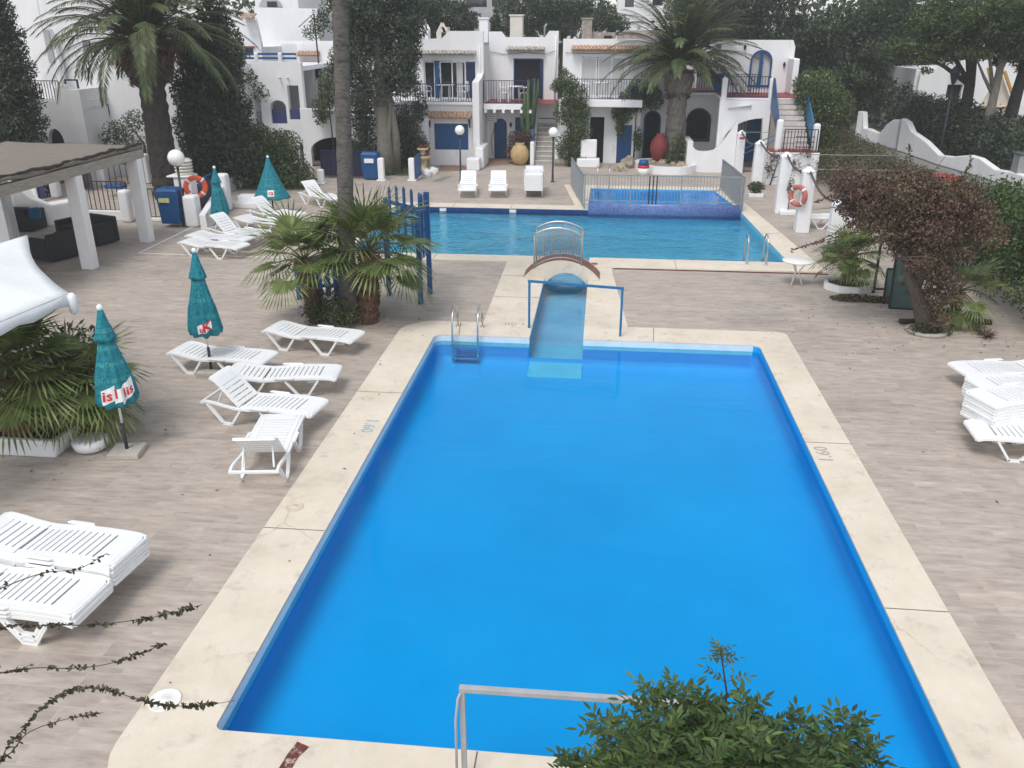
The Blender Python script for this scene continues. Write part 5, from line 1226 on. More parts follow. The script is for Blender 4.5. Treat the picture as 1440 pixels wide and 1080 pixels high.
backhouse('white tower house with small dark windows at the top right of the centre',72,[(862,-50),(985,-50),(990,-48)],[(909,-6,923,8),(908,29,914,40),(947,-6,954,4),(872,-10,884,10)])
backhouse('grey white block with pale posts at the top centre',66,[(640,-40),(711,-40),(712,-38)],[(661,-20,686,10),(693,-20,700,9)],mat=GREYW)
t = backhouse('low white house with orange awning behind the palm crown',56,[(895,32),(945,32),(948,33)],[(914,38,919,46)]); m = MB(); m.add([(X_at(925,55),55,Z_at(52,55,925)),(X_at(937,55),55,Z_at(52,55,935)),(X_at(935,55.9),55.9,Z_at(45,55.9,930)),(X_at(925,55.9),55.9,Z_at(46,55.9,930))],[(0,1,2,3)]); aw = m.build('awning',pmat('orange_cloth',(.6,.20,.06),.8,.1,4.),t); aw.modifiers.new('Solid','SOLIDIFY').thickness=.03
# ---------------------------------------------------------------- left building
Lb = thing('left_building','large white stepped building with small deep windows at the left edge','house',(-21,36,0))
x = lambda u: X_at(u,36.); z = lambda v,u=120: Z_at(v,36.,u)
wall(Lb,[(x(82),0),(x(300),0),(x(300),z(95)),(x(255),z(30)),(x(235),z(-60)),(x(82),z(-60))],[rect(x(132),x(143),z(75),z(56)),rect(x(139),x(153),z(163),z(146)),arch(x(111),x(126),z(212),z(185),.4)],36,36.45)
for a,c,b,d in ((135,58,143,74),(146,147,153,160)): window(Lb,x(a),x(b),z(d),z(c),36.3,frame=IRON)
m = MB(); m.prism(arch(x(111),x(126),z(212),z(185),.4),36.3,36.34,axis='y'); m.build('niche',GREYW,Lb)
m = MB(); m.box(x(82),x(300),36.45,42,0,z(95)); m.build('body',WHITE,Lb)
x = lambda u: X_at(u,34.); z = lambda v,u=80: Z_at(v,34.,u)
wall(Lb,[(x(8),0),(x(115),0),(x(115),z(126)),(x(97),z(126)),(x(97),z(120)),(x(84),z(120)),(x(84),z(141)),(x(8),z(141))],[arch(x(58),x(81),0,z(181),.6)],34,34.4,bevel=.04)
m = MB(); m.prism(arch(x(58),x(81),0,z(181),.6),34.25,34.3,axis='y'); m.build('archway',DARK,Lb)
box(Lb,'terrace_slab',WHITE,x(8),x(115),34.4,36.0,z(141)-.3,z(141)-.02); box(Lb,'terrace_side',WHITE,x(113)-.25,x(113),34.4,36.0,0,z(126))
rails(Lb,[((x(30),34.15),(x(85),34.15))],z(141),z(114),IRON,NAVY); m = MB(); 
m.bar((x(92),34.3,z(113)),(x(109),34.3,z(113)),.06,.06,0); m.bar((x(109),34.3,z(112)),(x(109),34.3,z(125)),.06,.06,0); m.bar((x(92),34.3,z(113)),(x(92),34.3,z(119)),.06,.06,0); m.build('blue_rail',NAVY,Lb)
x = lambda u: X_at(u,37.5); z = lambda v,u=60: Z_at(v,37.5,u)
wall(Lb,[(x(-60),0),(x(81),0),(x(81),z(-60)),(x(-60),z(-60))],[],37.5,37.9); box(Lb,'left_body',WHITE,x(-60),x(81),37.9,42,0,z(-60))
x = lambda u: X_at(u,35.7); z = lambda v,u=60: Z_at(v,35.7,u)
m = MB(); m.plate([(x(38),z(118)),(x(38),z(105)),(x(76),z(68)),(x(84),z(66)),(x(84),z(40)),(x(92),z(40)),(x(98),z(88)),(x(98),z(118))],[],35.6,35.85,'y'); m.build('stair_parapet',WHITE,Lb,bevel=.03)
m = MB(); m.plate([(x(72),z(118)),(x(90),z(90)),(x(103),z(90)),(x(103),z(122)),(x(72),z(122))],[],35.2,35.45,'y'); m.build('front_parapet',WHITE,Lb,bevel=.03)
m = MB(); m.box(x(84),x(92),35.55,35.59,z(88),z(42)); m.build('stained_flue',GREYW,Lb)
# ---------------------------------------------------------------- right white building and walls
R_ = thing('white_villa','white villa with curved gable and yellow trimmed stair behind the right trees','house',(19,54,0))
x = lambda u: X_at(u,54.); z = lambda v,u=1350: Z_at(v,54.,u)
wall(R_,[(x(1283),0),(x(1450),0),(x(1450),z(20)),(x(1360),z(20)),(x(1345),z(55)),(x(1343),z(88)),(x(1337),z(100)),(x(1331),z(93)),(x(1322),z(86)),(x(1312),z(90)),(x(1306),z(98)),(x(1290),z(98)),(x(1287),z(105))],[rect(x(1327),x(1348),0,z(119)),rect(x(1322),x(1332),0,z(138))],54,54.4)
m = MB(); m.box(x(1322),x(1348),54.25,54.3,0,z(119)); m.build('doorway',DARK,R_)
m = MB(); m.box(x(1283)-.0,x(1450),54.4,60,0,z(98)); m.build('body',WHITE,R_)
rails(R_,[((x(1330),53.8),(x(1359),53.8))],z(101),z(86),WHITE2,WHITE2,.16,.03)
box(R_,'balcony_slab',WHITE,x(1328),x(1360),53.6,54,z(103)-.12,z(102)-.03)
x = lambda u: X_at(u,51.5); z = lambda v,u=1400: Z_at(v,51.5,u)
m = MB(); m.plate([(x(1370),0),(x(1450),0),(x(1450),z(150)),(x(1425),z(145)),(x(1412),z(152)),(x(1370),z(153))],[],51.5,51.8,'y'); m.build('stair_wall',WHITE,R_,bevel=.03)
m = MB(); m.bar((x(1372),51.45,z(152)),(x(1412),51.45,z(151)),.1,.1); m.bar((x(1412),51.45,z(151)),(x(1425),51.45,z(145)),.1,.1); m.bar((x(1400),51.3,z(100)),(x(1424),51.3,z(144)),.12,.14); m.bar((x(1376),51.3,z(95)),(x(1388),51.3,z(125)),.1,.1); m.bar((x(1415),51.3,z(95)),(x(1440),51.3,z(88)),.1,.1); m.build('yellow_trim',YELT,R_)
m = MB(); m.plate([(x(1378),z(153)),(x(1400),z(103)),(x(1424),z(146))],[],51.6,51.75,'y'); m.build('stair_flank',WARM,R_)
def curvewall(label, pts, tops, th=.3, name='garden_wall'):
    t = thing(name,label,'wall',(*pts[0],0)); n = len(pts); vs = []
    for i,(p,zt) in enumerate(zip(pts,tops)):
        d = Vector(pts[min(i+1,n-1)])-Vector(pts[max(i-1,0)]); d.normalize(); nn = Vector((-d.y,d.x))*th/2
        vs += [(p[0]+nn.x,p[1]+nn.y,0),(p[0]-nn.x,p[1]-nn.y,0),(p[0]-nn.x,p[1]-nn.y,zt),(p[0]+nn.x,p[1]+nn.y,zt)]
    m = MB(); m.add(vs,[(i*4+j,i*4+(j+1)%4,i*4+4+(j+1)%4,i*4+4+j) for i in range(n-1) for j in range(4)]+[(3,2,1,0),tuple((n-1)*4+j for j in range(4))]); m.build('masonry',WHITE,t,bevel=.05); return t
def cw(label, bots, ups):
    P = [G(*b) for b in bots]; curvewall(label,[(p.x,p.y) for p in P],[max(.15,Z_at(v,p.y,b[0])) for p,b,v in zip(P,bots,ups)])
cw('low white garden wall with a scooped top and tall end post beyond the hedge',[(1203,196),(1211,197),(1215,198),(1222,200),(1233,202),(1238,203),(1246,206),(1253,208),(1261,210)],[156,157,180,181,186,187,174,168,168])
cw('long white garden wall stepping down along the lane by the dark hedge',[(1264,212),(1272,214),(1280,217),(1288,220),(1300,224),(1322,232),(1340,237),(1362,243),(1376,247),(1400,255),(1425,262),(1450,270)],[166,171,185,190,198,218,220,218,222,238,242,250])
t = thing('utility_box','grey metal utility box with pale lid at the right edge beside the lane','box',G(1433,262))
p = G(1433,262); m = MB(); m.box(p.x-.35,p.x+.5,p.y-.3,p.y+.3,0,1.25); m.build('body',GALV,t,bevel=.03); m = MB(); m.box(p.x-.4,p.x+.55,p.y-.35,p.y+.35,1.252,1.34); m.build('lid',GREENB,t,bevel=.03)
p = G(1320,226); t = thing('street_lamp','dark old street lamp before the right villa','lamp',(p.x,p.y,0)); zt = Z_at(118,p.y,1336)
m = MB(); m.tube([(p.x,p.y,0),(p.x,p.y,1.0),(p.x,p.y,zt)],[.09,.06,.045],10); m.build('pole',IRON,t); m = MB(); m.lathe((p.x,p.y,zt),[(.08,0),(.24,.5),(.26,.55),(.1,.75),(.02,.85)],8); m.build('lantern',IRON,t)
m = MB(); p = G(1325,252,.5); m.add([(p.x-.8,p.y-.5,.25),(p.x+.6,p.y-.5,.3),(p.x+.9,p.y+.4,.55),(p.x-.6,p.y+.6,.5),(p.x,p.y,.75)],[(0,1,4),(1,2,4),(2,3,4),(3,0,4),(3,2,1,0)]); tag(m.build('red_cover',pmat('red_cloth',(.55,.04,.05),.7,.2,4.),loc=p),'red cloth cover lying beyond the dry hedge','cover')
# ================================================================== pergola and left terrace
PG = thing('reed_pergola','reed roofed pergola on square white posts','pergola',(-17,21,0))
m = MB(); zr = 2.78; NX, NY = 40, 40; X0, X1, Y0, Y1 = -26., -13.45, 15.2, 24.6
vs = []; 
for j in range(NY+1):
    for i in range(NX+1):
        xx = X0+(X1-X0)*i/NX; yy = Y0+(Y1-Y0)*j/NY; vs.append((xx,yy,zr+.05+.05*mnoise.noise(Vector((xx*.8,yy*.8,0)))+.035*mnoise.noise(Vector((xx*3,yy*3,4)))))
m.add(vs,[(j*(NX+1)+i,j*(NX+1)+i+1,(j+1)*(NX+1)+i+1,(j+1)*(NX+1)+i) for j in range(NY) for i in range(NX)],0,True); rf = m.build('reed_roof',REED,PG,fix=False); sm = rf.modifiers.new('Solid','SOLIDIFY'); sm.thickness = .09
for (xa,nm) in ((X1-.02,'reed_edge'),(-17.6,'reed_seam')):
    m = MB(); k = 60; pts = [(xa+.05*mnoise.noise(Vector((yy*2,0,xa))),yy,zr+.07+.06*mnoise.noise(Vector((yy*3,1,xa)))) for yy in lin(Y0,Y1,k)]; m.tube(pts,[.035+.045*abs(mnoise.noise(Vector((p[1]*4,3,0)))) for p in pts],6); m.build(nm,REEDD,PG)
m = MB(); m.box(-13.62,-13.46,Y0,Y1,2.45,2.70); m.build('beam',WOODG,PG)
m = MB(); m.box(-18.1,-17.95,Y0,Y1,2.45,2.70); m.build('beam',WOODG,PG)
for yy in (18,21.2,24.2): m = MB(); m.box(-25.5,-13.65,yy-.06,yy+.06,2.30,2.44); m.build('cross_beam',WOODG,PG)
for (xx,yy) in ((-13.6,17.9),(-13.6,21.15),(-13.6,24.25),(-18,18.),(-18.,21.2),(-18.,24.3),(-22,24.3)): m = MB(); m.box(xx-.17,xx+.17,yy-.15,yy+.15,0,2.449); m.build('post',WHITE2,PG,bevel=.015)
# curved masonry bench
curvewall('curved white masonry bench wall under the pergola',[G(28,312)[:2],G(38,318)[:2],G(55,318)[:2],G(75,316)[:2],G(95,313)[:2],G(112,310)[:2]],[1.9,1.5,.95,.7,.72,.72],.5,'masonry_bench')
for (u,v,m_,lab,tl) in ((49,300,BLUEM,'blue cushion leaning on the curved white bench',.5),(44,298,BLACKP,'dark cushion leaning behind the blue cushion',.6)):
    p = G(u,v,.75); m = MB(); M = Matrix.Translation(p)@Matrix.Rotation(.7,4,'Z')@Matrix.Rotation(tl,4,'X'); m.mbox(.32 if m_ is BLUEM else .5,.1,.42 if m_ is BLUEM else .3,M); tag(m.build('cushion',m_,loc=p,bevel=.05),lab,'cushion')
def wicker(name, c, rz, w, label, arms=True):
    t = thing(name,label,'sofa' if w>1.2 else 'armchair',(0,0,0)); d = .82
    m = MB(); m.box(-w/2+.14,w/2-.14,-d/2,d/2-.16,.06,.40); m.build('seat',WICK,t,bevel=.03)
    m = MB(); m.box(-w/2,w/2,d/2-.15,d/2,.03,.78); m.build('backrest',WICK,t,bevel=.04)
    for s in (-1,1): m = MB(); m.box(*sorted((s*w/2,s*(w/2-.135))),-d/2,d/2-.155,.03,.64); m.build('armrest',WICK,t,bevel=.03)
    m = MB(); m.box(-w/2+.15,w/2-.15,-d/2+.01,d/2-.17,.405,.50); m.build('cushion',pmat('charcoal_cushion',(.035,.036,.04),.9,.2,6.) if 'charcoal_cushion' not in MATS else MATS['charcoal_cushion'],t,bevel=.04)
    t.location = (c[0],c[1],0); t.rotation_euler = (0,0,rz); return t
p = G(124,344); wicker('wicker_sofa',(p.x-.2,p.y+.4),-.35+PI*0,1.75,'dark wicker sofa between the white pergola posts')
p = G(72,367); wicker('wicker_armchair',(p.x,p.y+.3),-1.9,.95,'dark wicker armchair nearest the white canopy')
p = G(16,325); wicker('wicker_sofa',(p.x,p.y+.3),PI,1.6,'dark wicker sofa far left under the pergola')
# left terrace walls, railings, bollards, steps
def bollard(u, v, vt, label, w=.17, Y=None, arr='white bollards of the left terrace'):
    b = G(u,v) if Y is None else Vector((X_at(u,Y),Y,0)); zt = Z_at(vt,b.y,u); t = tag(None,None,None) if False else None
    m = MB(); m.box(b.x-w,b.x+w,b.y-w,b.y+w,0,zt); return tag(m.build('bollard',WHITE2,loc=(b.x,b.y,0),bevel=.1 if w>.12 else .05,segs=3) if False else m.build('bollard',WHITE2,loc=(b.x,b.y,0),bevel=.09,segs=3),label,'bollard',arr)
YR = 27.0
tw = thing('terrace_wall','low white terrace wall below the left railings','wall',(-18,YR,0)); box(tw,'masonry',WHITE,X_at(108,YR,300),X_at(180,YR,300),YR,YR+.25,0,Z_at(296,YR,140),bevel=.03); box(tw,'curb',WHITE,X_at(196,YR,300),X_at(268,YR,300),YR,YR+.25,0,.12,bevel=.03)
rl = thing('terrace_railing','dark railing with blue top rail above the low terrace wall','railing',(X_at(140,YR),YR+.1,0)); rails(rl,[((X_at(116,YR,275),YR+.12),(X_at(176,YR,275),YR+.12))],Z_at(297,YR,140),Z_at(256,YR,140),IRON,NAVY,.16)
rl = thing('terrace_railing','navy railing behind the blue litter bin','railing',(X_at(230,YR),YR+.1,0)); rails(rl,[((X_at(200,YR,285),YR+.12),(X_at(263,YR,285),YR+.12))],.12,Z_at(267,YR,230),IRON,NAVY,.16)
bollard(119,302,268,'round topped white bollard left of the terrace railing'); bollard(181,312,267,'round topped white bollard right of the terrace railing beside the pergola post')
bollard(274,318,274,'white bollard beside the blue litter bin',.22); bollard(318,296,244,'white bollard beside the plastic armchair at the top of the steps',.2)
bollard(299,292,253,'white bollard behind the slim closed parasol',.2)
for (u,v,vt,lab) in ((208,258,216,'slim white pillar left of the left palm trunk'),(271,250,217,'slim white pillar behind the white barbecue'),(336,264,218,'slim white pillar above the white steps'),(146,262,231,'slim white pillar behind the terrace railing'),(12,300,262,'slim white pillar far left under the pergola roof'),(52,280,252,'slim white pillar beside the navy screen'),(80,278,246,'slim white pillar right of the navy screen')):
    bollard(u,v,vt,lab,.17,arr='slim white pillars of the left terrace')
nf = thing('panel_fence','navy panel fence behind the slim closed parasol','fence',G(292,305)); a, b = G(284,306), G(303,292)
m = MB(); m.bar((a.x,a.y,.62),(b.x,b.y,.62),.05,1.0); m.build('panel',NAVY,nf); m = MB(); m.bar((a.x,a.y,1.2),(b.x,b.y,1.2),.07,.06); m.build('rail',BLUEP,nf)
a, b = G(283,326), G(345,262); d = (b-a)
m = MB(); cwv = thing('ramp_wall','sloping white wall of the left steps','wall',a)
m.add([(a.x+o,a.y,zz) for o,zz in ((0,0),(.22,0),(.22,.55),(0,.55))]+[(a.x+d.x*.5+o,a.y+d.y*.5,zz) for o,zz in ((0,0),(.22,0),(.22,1.0),(0,1.0))],[(0,1,2,3),(7,6,5,4),(0,4,5,1),(1,5,6,2),(2,6,7,3),(3,7,4,0)]); m.build('masonry',WHITE,cwv,bevel=.03)
st = thing('white_steps','short white steps leading to the upper left terrace','steps',G(345,290)); c = G(345,293)
for i in range(2): box(st,'step',WHITE2,c.x-.45,c.x+.45,c.y+i*.45,c.y+.449+i*.45,0,.18*(i+1),bevel=.02)
p = G(272,262); up = G(311,268); chair((up.x,up.y+.4,.55),-.1,'white plastic armchair on the upper left terrace'); tu = thing('terrace_block','raised paved block of the upper left terrace','terrace',(up.x,up.y,0)); box(tu,'masonry',GREYW,up.x-.6,up.x+.55,up.y-.5,up.y+1.1,0,.54)
p = G(260,312); bq = thing('barbecue','white masonry barbecue with ringed barrel chimney','barbecue',(p.x,27.6,0)); xx = X_at(262,27.6,270)
box(bq,'plinth',WHITE2,xx-.3,xx+.3,27.4,28.0,0,Z_at(246,27.6,260),bevel=.04); zz = Z_at(246,27.6,260); m = MB(); pr = []
for i in range(5): pr += [(.28,.02+i*.10),(.30,.04+i*.10),(.28,.07+i*.10),(.24,.075+i*.10),(.24,.115+i*.10)]
m.lathe((xx-.02,27.7,zz),[(.28,0)]+pr,22); m.build('barrel',pmat('cream_barrel',(.66,.63,.56),.7,.12,4.),bq); box(bq,'shelf',WHITE2,xx-.5,xx+.2,27.35,28.05,zz-.06,zz-.001,bevel=.02)
fs = thing('garden_screen','navy garden screen beyond the pergola','screen',G(62,283)); a,b = G(56,283),G(72,281); rails(fs,[((a.x,a.y),(b.x,b.y))],.1,1.3,NAVY,NAVY,.09); box(fs,'backing',pmat('navy_backing',(.03,.035,.10),.8,.3,6.),a.x,b.x,a.y+.03,a.y+.06,.1,1.28)
gt = thing('garden_gate','navy garden gate behind the terrace railing','gate',G(122,268)); a,b = G(112,268),G(131,268); rails(gt,[((a.x,a.y),(b.x,b.y))],.05,Z_at(232,a.y,122),NAVY,NAVY,.12); box(gt,'backing',pmat('brown_board',(.14,.10,.07),.8,.3,6.),a.x,b.x,a.y+.05,a.y+.08,.1,1.4)
gt = thing('garden_fence','tall navy bar fence behind the terrace railing','fence',G(165,262)); a,b = G(148,262),G(205,259); rails(gt,[((a.x,a.y),(b.x,b.y))],.05,Z_at(220,a.y,165),NAVY,NAVY,.2)
m = MB(); p = G(160,261,.4); m.box(p.x-.3,p.x+.45,p.y-.2,p.y+.2,.3,.46); tag(m.build('blue_bench',BLUEP,loc=p,bevel=.05),'low blue seat by the tall navy fence','seat')
# ---------------------------------------------------------------- white canvas canopy at the left edge
ZC = 2.35
c0 = G(97,413,ZC); c1 = G(36,320,ZC+.15); c2_ = G(0,455,ZC-.02)
dirl = Vector((c2_.x-c0.x,c2_.y-c0.y,0)).normalized(); W_ = 4.2
q0 = c0; q1 = c1; q2 = c1 + dirl*W_; q3 = c0 + dirl*W_
cv = thing('canvas_canopy','white canvas canopy with scalloped corner at the left edge','canopy',((q0.x+q2.x)/2,(q0.y+q2.y)/2,0))
m = MB(); n = 16; vs = []
pk = (q0+q1+q2+q3)/4
for j in range(n+1):
    for i in range(n+1):
        s, tt = i/n, j/n; p = q0.lerp(q3,s).lerp(q1.lerp(q2,s),tt); h = min(s,1-s,tt,1-tt)*2; h = h*.55+.45*h*h
        sag = .16*math.sin(PI*tt)*(1 if s<.5 else 1)
        x_ = Vector(p); x_ += (pk-x_)*(0.11*(4*tt*(1-tt))*(1-min(1,s*4)) ); x_.z = ZC + .34*h - .0*sag + .018*mnoise.noise(Vector((s*5,tt*5,2))); vs.append(x_)
m.add(vs,[(j*(n+1)+i,j*(n+1)+i+1,(j+1)*(n+1)+i+1,(j+1)*(n+1)+i) for j in range(n) for i in range(n)],0,True)
cvo = m.build('canvas',CANVAS,cv,fix=False); cvo.modifiers.new('Solid','SOLIDIFY').thickness=.012
edge = [vs[j*(n+1)] for j in range(n+1)][::-1] + [vs[i] for i in range(1,n+1)]
m = MB(); k = len(edge); m.add([e for e in edge]+[e-Vector((0,0,.17+.03*math.sin(i*2.1))) for i,e in enumerate(edge)],[(i,i+1,k+i+1,k+i) for i in range(k-1)],0,True); v_ = m.build('valance',CANVAS,cv,fix=False); v_.modifiers.new('Solid','SOLIDIFY').thickness=.01
m = MB(); m.tube([(pk.x,pk.y,0),(pk.x,pk.y,ZC+.30)],.05,10); m.build('pole',WHITE2,cv)
for q in (q0,q1,q2,q3): m = MB(); m.tube([(pk.x,pk.y,ZC-.02),(q.x*.96+pk.x*.04,q.y*.96+pk.y*.04,ZC-.07)],.018,6); m.build('rib',GALV,cv)
m = MB(); qq = q0; m.lathe((qq.x+.03,qq.y,ZC-.32),[(.02,0),(.06,.03),(.07,.28),(.03,.33)],12); m.build('corner_roll',CANVAS,cv)
# ================================================================== vegetation
UP = np.array([0,0,1.])
def nrm(v): v = np.asarray(v,float); return v/max(1e-9,np.linalg.norm(v))
class Blades:
    def __init__(s): s.P=[]; s.D=[]; s.N=[]; s.L=[]; s.W=[]
    def add(s,p,d,n,l,w): s.P.append(p); s.D.append(d); s.N.append(n); s.L.append(l); s.W.append(w)
    def build(s,name,mat,parent,fold=.0): return leaf_object(name,mat,np.array(s.P),np.array(s.D),np.array(s.N),np.array(s.L),np.array(s.W),parent,None,fold)
def frond(bl, tb, c, az, e0, L, droop, lf=.46, n=52, w=.042, twist=0.):
    """feather frond: curved midrib with leaflets on both sides"""
    h = np.array([math.cos(az),math.sin(az),0]); sd = np.array([-math.sin(az),math.cos(az),0]); p = np.array(c,float); pts=[p.copy()]; e=e0; K=14; ds=L/K; dirs=[]
    for i in range(K):
        e = e0 - droop*((i+1)/K)**1.4; d = h*math.cos(e)+UP*math.sin(e); p = p + d*ds; pts.append(p.copy()); dirs.append(d)
    tb.tube([tuple(q) for q in pts[::2]],[.035*(1-.8*i/7) for i in range(8)],5)
    for i in range(n):
        t = .12+.88*(i+.5)/n; k = min(K-1,int(t*K)); f = t*K-k; q = pts[k]*(1-f)+pts[k+1]*f; d = dirs[k]; nn = np.cross(d,sd)*-1
        ll = lf*(.45+.75*math.sin(PI*min(1,.15+t*.8)))*random.uniform(.85,1.1)
        for s in (-1,1):
            dd = nrm(sd*s*(1-.35*t) + d*(.55+.5*t) + nn*(.28-.12*t) + UP*(-.18) + RNG.normal(size=3)*.06)
            bl.add(q+dd*ll*.5, dd, nn+sd*s*.4, ll, w*random.uniform(.9,1.3))
def date_palm(name, label, base, r, zc, nf, L, spread=1., skirt=True, seed=1, droopy=1., bulb=1.6):
    random.seed(seed); t = thing(name,label,'palm tree',base); x,y = base[0],base[1]
    m = MB(); prof = []; zs = zc-.35; n = 26
    for i in range(n+1):
        z = zs*i/n; q = r*(1.14-.2*(i/n))*(1+ (.05 if i%2 else -.02)) if z < zs-1.1 else r*(.94+(bulb-.94)*math.sin(PI*.5*min(1,(z-zs+1.1)/.7)))
        prof.append((q, z))
    prof.append((r*.5,zs+.25))
    m.lathe((x,y,0),prof,18,0,False,fn=lambda q,z,th: q*(1+.05*math.sin(9*th+z*7)+.03*math.sin(17*th-z*11))); m.build('trunk',BARKD if skirt else BARKG,t)
    bl, tb = Blades(), MB(); c = (x,y,zc)
    for i in range(nf):
        az = i*2.39996+random.uniform(-.2,.2); u = (i+.5)/nf
        e0 = 1.42 - 1.30*u**1.1 + random.uniform(-.1,.1); dr = (.70+.55*u)*droopy*random.uniform(.8,1.2)
        frond(bl,tb,(x+.12*math.cos(az),y+.12*math.sin(az),zc+.25*(1-u)),az,e0,L*random.uniform(.88,1.08)*spread,dr)
    bl.build('crown',L_PALM,t,.1); tb.build('frond_stalk',pmat('frond_rib',(.14,.13,.05),.6,.3,6.) if 'frond_rib' not in MATS else MATS['frond_rib'],t)
    b2 = Blades()
    for i in range(420):                                           # cut leaf bases and dry fibres below the crown
        az = random.uniform(0,2*PI); zz = zc-.25-random.uniform(0,1.2); q = r*bulb*(1.05-.2*(zc-.25-zz)); h = np.array([math.cos(az),math.sin(az),0]); dd = nrm(h*.8+UP*random.uniform(-.2,.9)); b2.add(np.array([x,y,zz])+h*q*.9,dd,RNG.normal(size=3)+h,random.uniform(.18,.4),random.uniform(.05,.09))
    b2.build('cut_leaf_base',L_DEAD if skirt else L_DARK,t)
    b3 = Blades()
    for i in range(420 if skirt else 190):
        az = random.uniform(0,2*PI); h = np.array([math.cos(az),math.sin(az),0]); e = random.uniform(-.5,1.1); dd = nrm(h*math.cos(e)+UP*math.sin(e)); q = random.uniform(.3,1.25)
        b3.add(np.array([x,y,zc-(.35 if skirt else .15)])+dd*q,nrm(dd-UP*.3*q),RNG.normal(size=3),random.uniform(.4,.75),.03)
    b3.build('date_stalks',L_ORNG,t)
    if skirt:
        b4 = Blades()
        for i in range(900):
            az = random.uniform(0,2*PI); h = np.array([math.cos(az),math.sin(az),0]); q = random.uniform(.5,1.25); zz = zc+.2-random.uniform(0,1.3); dd = nrm(h*.35-UP+RNG.normal(size=3)*.25); b4.add(np.array([x,y,zz])+h*q*(1-.25*(zc-zz)),dd,RNG.normal(size=3)+h,random.uniform(.3,.6),.035)
        b4.build('dead_skirt',L_DEAD,t)
    return t
date_palm('date_palm','big date palm with orange stalks beside the white left building',(-16.35,31.2,0),.44,5.45,100,3.9,1.,True,3,1.25,2.0)
date_palm('date_palm','date palm standing in the round stone planter before the balconies',(3.3,41.3,0),.41,4.45,90,3.6,1.,False,5,1.08,1.55)
def fan_leaf(bl, tb, c, az, e, Lp, R, nseg=26, droop=.25, arc=2.1):
    h = np.array([math.cos(az)*math.cos(e),math.sin(az)*math.cos(e),math.sin(e)]); hub = np.array(c)+h*Lp - UP*.12*Lp*Lp; sd = nrm(np.cross(h,UP)); nn = nrm(np.cross(sd,h))
    tb.tube([tuple(c),tuple(np.array(c)+h*Lp*.5+UP*.02),tuple(hub)],[.02,.016,.011],5)
    f2 = nrm(h - UP*.25)
    nn = nrm(np.cross(sd,f2))
    for i in range(nseg):
        a = -arc+2*arc*i/(nseg-1); l = R*(.62+.38*math.cos(a*.62))*random.uniform(.93,1.05)
        d = nrm(f2*math.cos(a)+sd*math.sin(a)+nn*(.10*abs(math.sin(a))+.02*(i%2))-UP*droop*.5)
        l1 = l*.66; bl.add(hub+d*l1*.5,d,nn+RNG.normal(size=3)*.12,l1,l*.115)
        d2 = nrm(d-UP*(droop+random.uniform(0,.25))+RNG.normal(size=3)*.05); bl.add(hub+d*l1*.80+d2*l*.28,d2,nn+RNG.normal(size=3)*.2,l*.62,l*.05)
def fan_palm(name, label, base, zc, nf, Lp, R, r=.2, seed=1, trunkmat=None, lean=(0,0), elev=(1.25,-.45), nseg=26):
    random.seed(seed); t = thing(name,label,'palm',base); x,y,z0 = base
    m = MB(); pts=[]; n=14
    for i in range(n+1): u=i/n; pts.append((x+lean[0]*u,y+lean[1]*u,z0+(zc-.05-z0)*u))
    m.tube(pts,[r*(1.1-.15*i/n)*(1+.09*(-1)**i) for i in range(n+1)],14); m.build('trunk',trunkmat or FIBRE,t)
    if zc-z0 > .4:
        b2 = Blades()
        for i in range(int(330*r/.2)):
            az=random.uniform(0,2*PI); u=random.uniform(.05,1); h=np.array([math.cos(az),math.sin(az),0]); b2.add(np.array([x+lean[0]*u,y+lean[1]*u,z0+(zc-z0)*u])+h*r*1.08,nrm(h*.6+UP*random.uniform(.2,1)),RNG.normal(size=3)+h,random.uniform(.08,.2),random.uniform(.03,.06))
        b2.build('trunk_fibre',L_DEAD,t)
    bl,tb = Blades(),MB()
    for i in range(nf):
        u=(i+.5)/nf; az=i*2.39996+random.uniform(-.25,.25); e=elev[0]+(elev[1]-elev[0])*u+random.uniform(-.12,.12)
        fan_leaf(bl,tb,(x+lean[0],y+lean[1],zc),az,e,Lp*random.uniform(.75,1.15),R*random.uniform(.85,1.1),nseg,.12+.4*u)
    bl.build('crown',L_FAN,t); tb.build('leaf_stalk',MATS['frond_rib'],t); return t
pA, pB = G(447,452), G(517,452)
fan_palm('fan_palm','left shorter fan palm with brown shaggy trunk beside the tall grey trunk',(pA.x,pA.y,0),1.40,18,.74,.80,.17,11,lean=(-.15,-.1),elev=(1.2,-.3))
fan_palm('fan_palm','fuller fan palm right of the tall grey trunk before the blue picket screen',(pB.x,pB.y,0),1.52,28,.92,.86,.22,12,lean=(.12,.05),elev=(1.4,-.35))
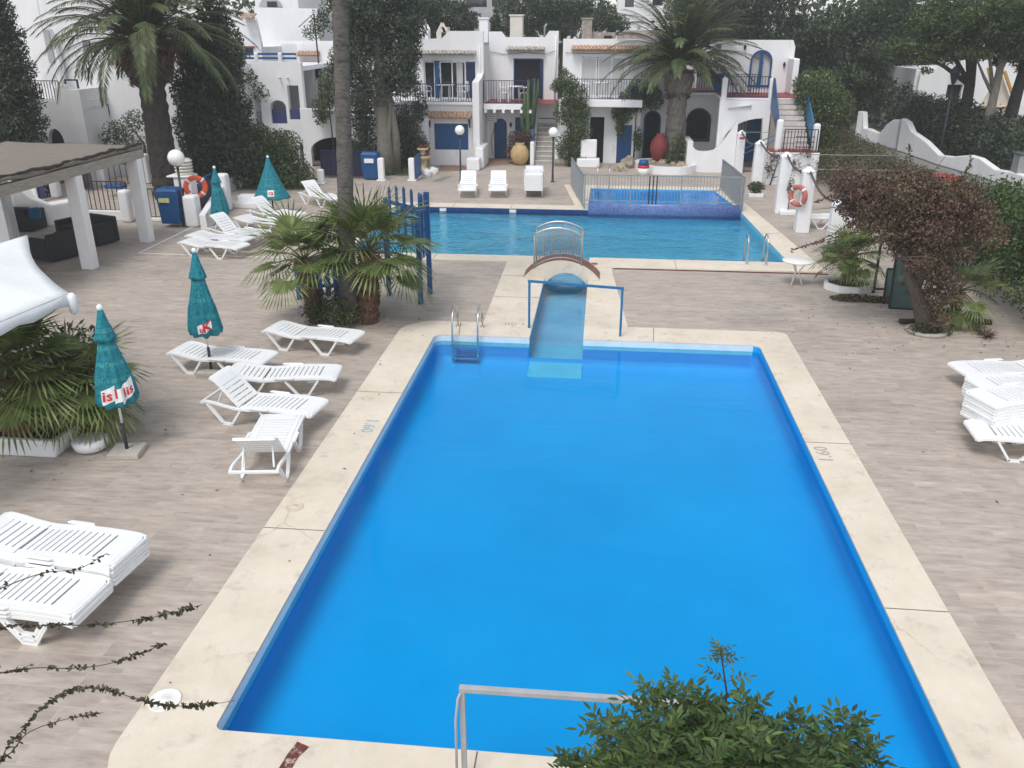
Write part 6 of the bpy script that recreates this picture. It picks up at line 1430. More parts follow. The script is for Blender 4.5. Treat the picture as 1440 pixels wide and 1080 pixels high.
# tall trunk, its crown above the frame
base = G(491,452); t = thing('tall_palm','tall smooth grey palm trunk rising out of the picture between the fan palms','palm tree',base)
m = MB(); n=40; ttop = AY(478,0,base.y); pts=[]; rs=[]
for i in range(n+1):
    u=i/n; z=10.2*u; k=z/ttop.z; pts.append((base.x+(ttop.x-base.x)*k,base.y,z)); rs.append(.205-.04*min(1,u*3)-.02*u+.006*(-1)**i*(u>.06)+.05*max(0,.12-u)/.12)
m.tube(pts,rs,18); m.build('trunk',BARKP,t)
bl,tb=Blades(),MB(); random.seed(4)
for i in range(26): fan_leaf(bl,tb,pts[-1],i*2.4,1.2-1.7*i/26,1.0,.95,22,.3)
bl.build('crown',L_FAN,t); tb.build('leaf_stalk',MATS['frond_rib'],t)
def bush(name, label, cat, loc, blobs, mat, n, L, W, stems=(), stemmat=None, kind=None, **kw):
    t = thing(name,label,cat,loc)
    if stems:
        m = MB()
        for pts,r in stems: m.tube(pts,[r*(1-.6*i/(len(pts)-1)) for i in range(len(pts))],7)
        m.build('stem' if cat!='tree' else 'trunk',stemmat or BARKD,t)
    foliage('foliage' if cat!='tree' else 'crown',mat,blobs,n,L,W,t,**kw); return t
cx = (pA.x+pB.x)/2
bush('shrub','dark low shrub growing round the feet of the three palms','shrub',(cx,17.3,0),[((cx-.45,17.2,.35),(.45,.3,.42)),((cx+.1,17.05,.3),(.5,.3,.36)),((cx-.1,17.5,.45),(.5,.3,.45))],L_OLIVE,2600,.075,.03,stems=[([(cx-.3,17.3,0),(cx-.35,17.3,.4)],.02)])
# potted fan palms at left, under the canopy
p = G(22,640); t=thing('plant_pot','long white plant pot at the left edge','pot',(p.x,p.y,0)); m=MB(); 
m.add([(p.x+sx*k*.75,p.y+.25+sy*k*.32,z) for k,z in ((.9,0),(1.,.30)) for sx,sy in ((-1,-1),(1,-1),(1,1),(-1,1))],[(3,2,1,0),(0,1,5,4),(1,2,6,5),(2,3,7,6),(3,0,4,7),(4,5,6,7)]); m.build('trough',WHITE2,t,bevel=.03); m=MB(); m.box(p.x-.66,p.x+.66,p.y-.0,p.y+.5,.302,.32); m.build('soil',pmat('dark_soil',(.04,.028,.02),.95,.4,9.),t)
t=thing('plant_pot','small round white pot beside the long white pot','pot',(p.x+1.0,p.y+.3,0)); m=MB(); m.lathe((p.x+1.05,p.y+.3,0),[(.15,0),(.24,.05),(.27,.16),(.22,.2),(.0,.18)],18); m.build('bowl',WHITE2,t)
t=thing('clay_pot','brown clay pot standing in the long white pot','pot',(p.x+.05,p.y+.25,.3)); m=MB(); m.lathe((p.x+.05,p.y+.25,.32),[(.26,0),(.36,.12),(.38,.3),(.34,.42),(.3,.43),(.28,.36),(0,.35)],20); m.build('bowl',pmat('brown_clay',(.13,.055,.035),.8,.3,5.),t)
fan_palm('potted_fan_palm','big dark fan palm growing from the brown clay pot under the canvas canopy',(p.x+.1,p.y+.3,.62),1.22,28,.66,.72,.14,21,elev=(1.3,-.75))
fan_palm('potted_fan_palm','second fan palm with hanging leaves behind the white pots',(p.x+.75,p.y+.75,.1),.95,20,.6,.62,.12,22,elev=(1.0,-.8))
bush('shrub','dark shrub filling the space below the canvas canopy','shrub',(p.x-.4,p.y+1.2,0),[((p.x-.6,p.y+1.3,.9),(.8,.6,.9)),((p.x+.3,p.y+1.6,.8),(.6,.5,.8))],L_DARK,3500,.14,.05,stems=[([(p.x-.4,p.y+1.3,0),(p.x-.4,p.y+1.3,.9)],.05)])
# ---------------------------------------------------------------- left trees and bushes
def cypress(label, base, h, r, n, mat=L_DARK, L=.16, seed=2):
    random.seed(seed); bl=[]
    for i in range(60):
        u=i/60; z=.4+u*h; q=r*math.sin(PI*min(1,.12+u*.88))**.6*(1-.35*u); az=i*2.4; bl.append(((base[0]+q*.55*math.cos(az),base[1]+q*.55*math.sin(az),z),(q*.6,q*.6,h*.055)))
    return bush('cypress_tree',label,'tree',base,bl,mat,n,L,L*.4,stems=[([(base[0],base[1],0),(base[0],base[1],h*.6)],.2)],out=.9)
xx=X_at(16,31); cypress('dark cypress at the left edge in front of the stepped white building',(xx,31,0),8.6,1.25,26000,L=.17)
xx=X_at(-30,31.5); cypress('second dark cypress cut by the left edge of the picture',(xx,31.6,0),8,1.3,9000,L=.17,seed=9)
def tree(name,label,base,top,r0,blobs,mat,n,L,W,br=(),bark=None,**kw):
    t=thing(name,label,'tree',base); m=MB(); limbs(m,base,top,r0,r0*.5,br,wob=.05); m.build('trunk',bark or BARKD,t); foliage('crown',mat,blobs,n,L,W,t,**kw); return t
def PB(u,v,Y,r): p=AY(u,v,Y); return ((p.x,p.y,p.z),r)
Y=33.2; tree('ivy_tree','dark ivy covered tree right of the left date palm',(X_at(300,Y),Y,0),(X_at(300,Y),Y,5.5),.3,
   [PB(285,90,Y,(.9,.9,1.1)),PB(315,70,Y,(.8,.8,1.3)),PB(290,140,Y,(1.0,1.,1.)),PB(310,185,Y,(1.2,1.1,1.1)),PB(285,220,Y,(.9,1.,.9)),PB(330,150,Y,(.7,.7,.7)),PB(300,30,Y,(.6,.6,1.0)),PB(270,180,Y,(.7,.8,1.)),PB(335,215,Y,(1.,1.,.8)),PB(262,130,Y,(.6,.7,.9)),PB(265,60,Y,(.6,.6,.9)),PB(270,245,Y,(.8,.9,.6)),PB(305,250,Y,(1.,1.,.7)),PB(320,110,Y,(.7,.7,.8))],L_DARK,30000,.18,.08)
Y=34.0; bush('round_bush','dense dark green bush behind the half-open parasol','bush',(X_at(385,Y),Y,0),[PB(365,215,Y,(1.3,1.1,1.1)),PB(390,235,Y,(1.4,1.1,.9)),PB(415,250,Y,(.9,.9,.7)),PB(350,190,Y,(.8,.8,.7)),PB(395,205,Y,(.9,.9,.7)),PB(425,265,Y,(.7,.8,.45)),PB(370,255,Y,(1.2,1.,.7))],L_OLIVE,19000,.13,.06,stems=[([(X_at(385,Y),Y,0),(X_at(385,Y),Y,1.)],.1)])
Y=32.6; bush('climbing_shrub','thin leafy shrub climbing the white wall left of the date palm','shrub',(X_at(190,35),35,0),[PB(165,185,35.,(.7,.3,.5)),PB(190,170,35.,(.6,.3,.5)),PB(185,205,35.,(.9,.3,.6)),PB(150,195,35.,(.4,.2,.3))],L_OLIVE,1500,.14,.06,stems=[([(X_at(195,35),35.2,0),(X_at(190,35),35.2,1.5),(X_at(165,35),35.3,2.6)],.05),([(X_at(195,35),35.2,1.),(X_at(145,35),35.2,1.9)],.03)])
Y=40.0; bush('climbing_shrub','sparse leafy creeper hanging over the arched building','shrub',(X_at(350,Y),Y,0),[PB(330,80,Y,(.5,.3,.6)),PB(345,110,Y,(.6,.3,.5)),PB(365,130,Y,(.5,.2,.5)),PB(335,140,Y,(.4,.3,.4))],L_OLIVE,900,.16,.07,stems=[([(X_at(325,Y),Y,0),(X_at(330,Y),Y,4),(X_at(350,Y),Y,3.2)],.04)])
# big conifer behind the tall trunk
Y=37.6; random.seed(31)
cb=[]
for (u,v,rx,rz) in ((530,10,1.9,1.6),(500,45,1.2,1.3),(560,45,1.2,1.4),(530,80,1.7,1.3),(497,95,.8,1.1),(565,95,1.,1.1),(535,125,1.3,.9),(510,135,.6,.7),(578,70,.6,.9),(585,30,.6,1.),(550,-20,2.,1.3),(490,20,.8,1.2),(575,120,.5,.6)):
    c,r=PB(u,v,Y,(rx,1.4,rz)); cb.append((c,(rx*.8,1.2,rz*.85))); cb+=sub_blobs(c,(rx,1.4,rz),7,(.18,.4),1.1,.95)
bx=X_at(538,Y)
tree('big_conifer','big dark drooping conifer beside the tall palm trunk',(bx,Y,0),(bx,Y,6.5),.34,cb,L_DARK,30000,.17,.06,[(0.1,(bx+.4,Y-.1,3.2),.2),(.2,(bx-.7,Y,4.5),.15),(.5,(bx+1.2,Y,5.2),.12)],bark=BARKG,droop=.5)
m_=MB(); m_.tube([(bx+.42,Y+.2,0),(bx+.45,Y+.2,1.6),(bx+.3,Y,3.2)],[.22,.19,.15],9); m_.build('second_trunk',BARKG,bpy.data.objects['big_conifer'])
bush('dark_bush','dark ragged bush right of the conifer trunks by the side stairway','bush',(X_at(570,39),39,0),[PB(572,170,39,(.7,.6,.9)),PB(580,205,39,(.8,.6,.8)),PB(565,235,39,(.9,.6,.7)),PB(555,250,38,(.8,.5,.45)),PB(590,150,39.5,(.4,.4,.7))],L_DARK,6000,.14,.06,stems=[([(X_at(570,39),39,0),(X_at(572,39),39,1.8)],.08)])
bush('dark_bush','dark ragged bush left of the conifer trunks','bush',(X_at(512,38.4),38.4,0),[PB(510,165,38.4,(.7,.6,.8)),PB(512,200,38.4,(.6,.6,.8)),PB(505,140,38.4,(.5,.5,.6))],L_DARK,4200,.14,.06,stems=[([(X_at(512,38.4),38.4,0),(X_at(512,38.4),38.4,1.8)],.06)])
bush('clipped_shrub','low clipped green shrub between the white gate posts','shrub',(X_at(558,37.5),37.5,0),[PB(548,247,37.5,(.45,.5,.4)),PB(566,247,37.5,(.45,.5,.4))],L_OLIVE,2200,.08,.04,stems=[([(X_at(558,37.5),37.5,0),(X_at(558,37.5),37.5,.3)],.04)])
bush('climbing_shrub','creeper spilling round the tall palm trunk from the rear house','shrub',(X_at(462,39),39,0),[PB(462,120,39,(.5,.4,.9)),PB(455,150,39,(.6,.4,.6)),PB(470,90,39,(.35,.3,.7)),PB(452,165,39,(.4,.3,.4))],L_OLIVE,2600,.13,.06,stems=[([(X_at(465,39),39,0),(X_at(462,39),39,4.)],.04)])
bush('climbing_shrub','thin creeper on the roof above the tall trunk','shrub',(X_at(450,44),44,0),[PB(448,30,44,(.5,.3,.6)),PB(440,45,44,(.6,.3,.4)),PB(456,20,44,(.3,.3,.7))],L_OLIVE,900,.15,.06,stems=[([(X_at(455,44),44,0),(X_at(452,44),44,6.6),(X_at(430,44),44,6.0)],.05)])
# centre: climbing shrub on the balcony, cactus, flower bush
Y=41.1-.4; bush('balcony_shrub','tall green shrub right of the white stairs reaching the balcony','shrub',(X_at(803,Y),Y,0),[PB(797,118,Y,(.55,.5,.55)),PB(808,135,Y,(.7,.5,.6)),PB(800,160,Y,(.75,.5,.6)),PB(815,185,Y,(.6,.5,.6)),PB(800,205,Y,(.7,.5,.7)),PB(812,225,Y,(.6,.4,.5)),PB(785,120,Y,(.4,.4,.35)),PB(820,160,Y,(.4,.4,.5)),PB(793,101,Y,(.22,.2,.22))],L_OLIVE,9500,.115,.055,stems=[([(X_at(803,Y),Y,0),(X_at(803,Y),Y,2.)],.09)])
Y=41.4; t=thing('tall_cactus','tall branching columnar cactus left of the white stairs','cactus',(X_at(743,Y),Y,0)); m=MB()
def ccol(pts,r): m.tube(pts,[r]*(len(pts)-1)+[r*.4],8)
for (u0,v0,u1,v1,r) in ((743,215,743,112,.13),(741,190,734,150,.10),(745,180,752,110,.12),(739,170,738,128,.11),(746,150,757,112,.09)):
    a=AY(u0,v0,Y); b=AY(u1,v1,Y); ccol([(a.x,Y,a.z if v0<210 else 0),(b.x*.7+a.x*.3,Y-.05,a.z+.25),(b.x,Y-.05,(a.z+b.z)/2),(b.x,Y,b.z)],r)
m.build('column',L_CACT,t)
p=G(730,233); bush('flower_bush','pinkish brown flowering bush growing behind the yellow jar','bush',(p.x,p.y+.5,.0),[((p.x-.15,p.y+.45,1.2),(.5,.35,.35)),((p.x+.35,p.y+.5,1.25),(.4,.3,.3)),((p.x-.45,p.y+.6,.6),(.3,.3,.5))],leafmat('pinkish_leaf',(.06,.04,.03),(.20,.10,.08),(.10,.13,.05),.3),1700,.11,.05,stems=[([(p.x,p.y+.5,0),(p.x,p.y+.5,1.1)],.05)])
p=G(663,213); bush('pot_bush','dark round bush on the masonry bench by the arched door','bush',(p.x-.9,41.2,.5),[((X_at(669,41.2),41.2,Z_at(209,41.2,669)),(.36,.3,.34))],L_BROWN,900,.09,.045,stems=[([(X_at(669,41.2),41.2,.5),(X_at(669,41.2),41.2,1.)],.04)])
Y=41.6; bush('balcony_creeper','loose creeper hanging from the balcony left of the right palm','shrub',(X_at(885,Y),Y,0),[PB(893,140,Y,(.8,.5,.6)),PB(875,160,Y,(.55,.4,.5)),PB(905,125,Y,(.8,.4,.4)),PB(872,180,Y,(.25,.3,.45)),PB(897,195,Y,(.25,.3,.6)),PB(920,140,Y,(.5,.4,.5))],L_OLIVE,5200,.13,.06,stems=[([(X_at(895,Y),Y,0),(X_at(895,Y),Y,2.4)],.05)])
Y=40.3; bush('climber','leafy climber at the foot of the right palm trunk','climber',(X_at(950,Y),Y,.3),[PB(945,225,Y,(.4,.3,.5)),PB(955,205,Y,(.35,.3,.6)),PB(962,235,Y,(.3,.3,.4))],L_OLIVE,1500,.1,.05,stems=[([(X_at(950,Y),Y,.3),(X_at(950,Y),Y,1.2)],.03)])
# ---------------------------------------------------------------- right: green tree, hedges, bougainvillea
Y=39.5; tree('green_tree','round light green tree right of the corner house stairs',(X_at(1150,Y),Y,0),(X_at(1150,Y),Y,2.),.16,[PB(1150,125,Y,(1.1,1.1,.9)),PB(1170,150,Y,(1.0,1.,.8)),PB(1140,160,Y,(.9,1.,.9)),PB(1185,165,Y,(.6,.7,.5)),PB(1150,185,Y,(1.,1.,.8)),PB(1130,120,Y,(.5,.6,.5))],leafmat('light_tree_leaf',(.03,.05,.018),(.11,.15,.045),(.30,.30,.18),.07),12000,.12,.06)
def hedge(name,label,cx_,pts,mat,n,L,W,seed=3):
    """hedge through px points: (x,y,width,height)"""
    random.seed(seed); bl=[]
    for (a,b) in zip(pts,pts[1:]):
        d=math.hypot(b[0]-a[0],b[1]-a[1]); k=max(1,int(d/.55))
        for i in range(k):
            u=i/k; q=[a[j]+(b[j]-a[j])*u for j in range(4)]
            for s in (-.5,.5): bl.append(((q[0]+s*q[2]*.6+random.uniform(-.1,.1),q[1]+random.uniform(-.1,.1),q[3]*.55+random.uniform(-.08,.06)),(q[2]*.42,.5,q[3]*.5)))
            bl.append(((q[0]+random.uniform(-.3,.3)*q[2],q[1],q[3]*.86+random.uniform(-.1,.12)),(q[2]*.3,.35,q[3]*.2)))
    stems=[([(p[0],p[1],0),(p[0],p[1],p[3]*.6)],.05) for p in pts]
    return bush(name,label,'hedge',(pts[0][0],pts[0][1],0),bl,mat,n,L,W,stems=stems)
a=G(1150,262); 
hedge('mixed_hedge','long brownish green hedge along the lane behind the right white pillars',0,[(10.6,45,2.7,1.55),(10.3,40.5,2.7,1.5),(10.3,36,2.7,1.5),(10.2,32,2.7,1.45),(10.1,28.5,2.6,1.4),(10.1,26.2,2.4,1.5),(9.2,22.9,2.0,1.75)],L_BRGR,54000,.10,.05)
hedge('bright_hedge','tall bright green hedge at the right edge behind the bougainvillea',0,[(10.1,24.5,1.6,2.3),(9.9,21.5,1.6,2.5),(9.75,18.8,1.5,2.5),(9.9,16.8,1.4,2.2)],L_BRIGHT,26000,.10,.055,7)
hedge('dark_hedge','dark hedge behind the white lane wall and the street lamp',0,[(16.9,53,2,2.6),(17.6,47,2.2,2.6),(18.2,42.5,2.2,2.3),(18.6,38.5,2.2,2.0)],L_DARK,30000,.18,.09,8)
p=G(1308,470); Y=p.y+.2; random.seed(17)
bb=[]
for (u,v,rx,rz) in ((1235,290,.75,.42),(1270,275,.85,.45),(1310,290,.85,.5),(1345,310,.7,.5),(1260,315,.75,.4),(1300,330,.8,.45),(1335,345,.5,.4),(1290,355,.45,.35),(1200,285,.45,.25),(1222,315,.4,.22),(1365,295,.45,.4),(1280,255,.7,.25),(1335,270,.6,.3),(1185,265,.3,.18),(1300,375,.45,.3),(1325,385,.35,.3),(1275,345,.5,.3),(1380,325,.5,.4),(1310,310,.9,.5),(1265,295,.8,.4),(1200,255,.5,.3),(1228,275,.6,.35),(1185,248,.35,.2),(1245,258,.6,.3),(1215,300,.5,.3),(1300,415,.28,.3),(1312,440,.22,.22),(1330,405,.3,.25)):
    c,r=PB(u,v,Y,(rx,.8,rz)); bb.append((c,(rx*.95,.9,rz*.9))); bb+=sub_blobs(c,(rx*1.1,1.,rz*1.2),6,(.2,.5),.9,1.05)
tx=X_at(1305,Y)
t=tree('bougainvillea','wide brown leaved bougainvillea spreading over its twisted trunk',(p.x,Y,0),(tx,Y,1.8),.17,bb,L_BROWN,27000,.075,.042,[(.4,AY(1240,300,Y),.07),(.5,AY(1350,300,Y),.07),(.6,AY(1280,270,Y),.06),(.3,AY(1330,330,Y),.05)],bark=pmat('brown_grey_bark',(.11,.09,.07),.95,.45,6.,.8,18,stretch=(4,4,1)))
# arching sprigs of the bougainvillea
m=MB(); sp=[]; tw=MB()
for i in range(150):
    c,r=bb[random.randrange(len(bb))]; d=Vector((random.gauss(0,1),random.gauss(0,1),random.gauss(.2,.8))).normalized(); a_=Vector(c)-d*.25; tw.tube([a_,a_+d*.3+Vector((0,0,.05)),a_+d*random.uniform(.5,.85)],[.012,.008,.004],5)
tw.build('twigs',pmat('pale_twig',(.13,.10,.08),.9,.3,9.),t)
for (pts) in (((1215,300),(1180,325),(1150,340),(1113,352)),((1225,320),(1190,330),(1160,338),(1118,350)),((1200,290),(1170,275),(1145,285)),((1290,260),(1280,225),(1278,205)),((1340,270),(1360,240),(1366,222)),((1240,330),(1215,345),(1190,352))):
    P=[AY(u,v,Y-.3) for u,v in pts]; m.tube(P,.007,5)
    for q,w in zip(P,P[1:]):
        for i in range(26): c=q.lerp(w,random.random()); sp.append(((c.x,c.y,c.z),(.05,.05,.05)))
m.build('sprig',BARKD,t); foliage('sprig_leaves',L_BROWN,sp,520,.07,.04,t)
bush('pale_weed','pale dry weeds round the foot of the bougainvillea trunk','weed',(p.x-.1,p.y-.1,0),[((p.x-.2,p.y-.05,.12),(.3,.2,.14)),((p.x+.2,p.y,.08),(.25,.2,.1))],L_VINE,700,.12,.02)
q=G(1308,473); t=thing('stone_ring','pale stone edging at the foot of the bougainvillea','edging',(q.x,q.y,0)); m=MB(); m.lathe((q.x,q.y+.25,0),[(.40,0),(.42,.07),(.34,.09),(.32,.02)],18); m.build('edging',CONC,t)
q=G(1200,414); t=thing('palm_tub','white edged planter bed of the small fan palm','planter',(q.x,q.y+.5,0)); pts=[(q.x+.62*math.cos(a),q.y+.55+.55*math.sin(a)) for a in [2*PI*i/8+.2 for i in range(8)]]; ringbed(t,pts,.16,.16,WHITE2,pmat('bed_soil',(.07,.055,.04),.95,.4,9.))
fan_palm('small_fan_palm','small fan palm in the white edged bed left of the bougainvillea',(q.x,q.y+.55,.1),.78,24,.52,.52,.15,41,elev=(1.3,-.4))
q=G(1345,462); fan_palm('small_fan_palm','low fan palm right of the bougainvillea trunk with one yellow green hanging leaf',(q.x,q.y+.3,0),.75,16,.55,.58,.1,42,elev=(1.1,-.9))
q=G(1098,301); t=thing('potted_shrub','small shrub in a white square pot at the foot of the pillar','shrub',(q.x-.9,q.y-.5,0))
for (u,v,lab,s) in ((1062,277,'small round shrub in a white pot at the foot of the second pillar',.2),(1107,302,'thin stemmed plant in a white pot between two pillars',.14)):
    q=G(u,v); t2=t if s==.2 else thing('potted_plant',lab,'plant',(q.x,q.y,0))
    if s==.2: t['label']=lab; t.location=(q.x,q.y,0); WPOS[t.name]=Vector((q.x,q.y,0))
    m=MB(); m.box(q.x-.28,q.x+.28,q.y-.2,q.y+.2,0,.16); m.build('pot',WHITE2,t2,bevel=.03)
    foliage('foliage',L_OLIVE,[((q.x,q.y,.38 if s==.2 else 1.0),(.33,.28,.22) if s==.2 else (.12,.12,.4))],900 if s==.2 else 120,.09,.04,t2)
    m=MB(); m.tube([(q.x,q.y,.15),(q.x+.03,q.y,.9 if s<.2 else .3)],.012,6); m.build('stem',BARKD,t2)
q=G(1172,372); bush('low_shrub','grey green shrub at the foot of the pillar half hidden by the bougainvillea','shrub',(q.x,q.y+.3,0),[((q.x,q.y+.3,.3),(.3,.3,.32)),((q.x+.3,q.y+.4,.45),(.25,.3,.4))],L_DARK,1500,.08,.04,stems=[([(q.x,q.y+.3,0),(q.x,q.y+.3,.4)],.03)])
q=G(1385,474); bl=Blades()
for i in range(34): az=random.uniform(0,6.28); d=nrm([math.cos(az),math.sin(az),random.uniform(.05,.5)]); bl.add(np.array([q.x,q.y,.03])+d*.14,d,RNG.normal(size=3)*.3+UP,.3,.045)
t=thing('fallen_leaf','dry brown leaf tuft lying on the deck near the bright hedge','leaf',(q.x,q.y,0)); bl.build('blade',L_BROWN,t)
q=G(1215,424); bush('creeper_patch','low green creeper on the deck before the small fan palm bed','creeper',(q.x,q.y,0),[((q.x-.2,q.y+.1,.05),(.6,.25,.07)),((q.x+.35,q.y,.05),(.4,.2,.08))],L_BRGR,1500,.08,.04)
bush('dark_creeper','dark thorny creeper climbing the white landing wall of the side stairs','creeper',(7.2,36.4,0),[((7.0,36.38,1.2),(.35,.1,.3)),((7.6,36.38,.9),(.5,.1,.25)),((8.2,36.38,1.3),(.3,.1,.25)),((6.8,36.38,.7),(.25,.1,.4)),((8.4,36.38,.5),(.2,.1,.4))],L_BROWN,420,.13,.05,stems=[([(6.9,36.4,0),(7.1,36.4,.9),(7.9,36.4,1.25)],.03),([(8.5,36.4,0),(8.0,36.4,.6),(7.3,36.4,1.1)],.03),([(7.0,36.4,.3),(8.4,36.4,.9)],.02)])
# pines and dark trees at the right and behind
def pine(label,u,vb,Y,crown,n,mat=L_PINE,L=.32,W=.10,name='pine_tree',bark=None,trunk_u=None,r=.3,sub=7,depth=2.6):
    random.seed(sum(map(ord,label))); bx_=X_at(trunk_u or u,Y); bl=[]
    for (cu,cvv,rx,rz) in crown:
        c,_=PB(cu,cvv,Y,0); bl.append((c,(rx*.7,depth*.6,rz*.7))); bl+=sub_blobs(c,(rx,depth,rz),sub,(.2,.42),.8,.95)
    zt=max(b[0][2] for b in bl); br=[(random.uniform(.4,.85),b[0],r*.4) for b in bl[::sub+1]]
    return tree(name,label,(bx_,Y,0),(X_at(u,Y),Y,zt*.85),r,bl,mat,n,L,W,br,bark=bark)
pine('dark pine with bare trunk standing left of the street lamp',1352,0,46,[(1330,60,1.9,1.2),(1290,75,1.4,.8),(1375,40,1.6,1.2),(1310,30,2.,1.1),(1350,5,2.4,1.4),(1265,65,1.0,.6)],15000,r=.34,trunk_u=1362,L=.2,W=.08,mat=leafmat('fresh_tree_leaf',(.014,.030,.010),(.070,.10,.028),(.14,.18,.05),.12,.5))
pine('slender leafy tree with grey trunk before the white villa',1395,0,43,[(1400,50,1.6,1.1),(1425,70,1.2,.8),(1385,20,1.7,1.1),(1435,25,1.5,1.2),(1370,75,.9,.5)],12000,name='leafy_tree',r=.26,trunk_u=1393,L=.19,W=.08,mat=MATS['fresh_tree_leaf'],bark=BARKG)
pine('dark leaning tree at the right edge beside the yellow trimmed stair',1432,0,45,[(1440,20,1.5,1.6),(1445,80,.9,1.1),(1455,50,1.5,1.4)],7000,name='dark_tree',r=.36,trunk_u=1420,L=.22,mat=L_DARK)
pine('wide dark pine behind the corner house',1100,0,56,[(1040,30,2.4,1.6),(1090,10,3.,2.),(1130,50,2.6,1.8),(1085,60,2.,1.2),(1150,90,2.2,1.8),(1020,5,2.4,1.6)],13000,L=.3,mat=L_DARK)
pine('tall dark pine left of the lane',1190,0,54,[(1180,40,2.8,2.),(1225,70,2.2,1.8),(1200,110,2.4,1.8),(1240,20,2.8,2.),(1170,140,1.6,1.4),(1235,130,1.8,1.4)],15000,L=.3)
pine('dark pine beyond the lane gateway',1262,0,60,[(1262,30,2.6,2.2),(1290,20,2.6,2.),(1255,90,2.,2.),(1262,140,1.8,1.8)],10000,L=.32,mat=L_DARK)
pine('dark evergreen far back between the lane and the corner house',1200,0,64,[(1120,80,3.2,2.6),(1180,90,3.2,3.),(1240,100,3.,3.),(1160,140,3.,2.),(1215,150,3.,2.)],12000,L=.36,mat=L_DARK,r=.4)
pine('rounded green pine rising behind the central roofs',790,0,60,[(720,12,1.8,1.6),(760,18,2.,1.6),(800,10,2.4,1.8),(840,22,2.,1.4),(870,35,1.2,.9),(780,38,2.2,.9),(730,40,1.6,.8)],16000,L=.24,W=.09,mat=leafmat('hazy_pine_needles',(.022,.036,.018),(.065,.09,.04),(.10,.12,.06),.08,.4),name='pine_tree')
pine('dark broad tree behind the gabled chimneys',625,0,52,[(600,5,1.6,1.3),(630,20,1.5,1.2),(655,30,1.,.9),(615,40,1.2,.8),(645,48,.8,.5),(590,30,1.,1.)],10000,L=.24,W=.09,mat=L_DARK,name='dark_tree')
pine('dark evergreen rising behind the date palm crown',960,0,62,[(960,5,2.,2.),(985,20,2.,1.8),(1000,45,2.,1.5),(1020,30,2.,1.8)],9000,L=.3,mat=L_DARK,name='evergreen_tree')
pine('small grey green tree between the cream chimney and the grey block',697,0,55,[(697,35,.5,.9),(695,48,.5,.5)],1600,L=.2,mat=L_OLIVE,name='small_tree',r=.1,sub=4,depth=.6)
tl=MB(); hills=[]
for i in range(70): a_=-.95+1.9*i/69; rr=95+12*math.sin(i*1.7); hills.append(((rr*math.sin(a_),rr*math.cos(a_),6+3.5*math.sin(i*.9)+2*math.sin(i*2.3)),(6,5,7)))
tag(foliage('distant_trees',L_DARK,hills,26000,.9,.4,loc=(0,95,0)),'dark band of distant trees behind all houses','woodland',kind='stuff')
lit=[]
for (cx_l,cy_l,rx_l,ry_l,k) in ((7.2,18.2,2.2,1.6,130),(-5.5,17.2,1.6,1.0,90),(6.6,20.5,1.5,1.,70),(-8.5,10.5,1.5,1.5,40),(8.5,16,1.5,3,80),(0,20,9,9,90),(-3,36,6,3,60),(-5,9,3,5,25)):
    for i in range(k):
        x_,y_=random.gauss(cx_l,rx_l*.6),random.gauss(cy_l,ry_l*.6)
        if (-3.5<x_<3.5 and 5.5<y_<17) or (-8<x_<6 and 22.5<y_<35.2) or (-2.6<x_<.8 and 17<y_<23): continue
        lit.append((x_,y_,.012 if not (-4.2<x_<4.1 and 4.8<y_<17.7) else .034))
P_=np.array(lit); k=len(P_); D_=RNG.normal(size=(k,3)); D_[:,2]*=.12; N_=np.tile(UP,(k,1))+RNG.normal(size=(k,3))*.25
tag(leaf_object('leaf_litter',L_BROWN,P_,D_,N_,RNG.uniform(.03,.075,k),RNG.uniform(.018,.035,k)),'scattered dry leaves lying on the paving','leaf litter',kind='stuff')
# ---------------------------------------------------------------- foreground: ash-like tree top and trailing vine shoots
def leaf6(name, mat, items, parent):
    vs=[]; fs=[]; b=WPOS[parent.name]; bv=np.array(b[:])
    for (p,d,n,l,w) in items:
        d=nrm(d); s=nrm(np.cross(d,n)); u=np.cross(s,d); p=p-bv; o=len(vs)
        vs += [p, p+d*l*.3+s*w*.42+u*w*.16, p+d*l*.62+s*w*.40+u*w*.14, p+d*l, p+d*l*.62-s*w*.40+u*w*.14, p+d*l*.3-s*w*.42+u*w*.16]
        fs += [(o,o+1,o+2,o+3),(o,o+3,o+4,o+5)]
    me=bpy.data.meshes.new(name); me.from_pydata([tuple(v) for v in vs],[],fs); me.materials.append(mat); me.update()
    o=bpy.data.objects.new(name,me); COL.objects.link(o); o.parent=parent; WPOS[o.name]=b.copy(); return o
def pinnate(items, tb, p, d, L, n=5, ls=.085, lw=.032):
    d=nrm(d); s=nrm(np.cross(d,UP)+1e-6); u=np.cross(s,d); end=p
    pts=[p+d*L*t-UP*L*.25*t*t for t in (0,.33,.66,1)]; tb.tube([tuple(q) for q in pts],[.0035,.003,.0022,.0015],4,cap=False)
    for i in range(n):
        t=.25+.72*i/n; q=p+d*L*t-UP*L*.25*t*t
        for sg in (-1,1): dd=nrm(s*sg+d*.65-UP*random.uniform(0,.45)+RNG.normal(size=3)*.15); items.append((q,dd,u+RNG.normal(size=3)*.25,ls*random.uniform(.75,1.15),lw*random.uniform(.8,1.15)))
    items.append((pts[-1],nrm(d-UP*.4),u,ls*1.1,lw))
random.seed(77); c0_=np.array([.85,4.05,1.42]); t=thing('leafy_tree','leafy tree top with feathered leaves in the foreground below the balcony','tree',(.86,4.05,0))
items=[]; tb=MB(); wood=MB()
limbs(wood,(.86,4.05,0),(.86,4.05,1.5),.07,.035,[],wob=.02)
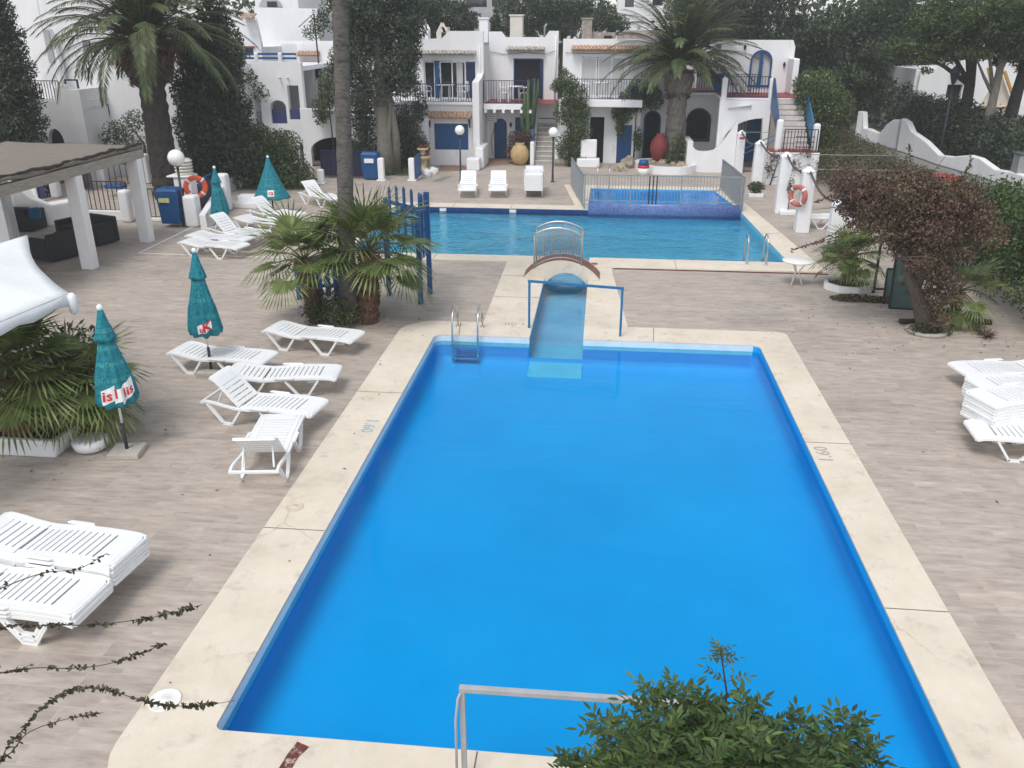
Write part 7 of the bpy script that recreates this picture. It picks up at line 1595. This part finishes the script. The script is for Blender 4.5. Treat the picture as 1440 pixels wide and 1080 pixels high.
shoots=[(806,1064,.2),(850,1010,.1),(915,968,.0),(960,962,.0),(1000,985,.0),(1050,985,-.05),(1085,1010,0),(1130,1010,.1),(1190,1005,.15),(1215,1040,.2),(1165,1040,0),(890,1020,-.2),(940,1010,-.25),(1020,1020,-.2),(1100,1040,-.2),(860,1060,-.1),(980,1000,.15),(1060,1030,-.35),(920,1050,-.45),(1000,1060,-.5),(1140,1070,-.3),(840,1075,.2),(1220,1070,.1)]
for (u,v,dy) in shoots:
    tip=np.array(AY(u,v+12,4.05+dy)[:]); st=np.array([.86+.25*(tip[0]-.86),4.05+.2*dy,.95]); mid=st*.4+tip*.6+np.array([0,0,-.08]); wood.tube([tuple(st),tuple(mid),tuple(tip)],[.018,.010,.004],6)
    ax=nrm(tip-mid)
    for k in range(26):
        f=1-(k/26)*.85; q=mid+(tip-mid)*f if f>.3 else st+(mid-st)*(f/.3*.6+.4); az=k*2.4+random.uniform(-.4,.4)
        side=nrm(np.array([math.cos(az),math.sin(az),0])); e=.75*f if k>2 else 1.2
        pinnate(items,tb,q,nrm(side+ax*e+UP*random.uniform(-.1,.35)),random.uniform(.15,.27)*(1 if k>3 else .7),random.choice((3,4,4,5)),.076,.029)
for k in range(240):
    d=RNG.normal(size=3); d=nrm(d); d[2]=abs(d[2])*.9-.2; q=c0_+d*np.array([.90,.76,.60])*random.uniform(.35,.92)-np.array([0,0,.1])
    pinnate(items,tb,q,nrm(d*np.array([1,1,.5])+RNG.normal(size=3)*.5+UP*.2),random.uniform(.18,.3),random.choice((4,5)),.080,.031)
tip=np.array(AY(1013,912,4.05)[:]); bs_=np.array(AY(1022,975,4.05)[:]); wood.tube([tuple(bs_-np.array([0,0,.4])),tuple(bs_),tuple(tip)],[.009,.006,.004],6)
for k in range(5): az=k*2.1; pinnate(items,tb,tip-np.array([0,0,.01+.016*k]),nrm([math.cos(az),math.sin(az),.9]),.075,3,.04,.012)
for k in range(4): az=k*1.7; pinnate(items,tb,(tip+ (bs_-tip)*.24),nrm([math.cos(az),math.sin(az),.5]),.10,3,.05,.016)
for k in range(2): pinnate(items,tb,bs_+(tip-bs_)*.25,nrm([1-2*k*.8,.2,.5]),.16,4,.05,.02)
leaf6('crown',L_ASH,items,t); tb.build('leaf_rib',pmat('green_stalk',(.09,.10,.04),.6,.2,8.),t,fix=False); wood.build('trunk',BARKD,t)
# vine shoots: roots below left, outside the frame
t=thing('trailing_vine','thin trailing vine shoots with small dull leaves at the lower left corner','vine',(-4.3,2.7,0)); random.seed(5)
m=MB(); items=[]; root=Vector((-4.3,2.7,0)); m.tube([root,(-4.25,2.8,1.6),(-4.2,2.9,2.6)],[.035,.03,.02],8)
YV=3.5
for (pts,leafy) in ((((-40,850),(0,828),(60,806),(110,800),(150,778)),.25),(((-30,895),(60,880),(130,879),(190,872),(235,864),(285,850)),1.),(((-30,955),(40,940),(90,940),(140,936),(190,922),(232,904)),.8),(((-40,1085),(15,1045),(60,995),(105,970),(150,970),(190,982),(240,992),(285,992),(330,985)),1.2),(((-30,1075),(40,1030),(90,1012),(145,1002)),.8)):
    P=[AY(u,v,YV+.1*math.sin(u*.02)) for u,v in pts]; P=[Vector((-4.2,2.9,2.6))]+P
    # smooth path
    Q=[]
    for i in range(len(P)-1):
        p0_,p1_,p2_,p3_=P[max(0,i-1)],P[i],P[i+1],P[min(len(P)-1,i+2)]
        for k in range(6):
            s=k/6; Q.append(.5*((2*p1_)+(-p0_+p2_)*s+(2*p0_-5*p1_+4*p2_-p3_)*s*s+(-p0_+3*p1_-3*p2_+p3_)*s**3))
    Q.append(P[-1]); m.tube(Q,[.0045-.003*i/len(Q) for i in range(len(Q))],5)
    nl=int(len(Q)*7.5*leafy)
    for k in range(nl):
        f=min(.999,.08+.9*random.random()); i=int(f*(len(Q)-1)); q=np.array(Q[i].lerp(Q[i+1],random.random())[:]); dens=mnoise.noise(Vector((i*.35,leafy*7,0)))
        if dens<-.25: continue
        az=random.uniform(0,6.28); d=nrm([math.cos(az),math.sin(az)*.6,random.uniform(-1,.8)]); items.append((q,d,RNG.normal(size=3)+np.array([0,-.6,.5]),random.uniform(.018,.036),random.uniform(.013,.024)))
leaf6('leaves',L_VINE,items,t); m.build('stem',pmat('vine_stem',(.07,.06,.045),.8,.3,9.),t)
# ================================================================== camera, sky, sun
cd = bpy.data.cameras.new('camera'); cam = bpy.data.objects.new('camera', cd); COL.objects.link(cam)
cam.location = (0,0,H); cam.rotation_euler = (PI/2 - PITCH, 0, YAW)
cd.sensor_fit = 'HORIZONTAL'; cd.sensor_width = 36; cd.lens = 36*F/1440; cd.clip_start = .1; cd.clip_end = 2000
SC.camera = cam
EL, AZ = math.radians(58), math.radians(200)         # overcast: high, veiled sun behind the left shoulder
w = bpy.data.worlds.new('World'); SC.world = w; w.use_nodes = True; nt = w.node_tree
sky = nt.nodes.new('ShaderNodeTexSky'); sky.sky_type = 'NISHITA'; sky.sun_disc = False
sky.sun_elevation = EL; sky.sun_rotation = AZ; sky.dust_density = 1.; sky.air_density = 1.; sky.ozone_density = 1.
hs = nt.nodes.new('ShaderNodeHueSaturation'); hs.inputs['Saturation'].default_value = .30
nt.links.new(sky.outputs[0], hs.inputs['Color']); nt.links.new(hs.outputs[0], nt.nodes['Background'].inputs[0])
nt.nodes['Background'].inputs[1].default_value = .12
sd = bpy.data.lights.new('sun','SUN'); sd.energy = 1.1; sd.angle = math.radians(22); sd.color = (1,.965,.92)
so = bpy.data.objects.new('sun', sd); COL.objects.link(so)
dirv = Vector((math.sin(AZ)*math.cos(EL), math.cos(AZ)*math.cos(EL), math.sin(EL)))
so.rotation_euler = dirv.to_track_quat('Z','Y').to_euler(); so.location = (0,0,40)
vs_ = SC.view_settings; SC.display_settings.display_device = 'sRGB'
vs_.view_transform = 'Standard'; vs_.look = 'None'; vs_.gamma = 1; vs_.exposure = 0.80; vs_.use_curve_mapping = False
SC.cycles.use_denoising = True; SC.cycles.max_bounces = 8; SC.cycles.transparent_max_bounces = 8; SC.cycles.diffuse_bounces = 4
SC.cycles.caustics_reflective = False; SC.cycles.caustics_refractive = True

# thin humid air: one closed box of even density round camera and scene
hz = MB(); hz.box(-150,150,-30,180,-2.6,32)
hm = bpy.data.materials.new('thin_haze'); hm.use_nodes = True; hn = hm.node_tree
for n_ in list(hn.nodes):
    if n_.type == 'BSDF_PRINCIPLED': hn.nodes.remove(n_)
pv = hn.nodes.new('ShaderNodeVolumePrincipled'); pv.inputs['Color'].default_value = (.93,.95,.97,1); pv.inputs['Density'].default_value = 0.0011; pv.inputs['Anisotropy'].default_value = .2
hn.links.new(pv.outputs[0], hn.nodes['Material Output'].inputs['Volume'])
ho = hz.build('haze', hm, loc=(0,75,0)); tag(ho,'thin pale haze filling the air of the courtyard','haze',kind='stuff')
SC.cycles.volume_bounces = 1
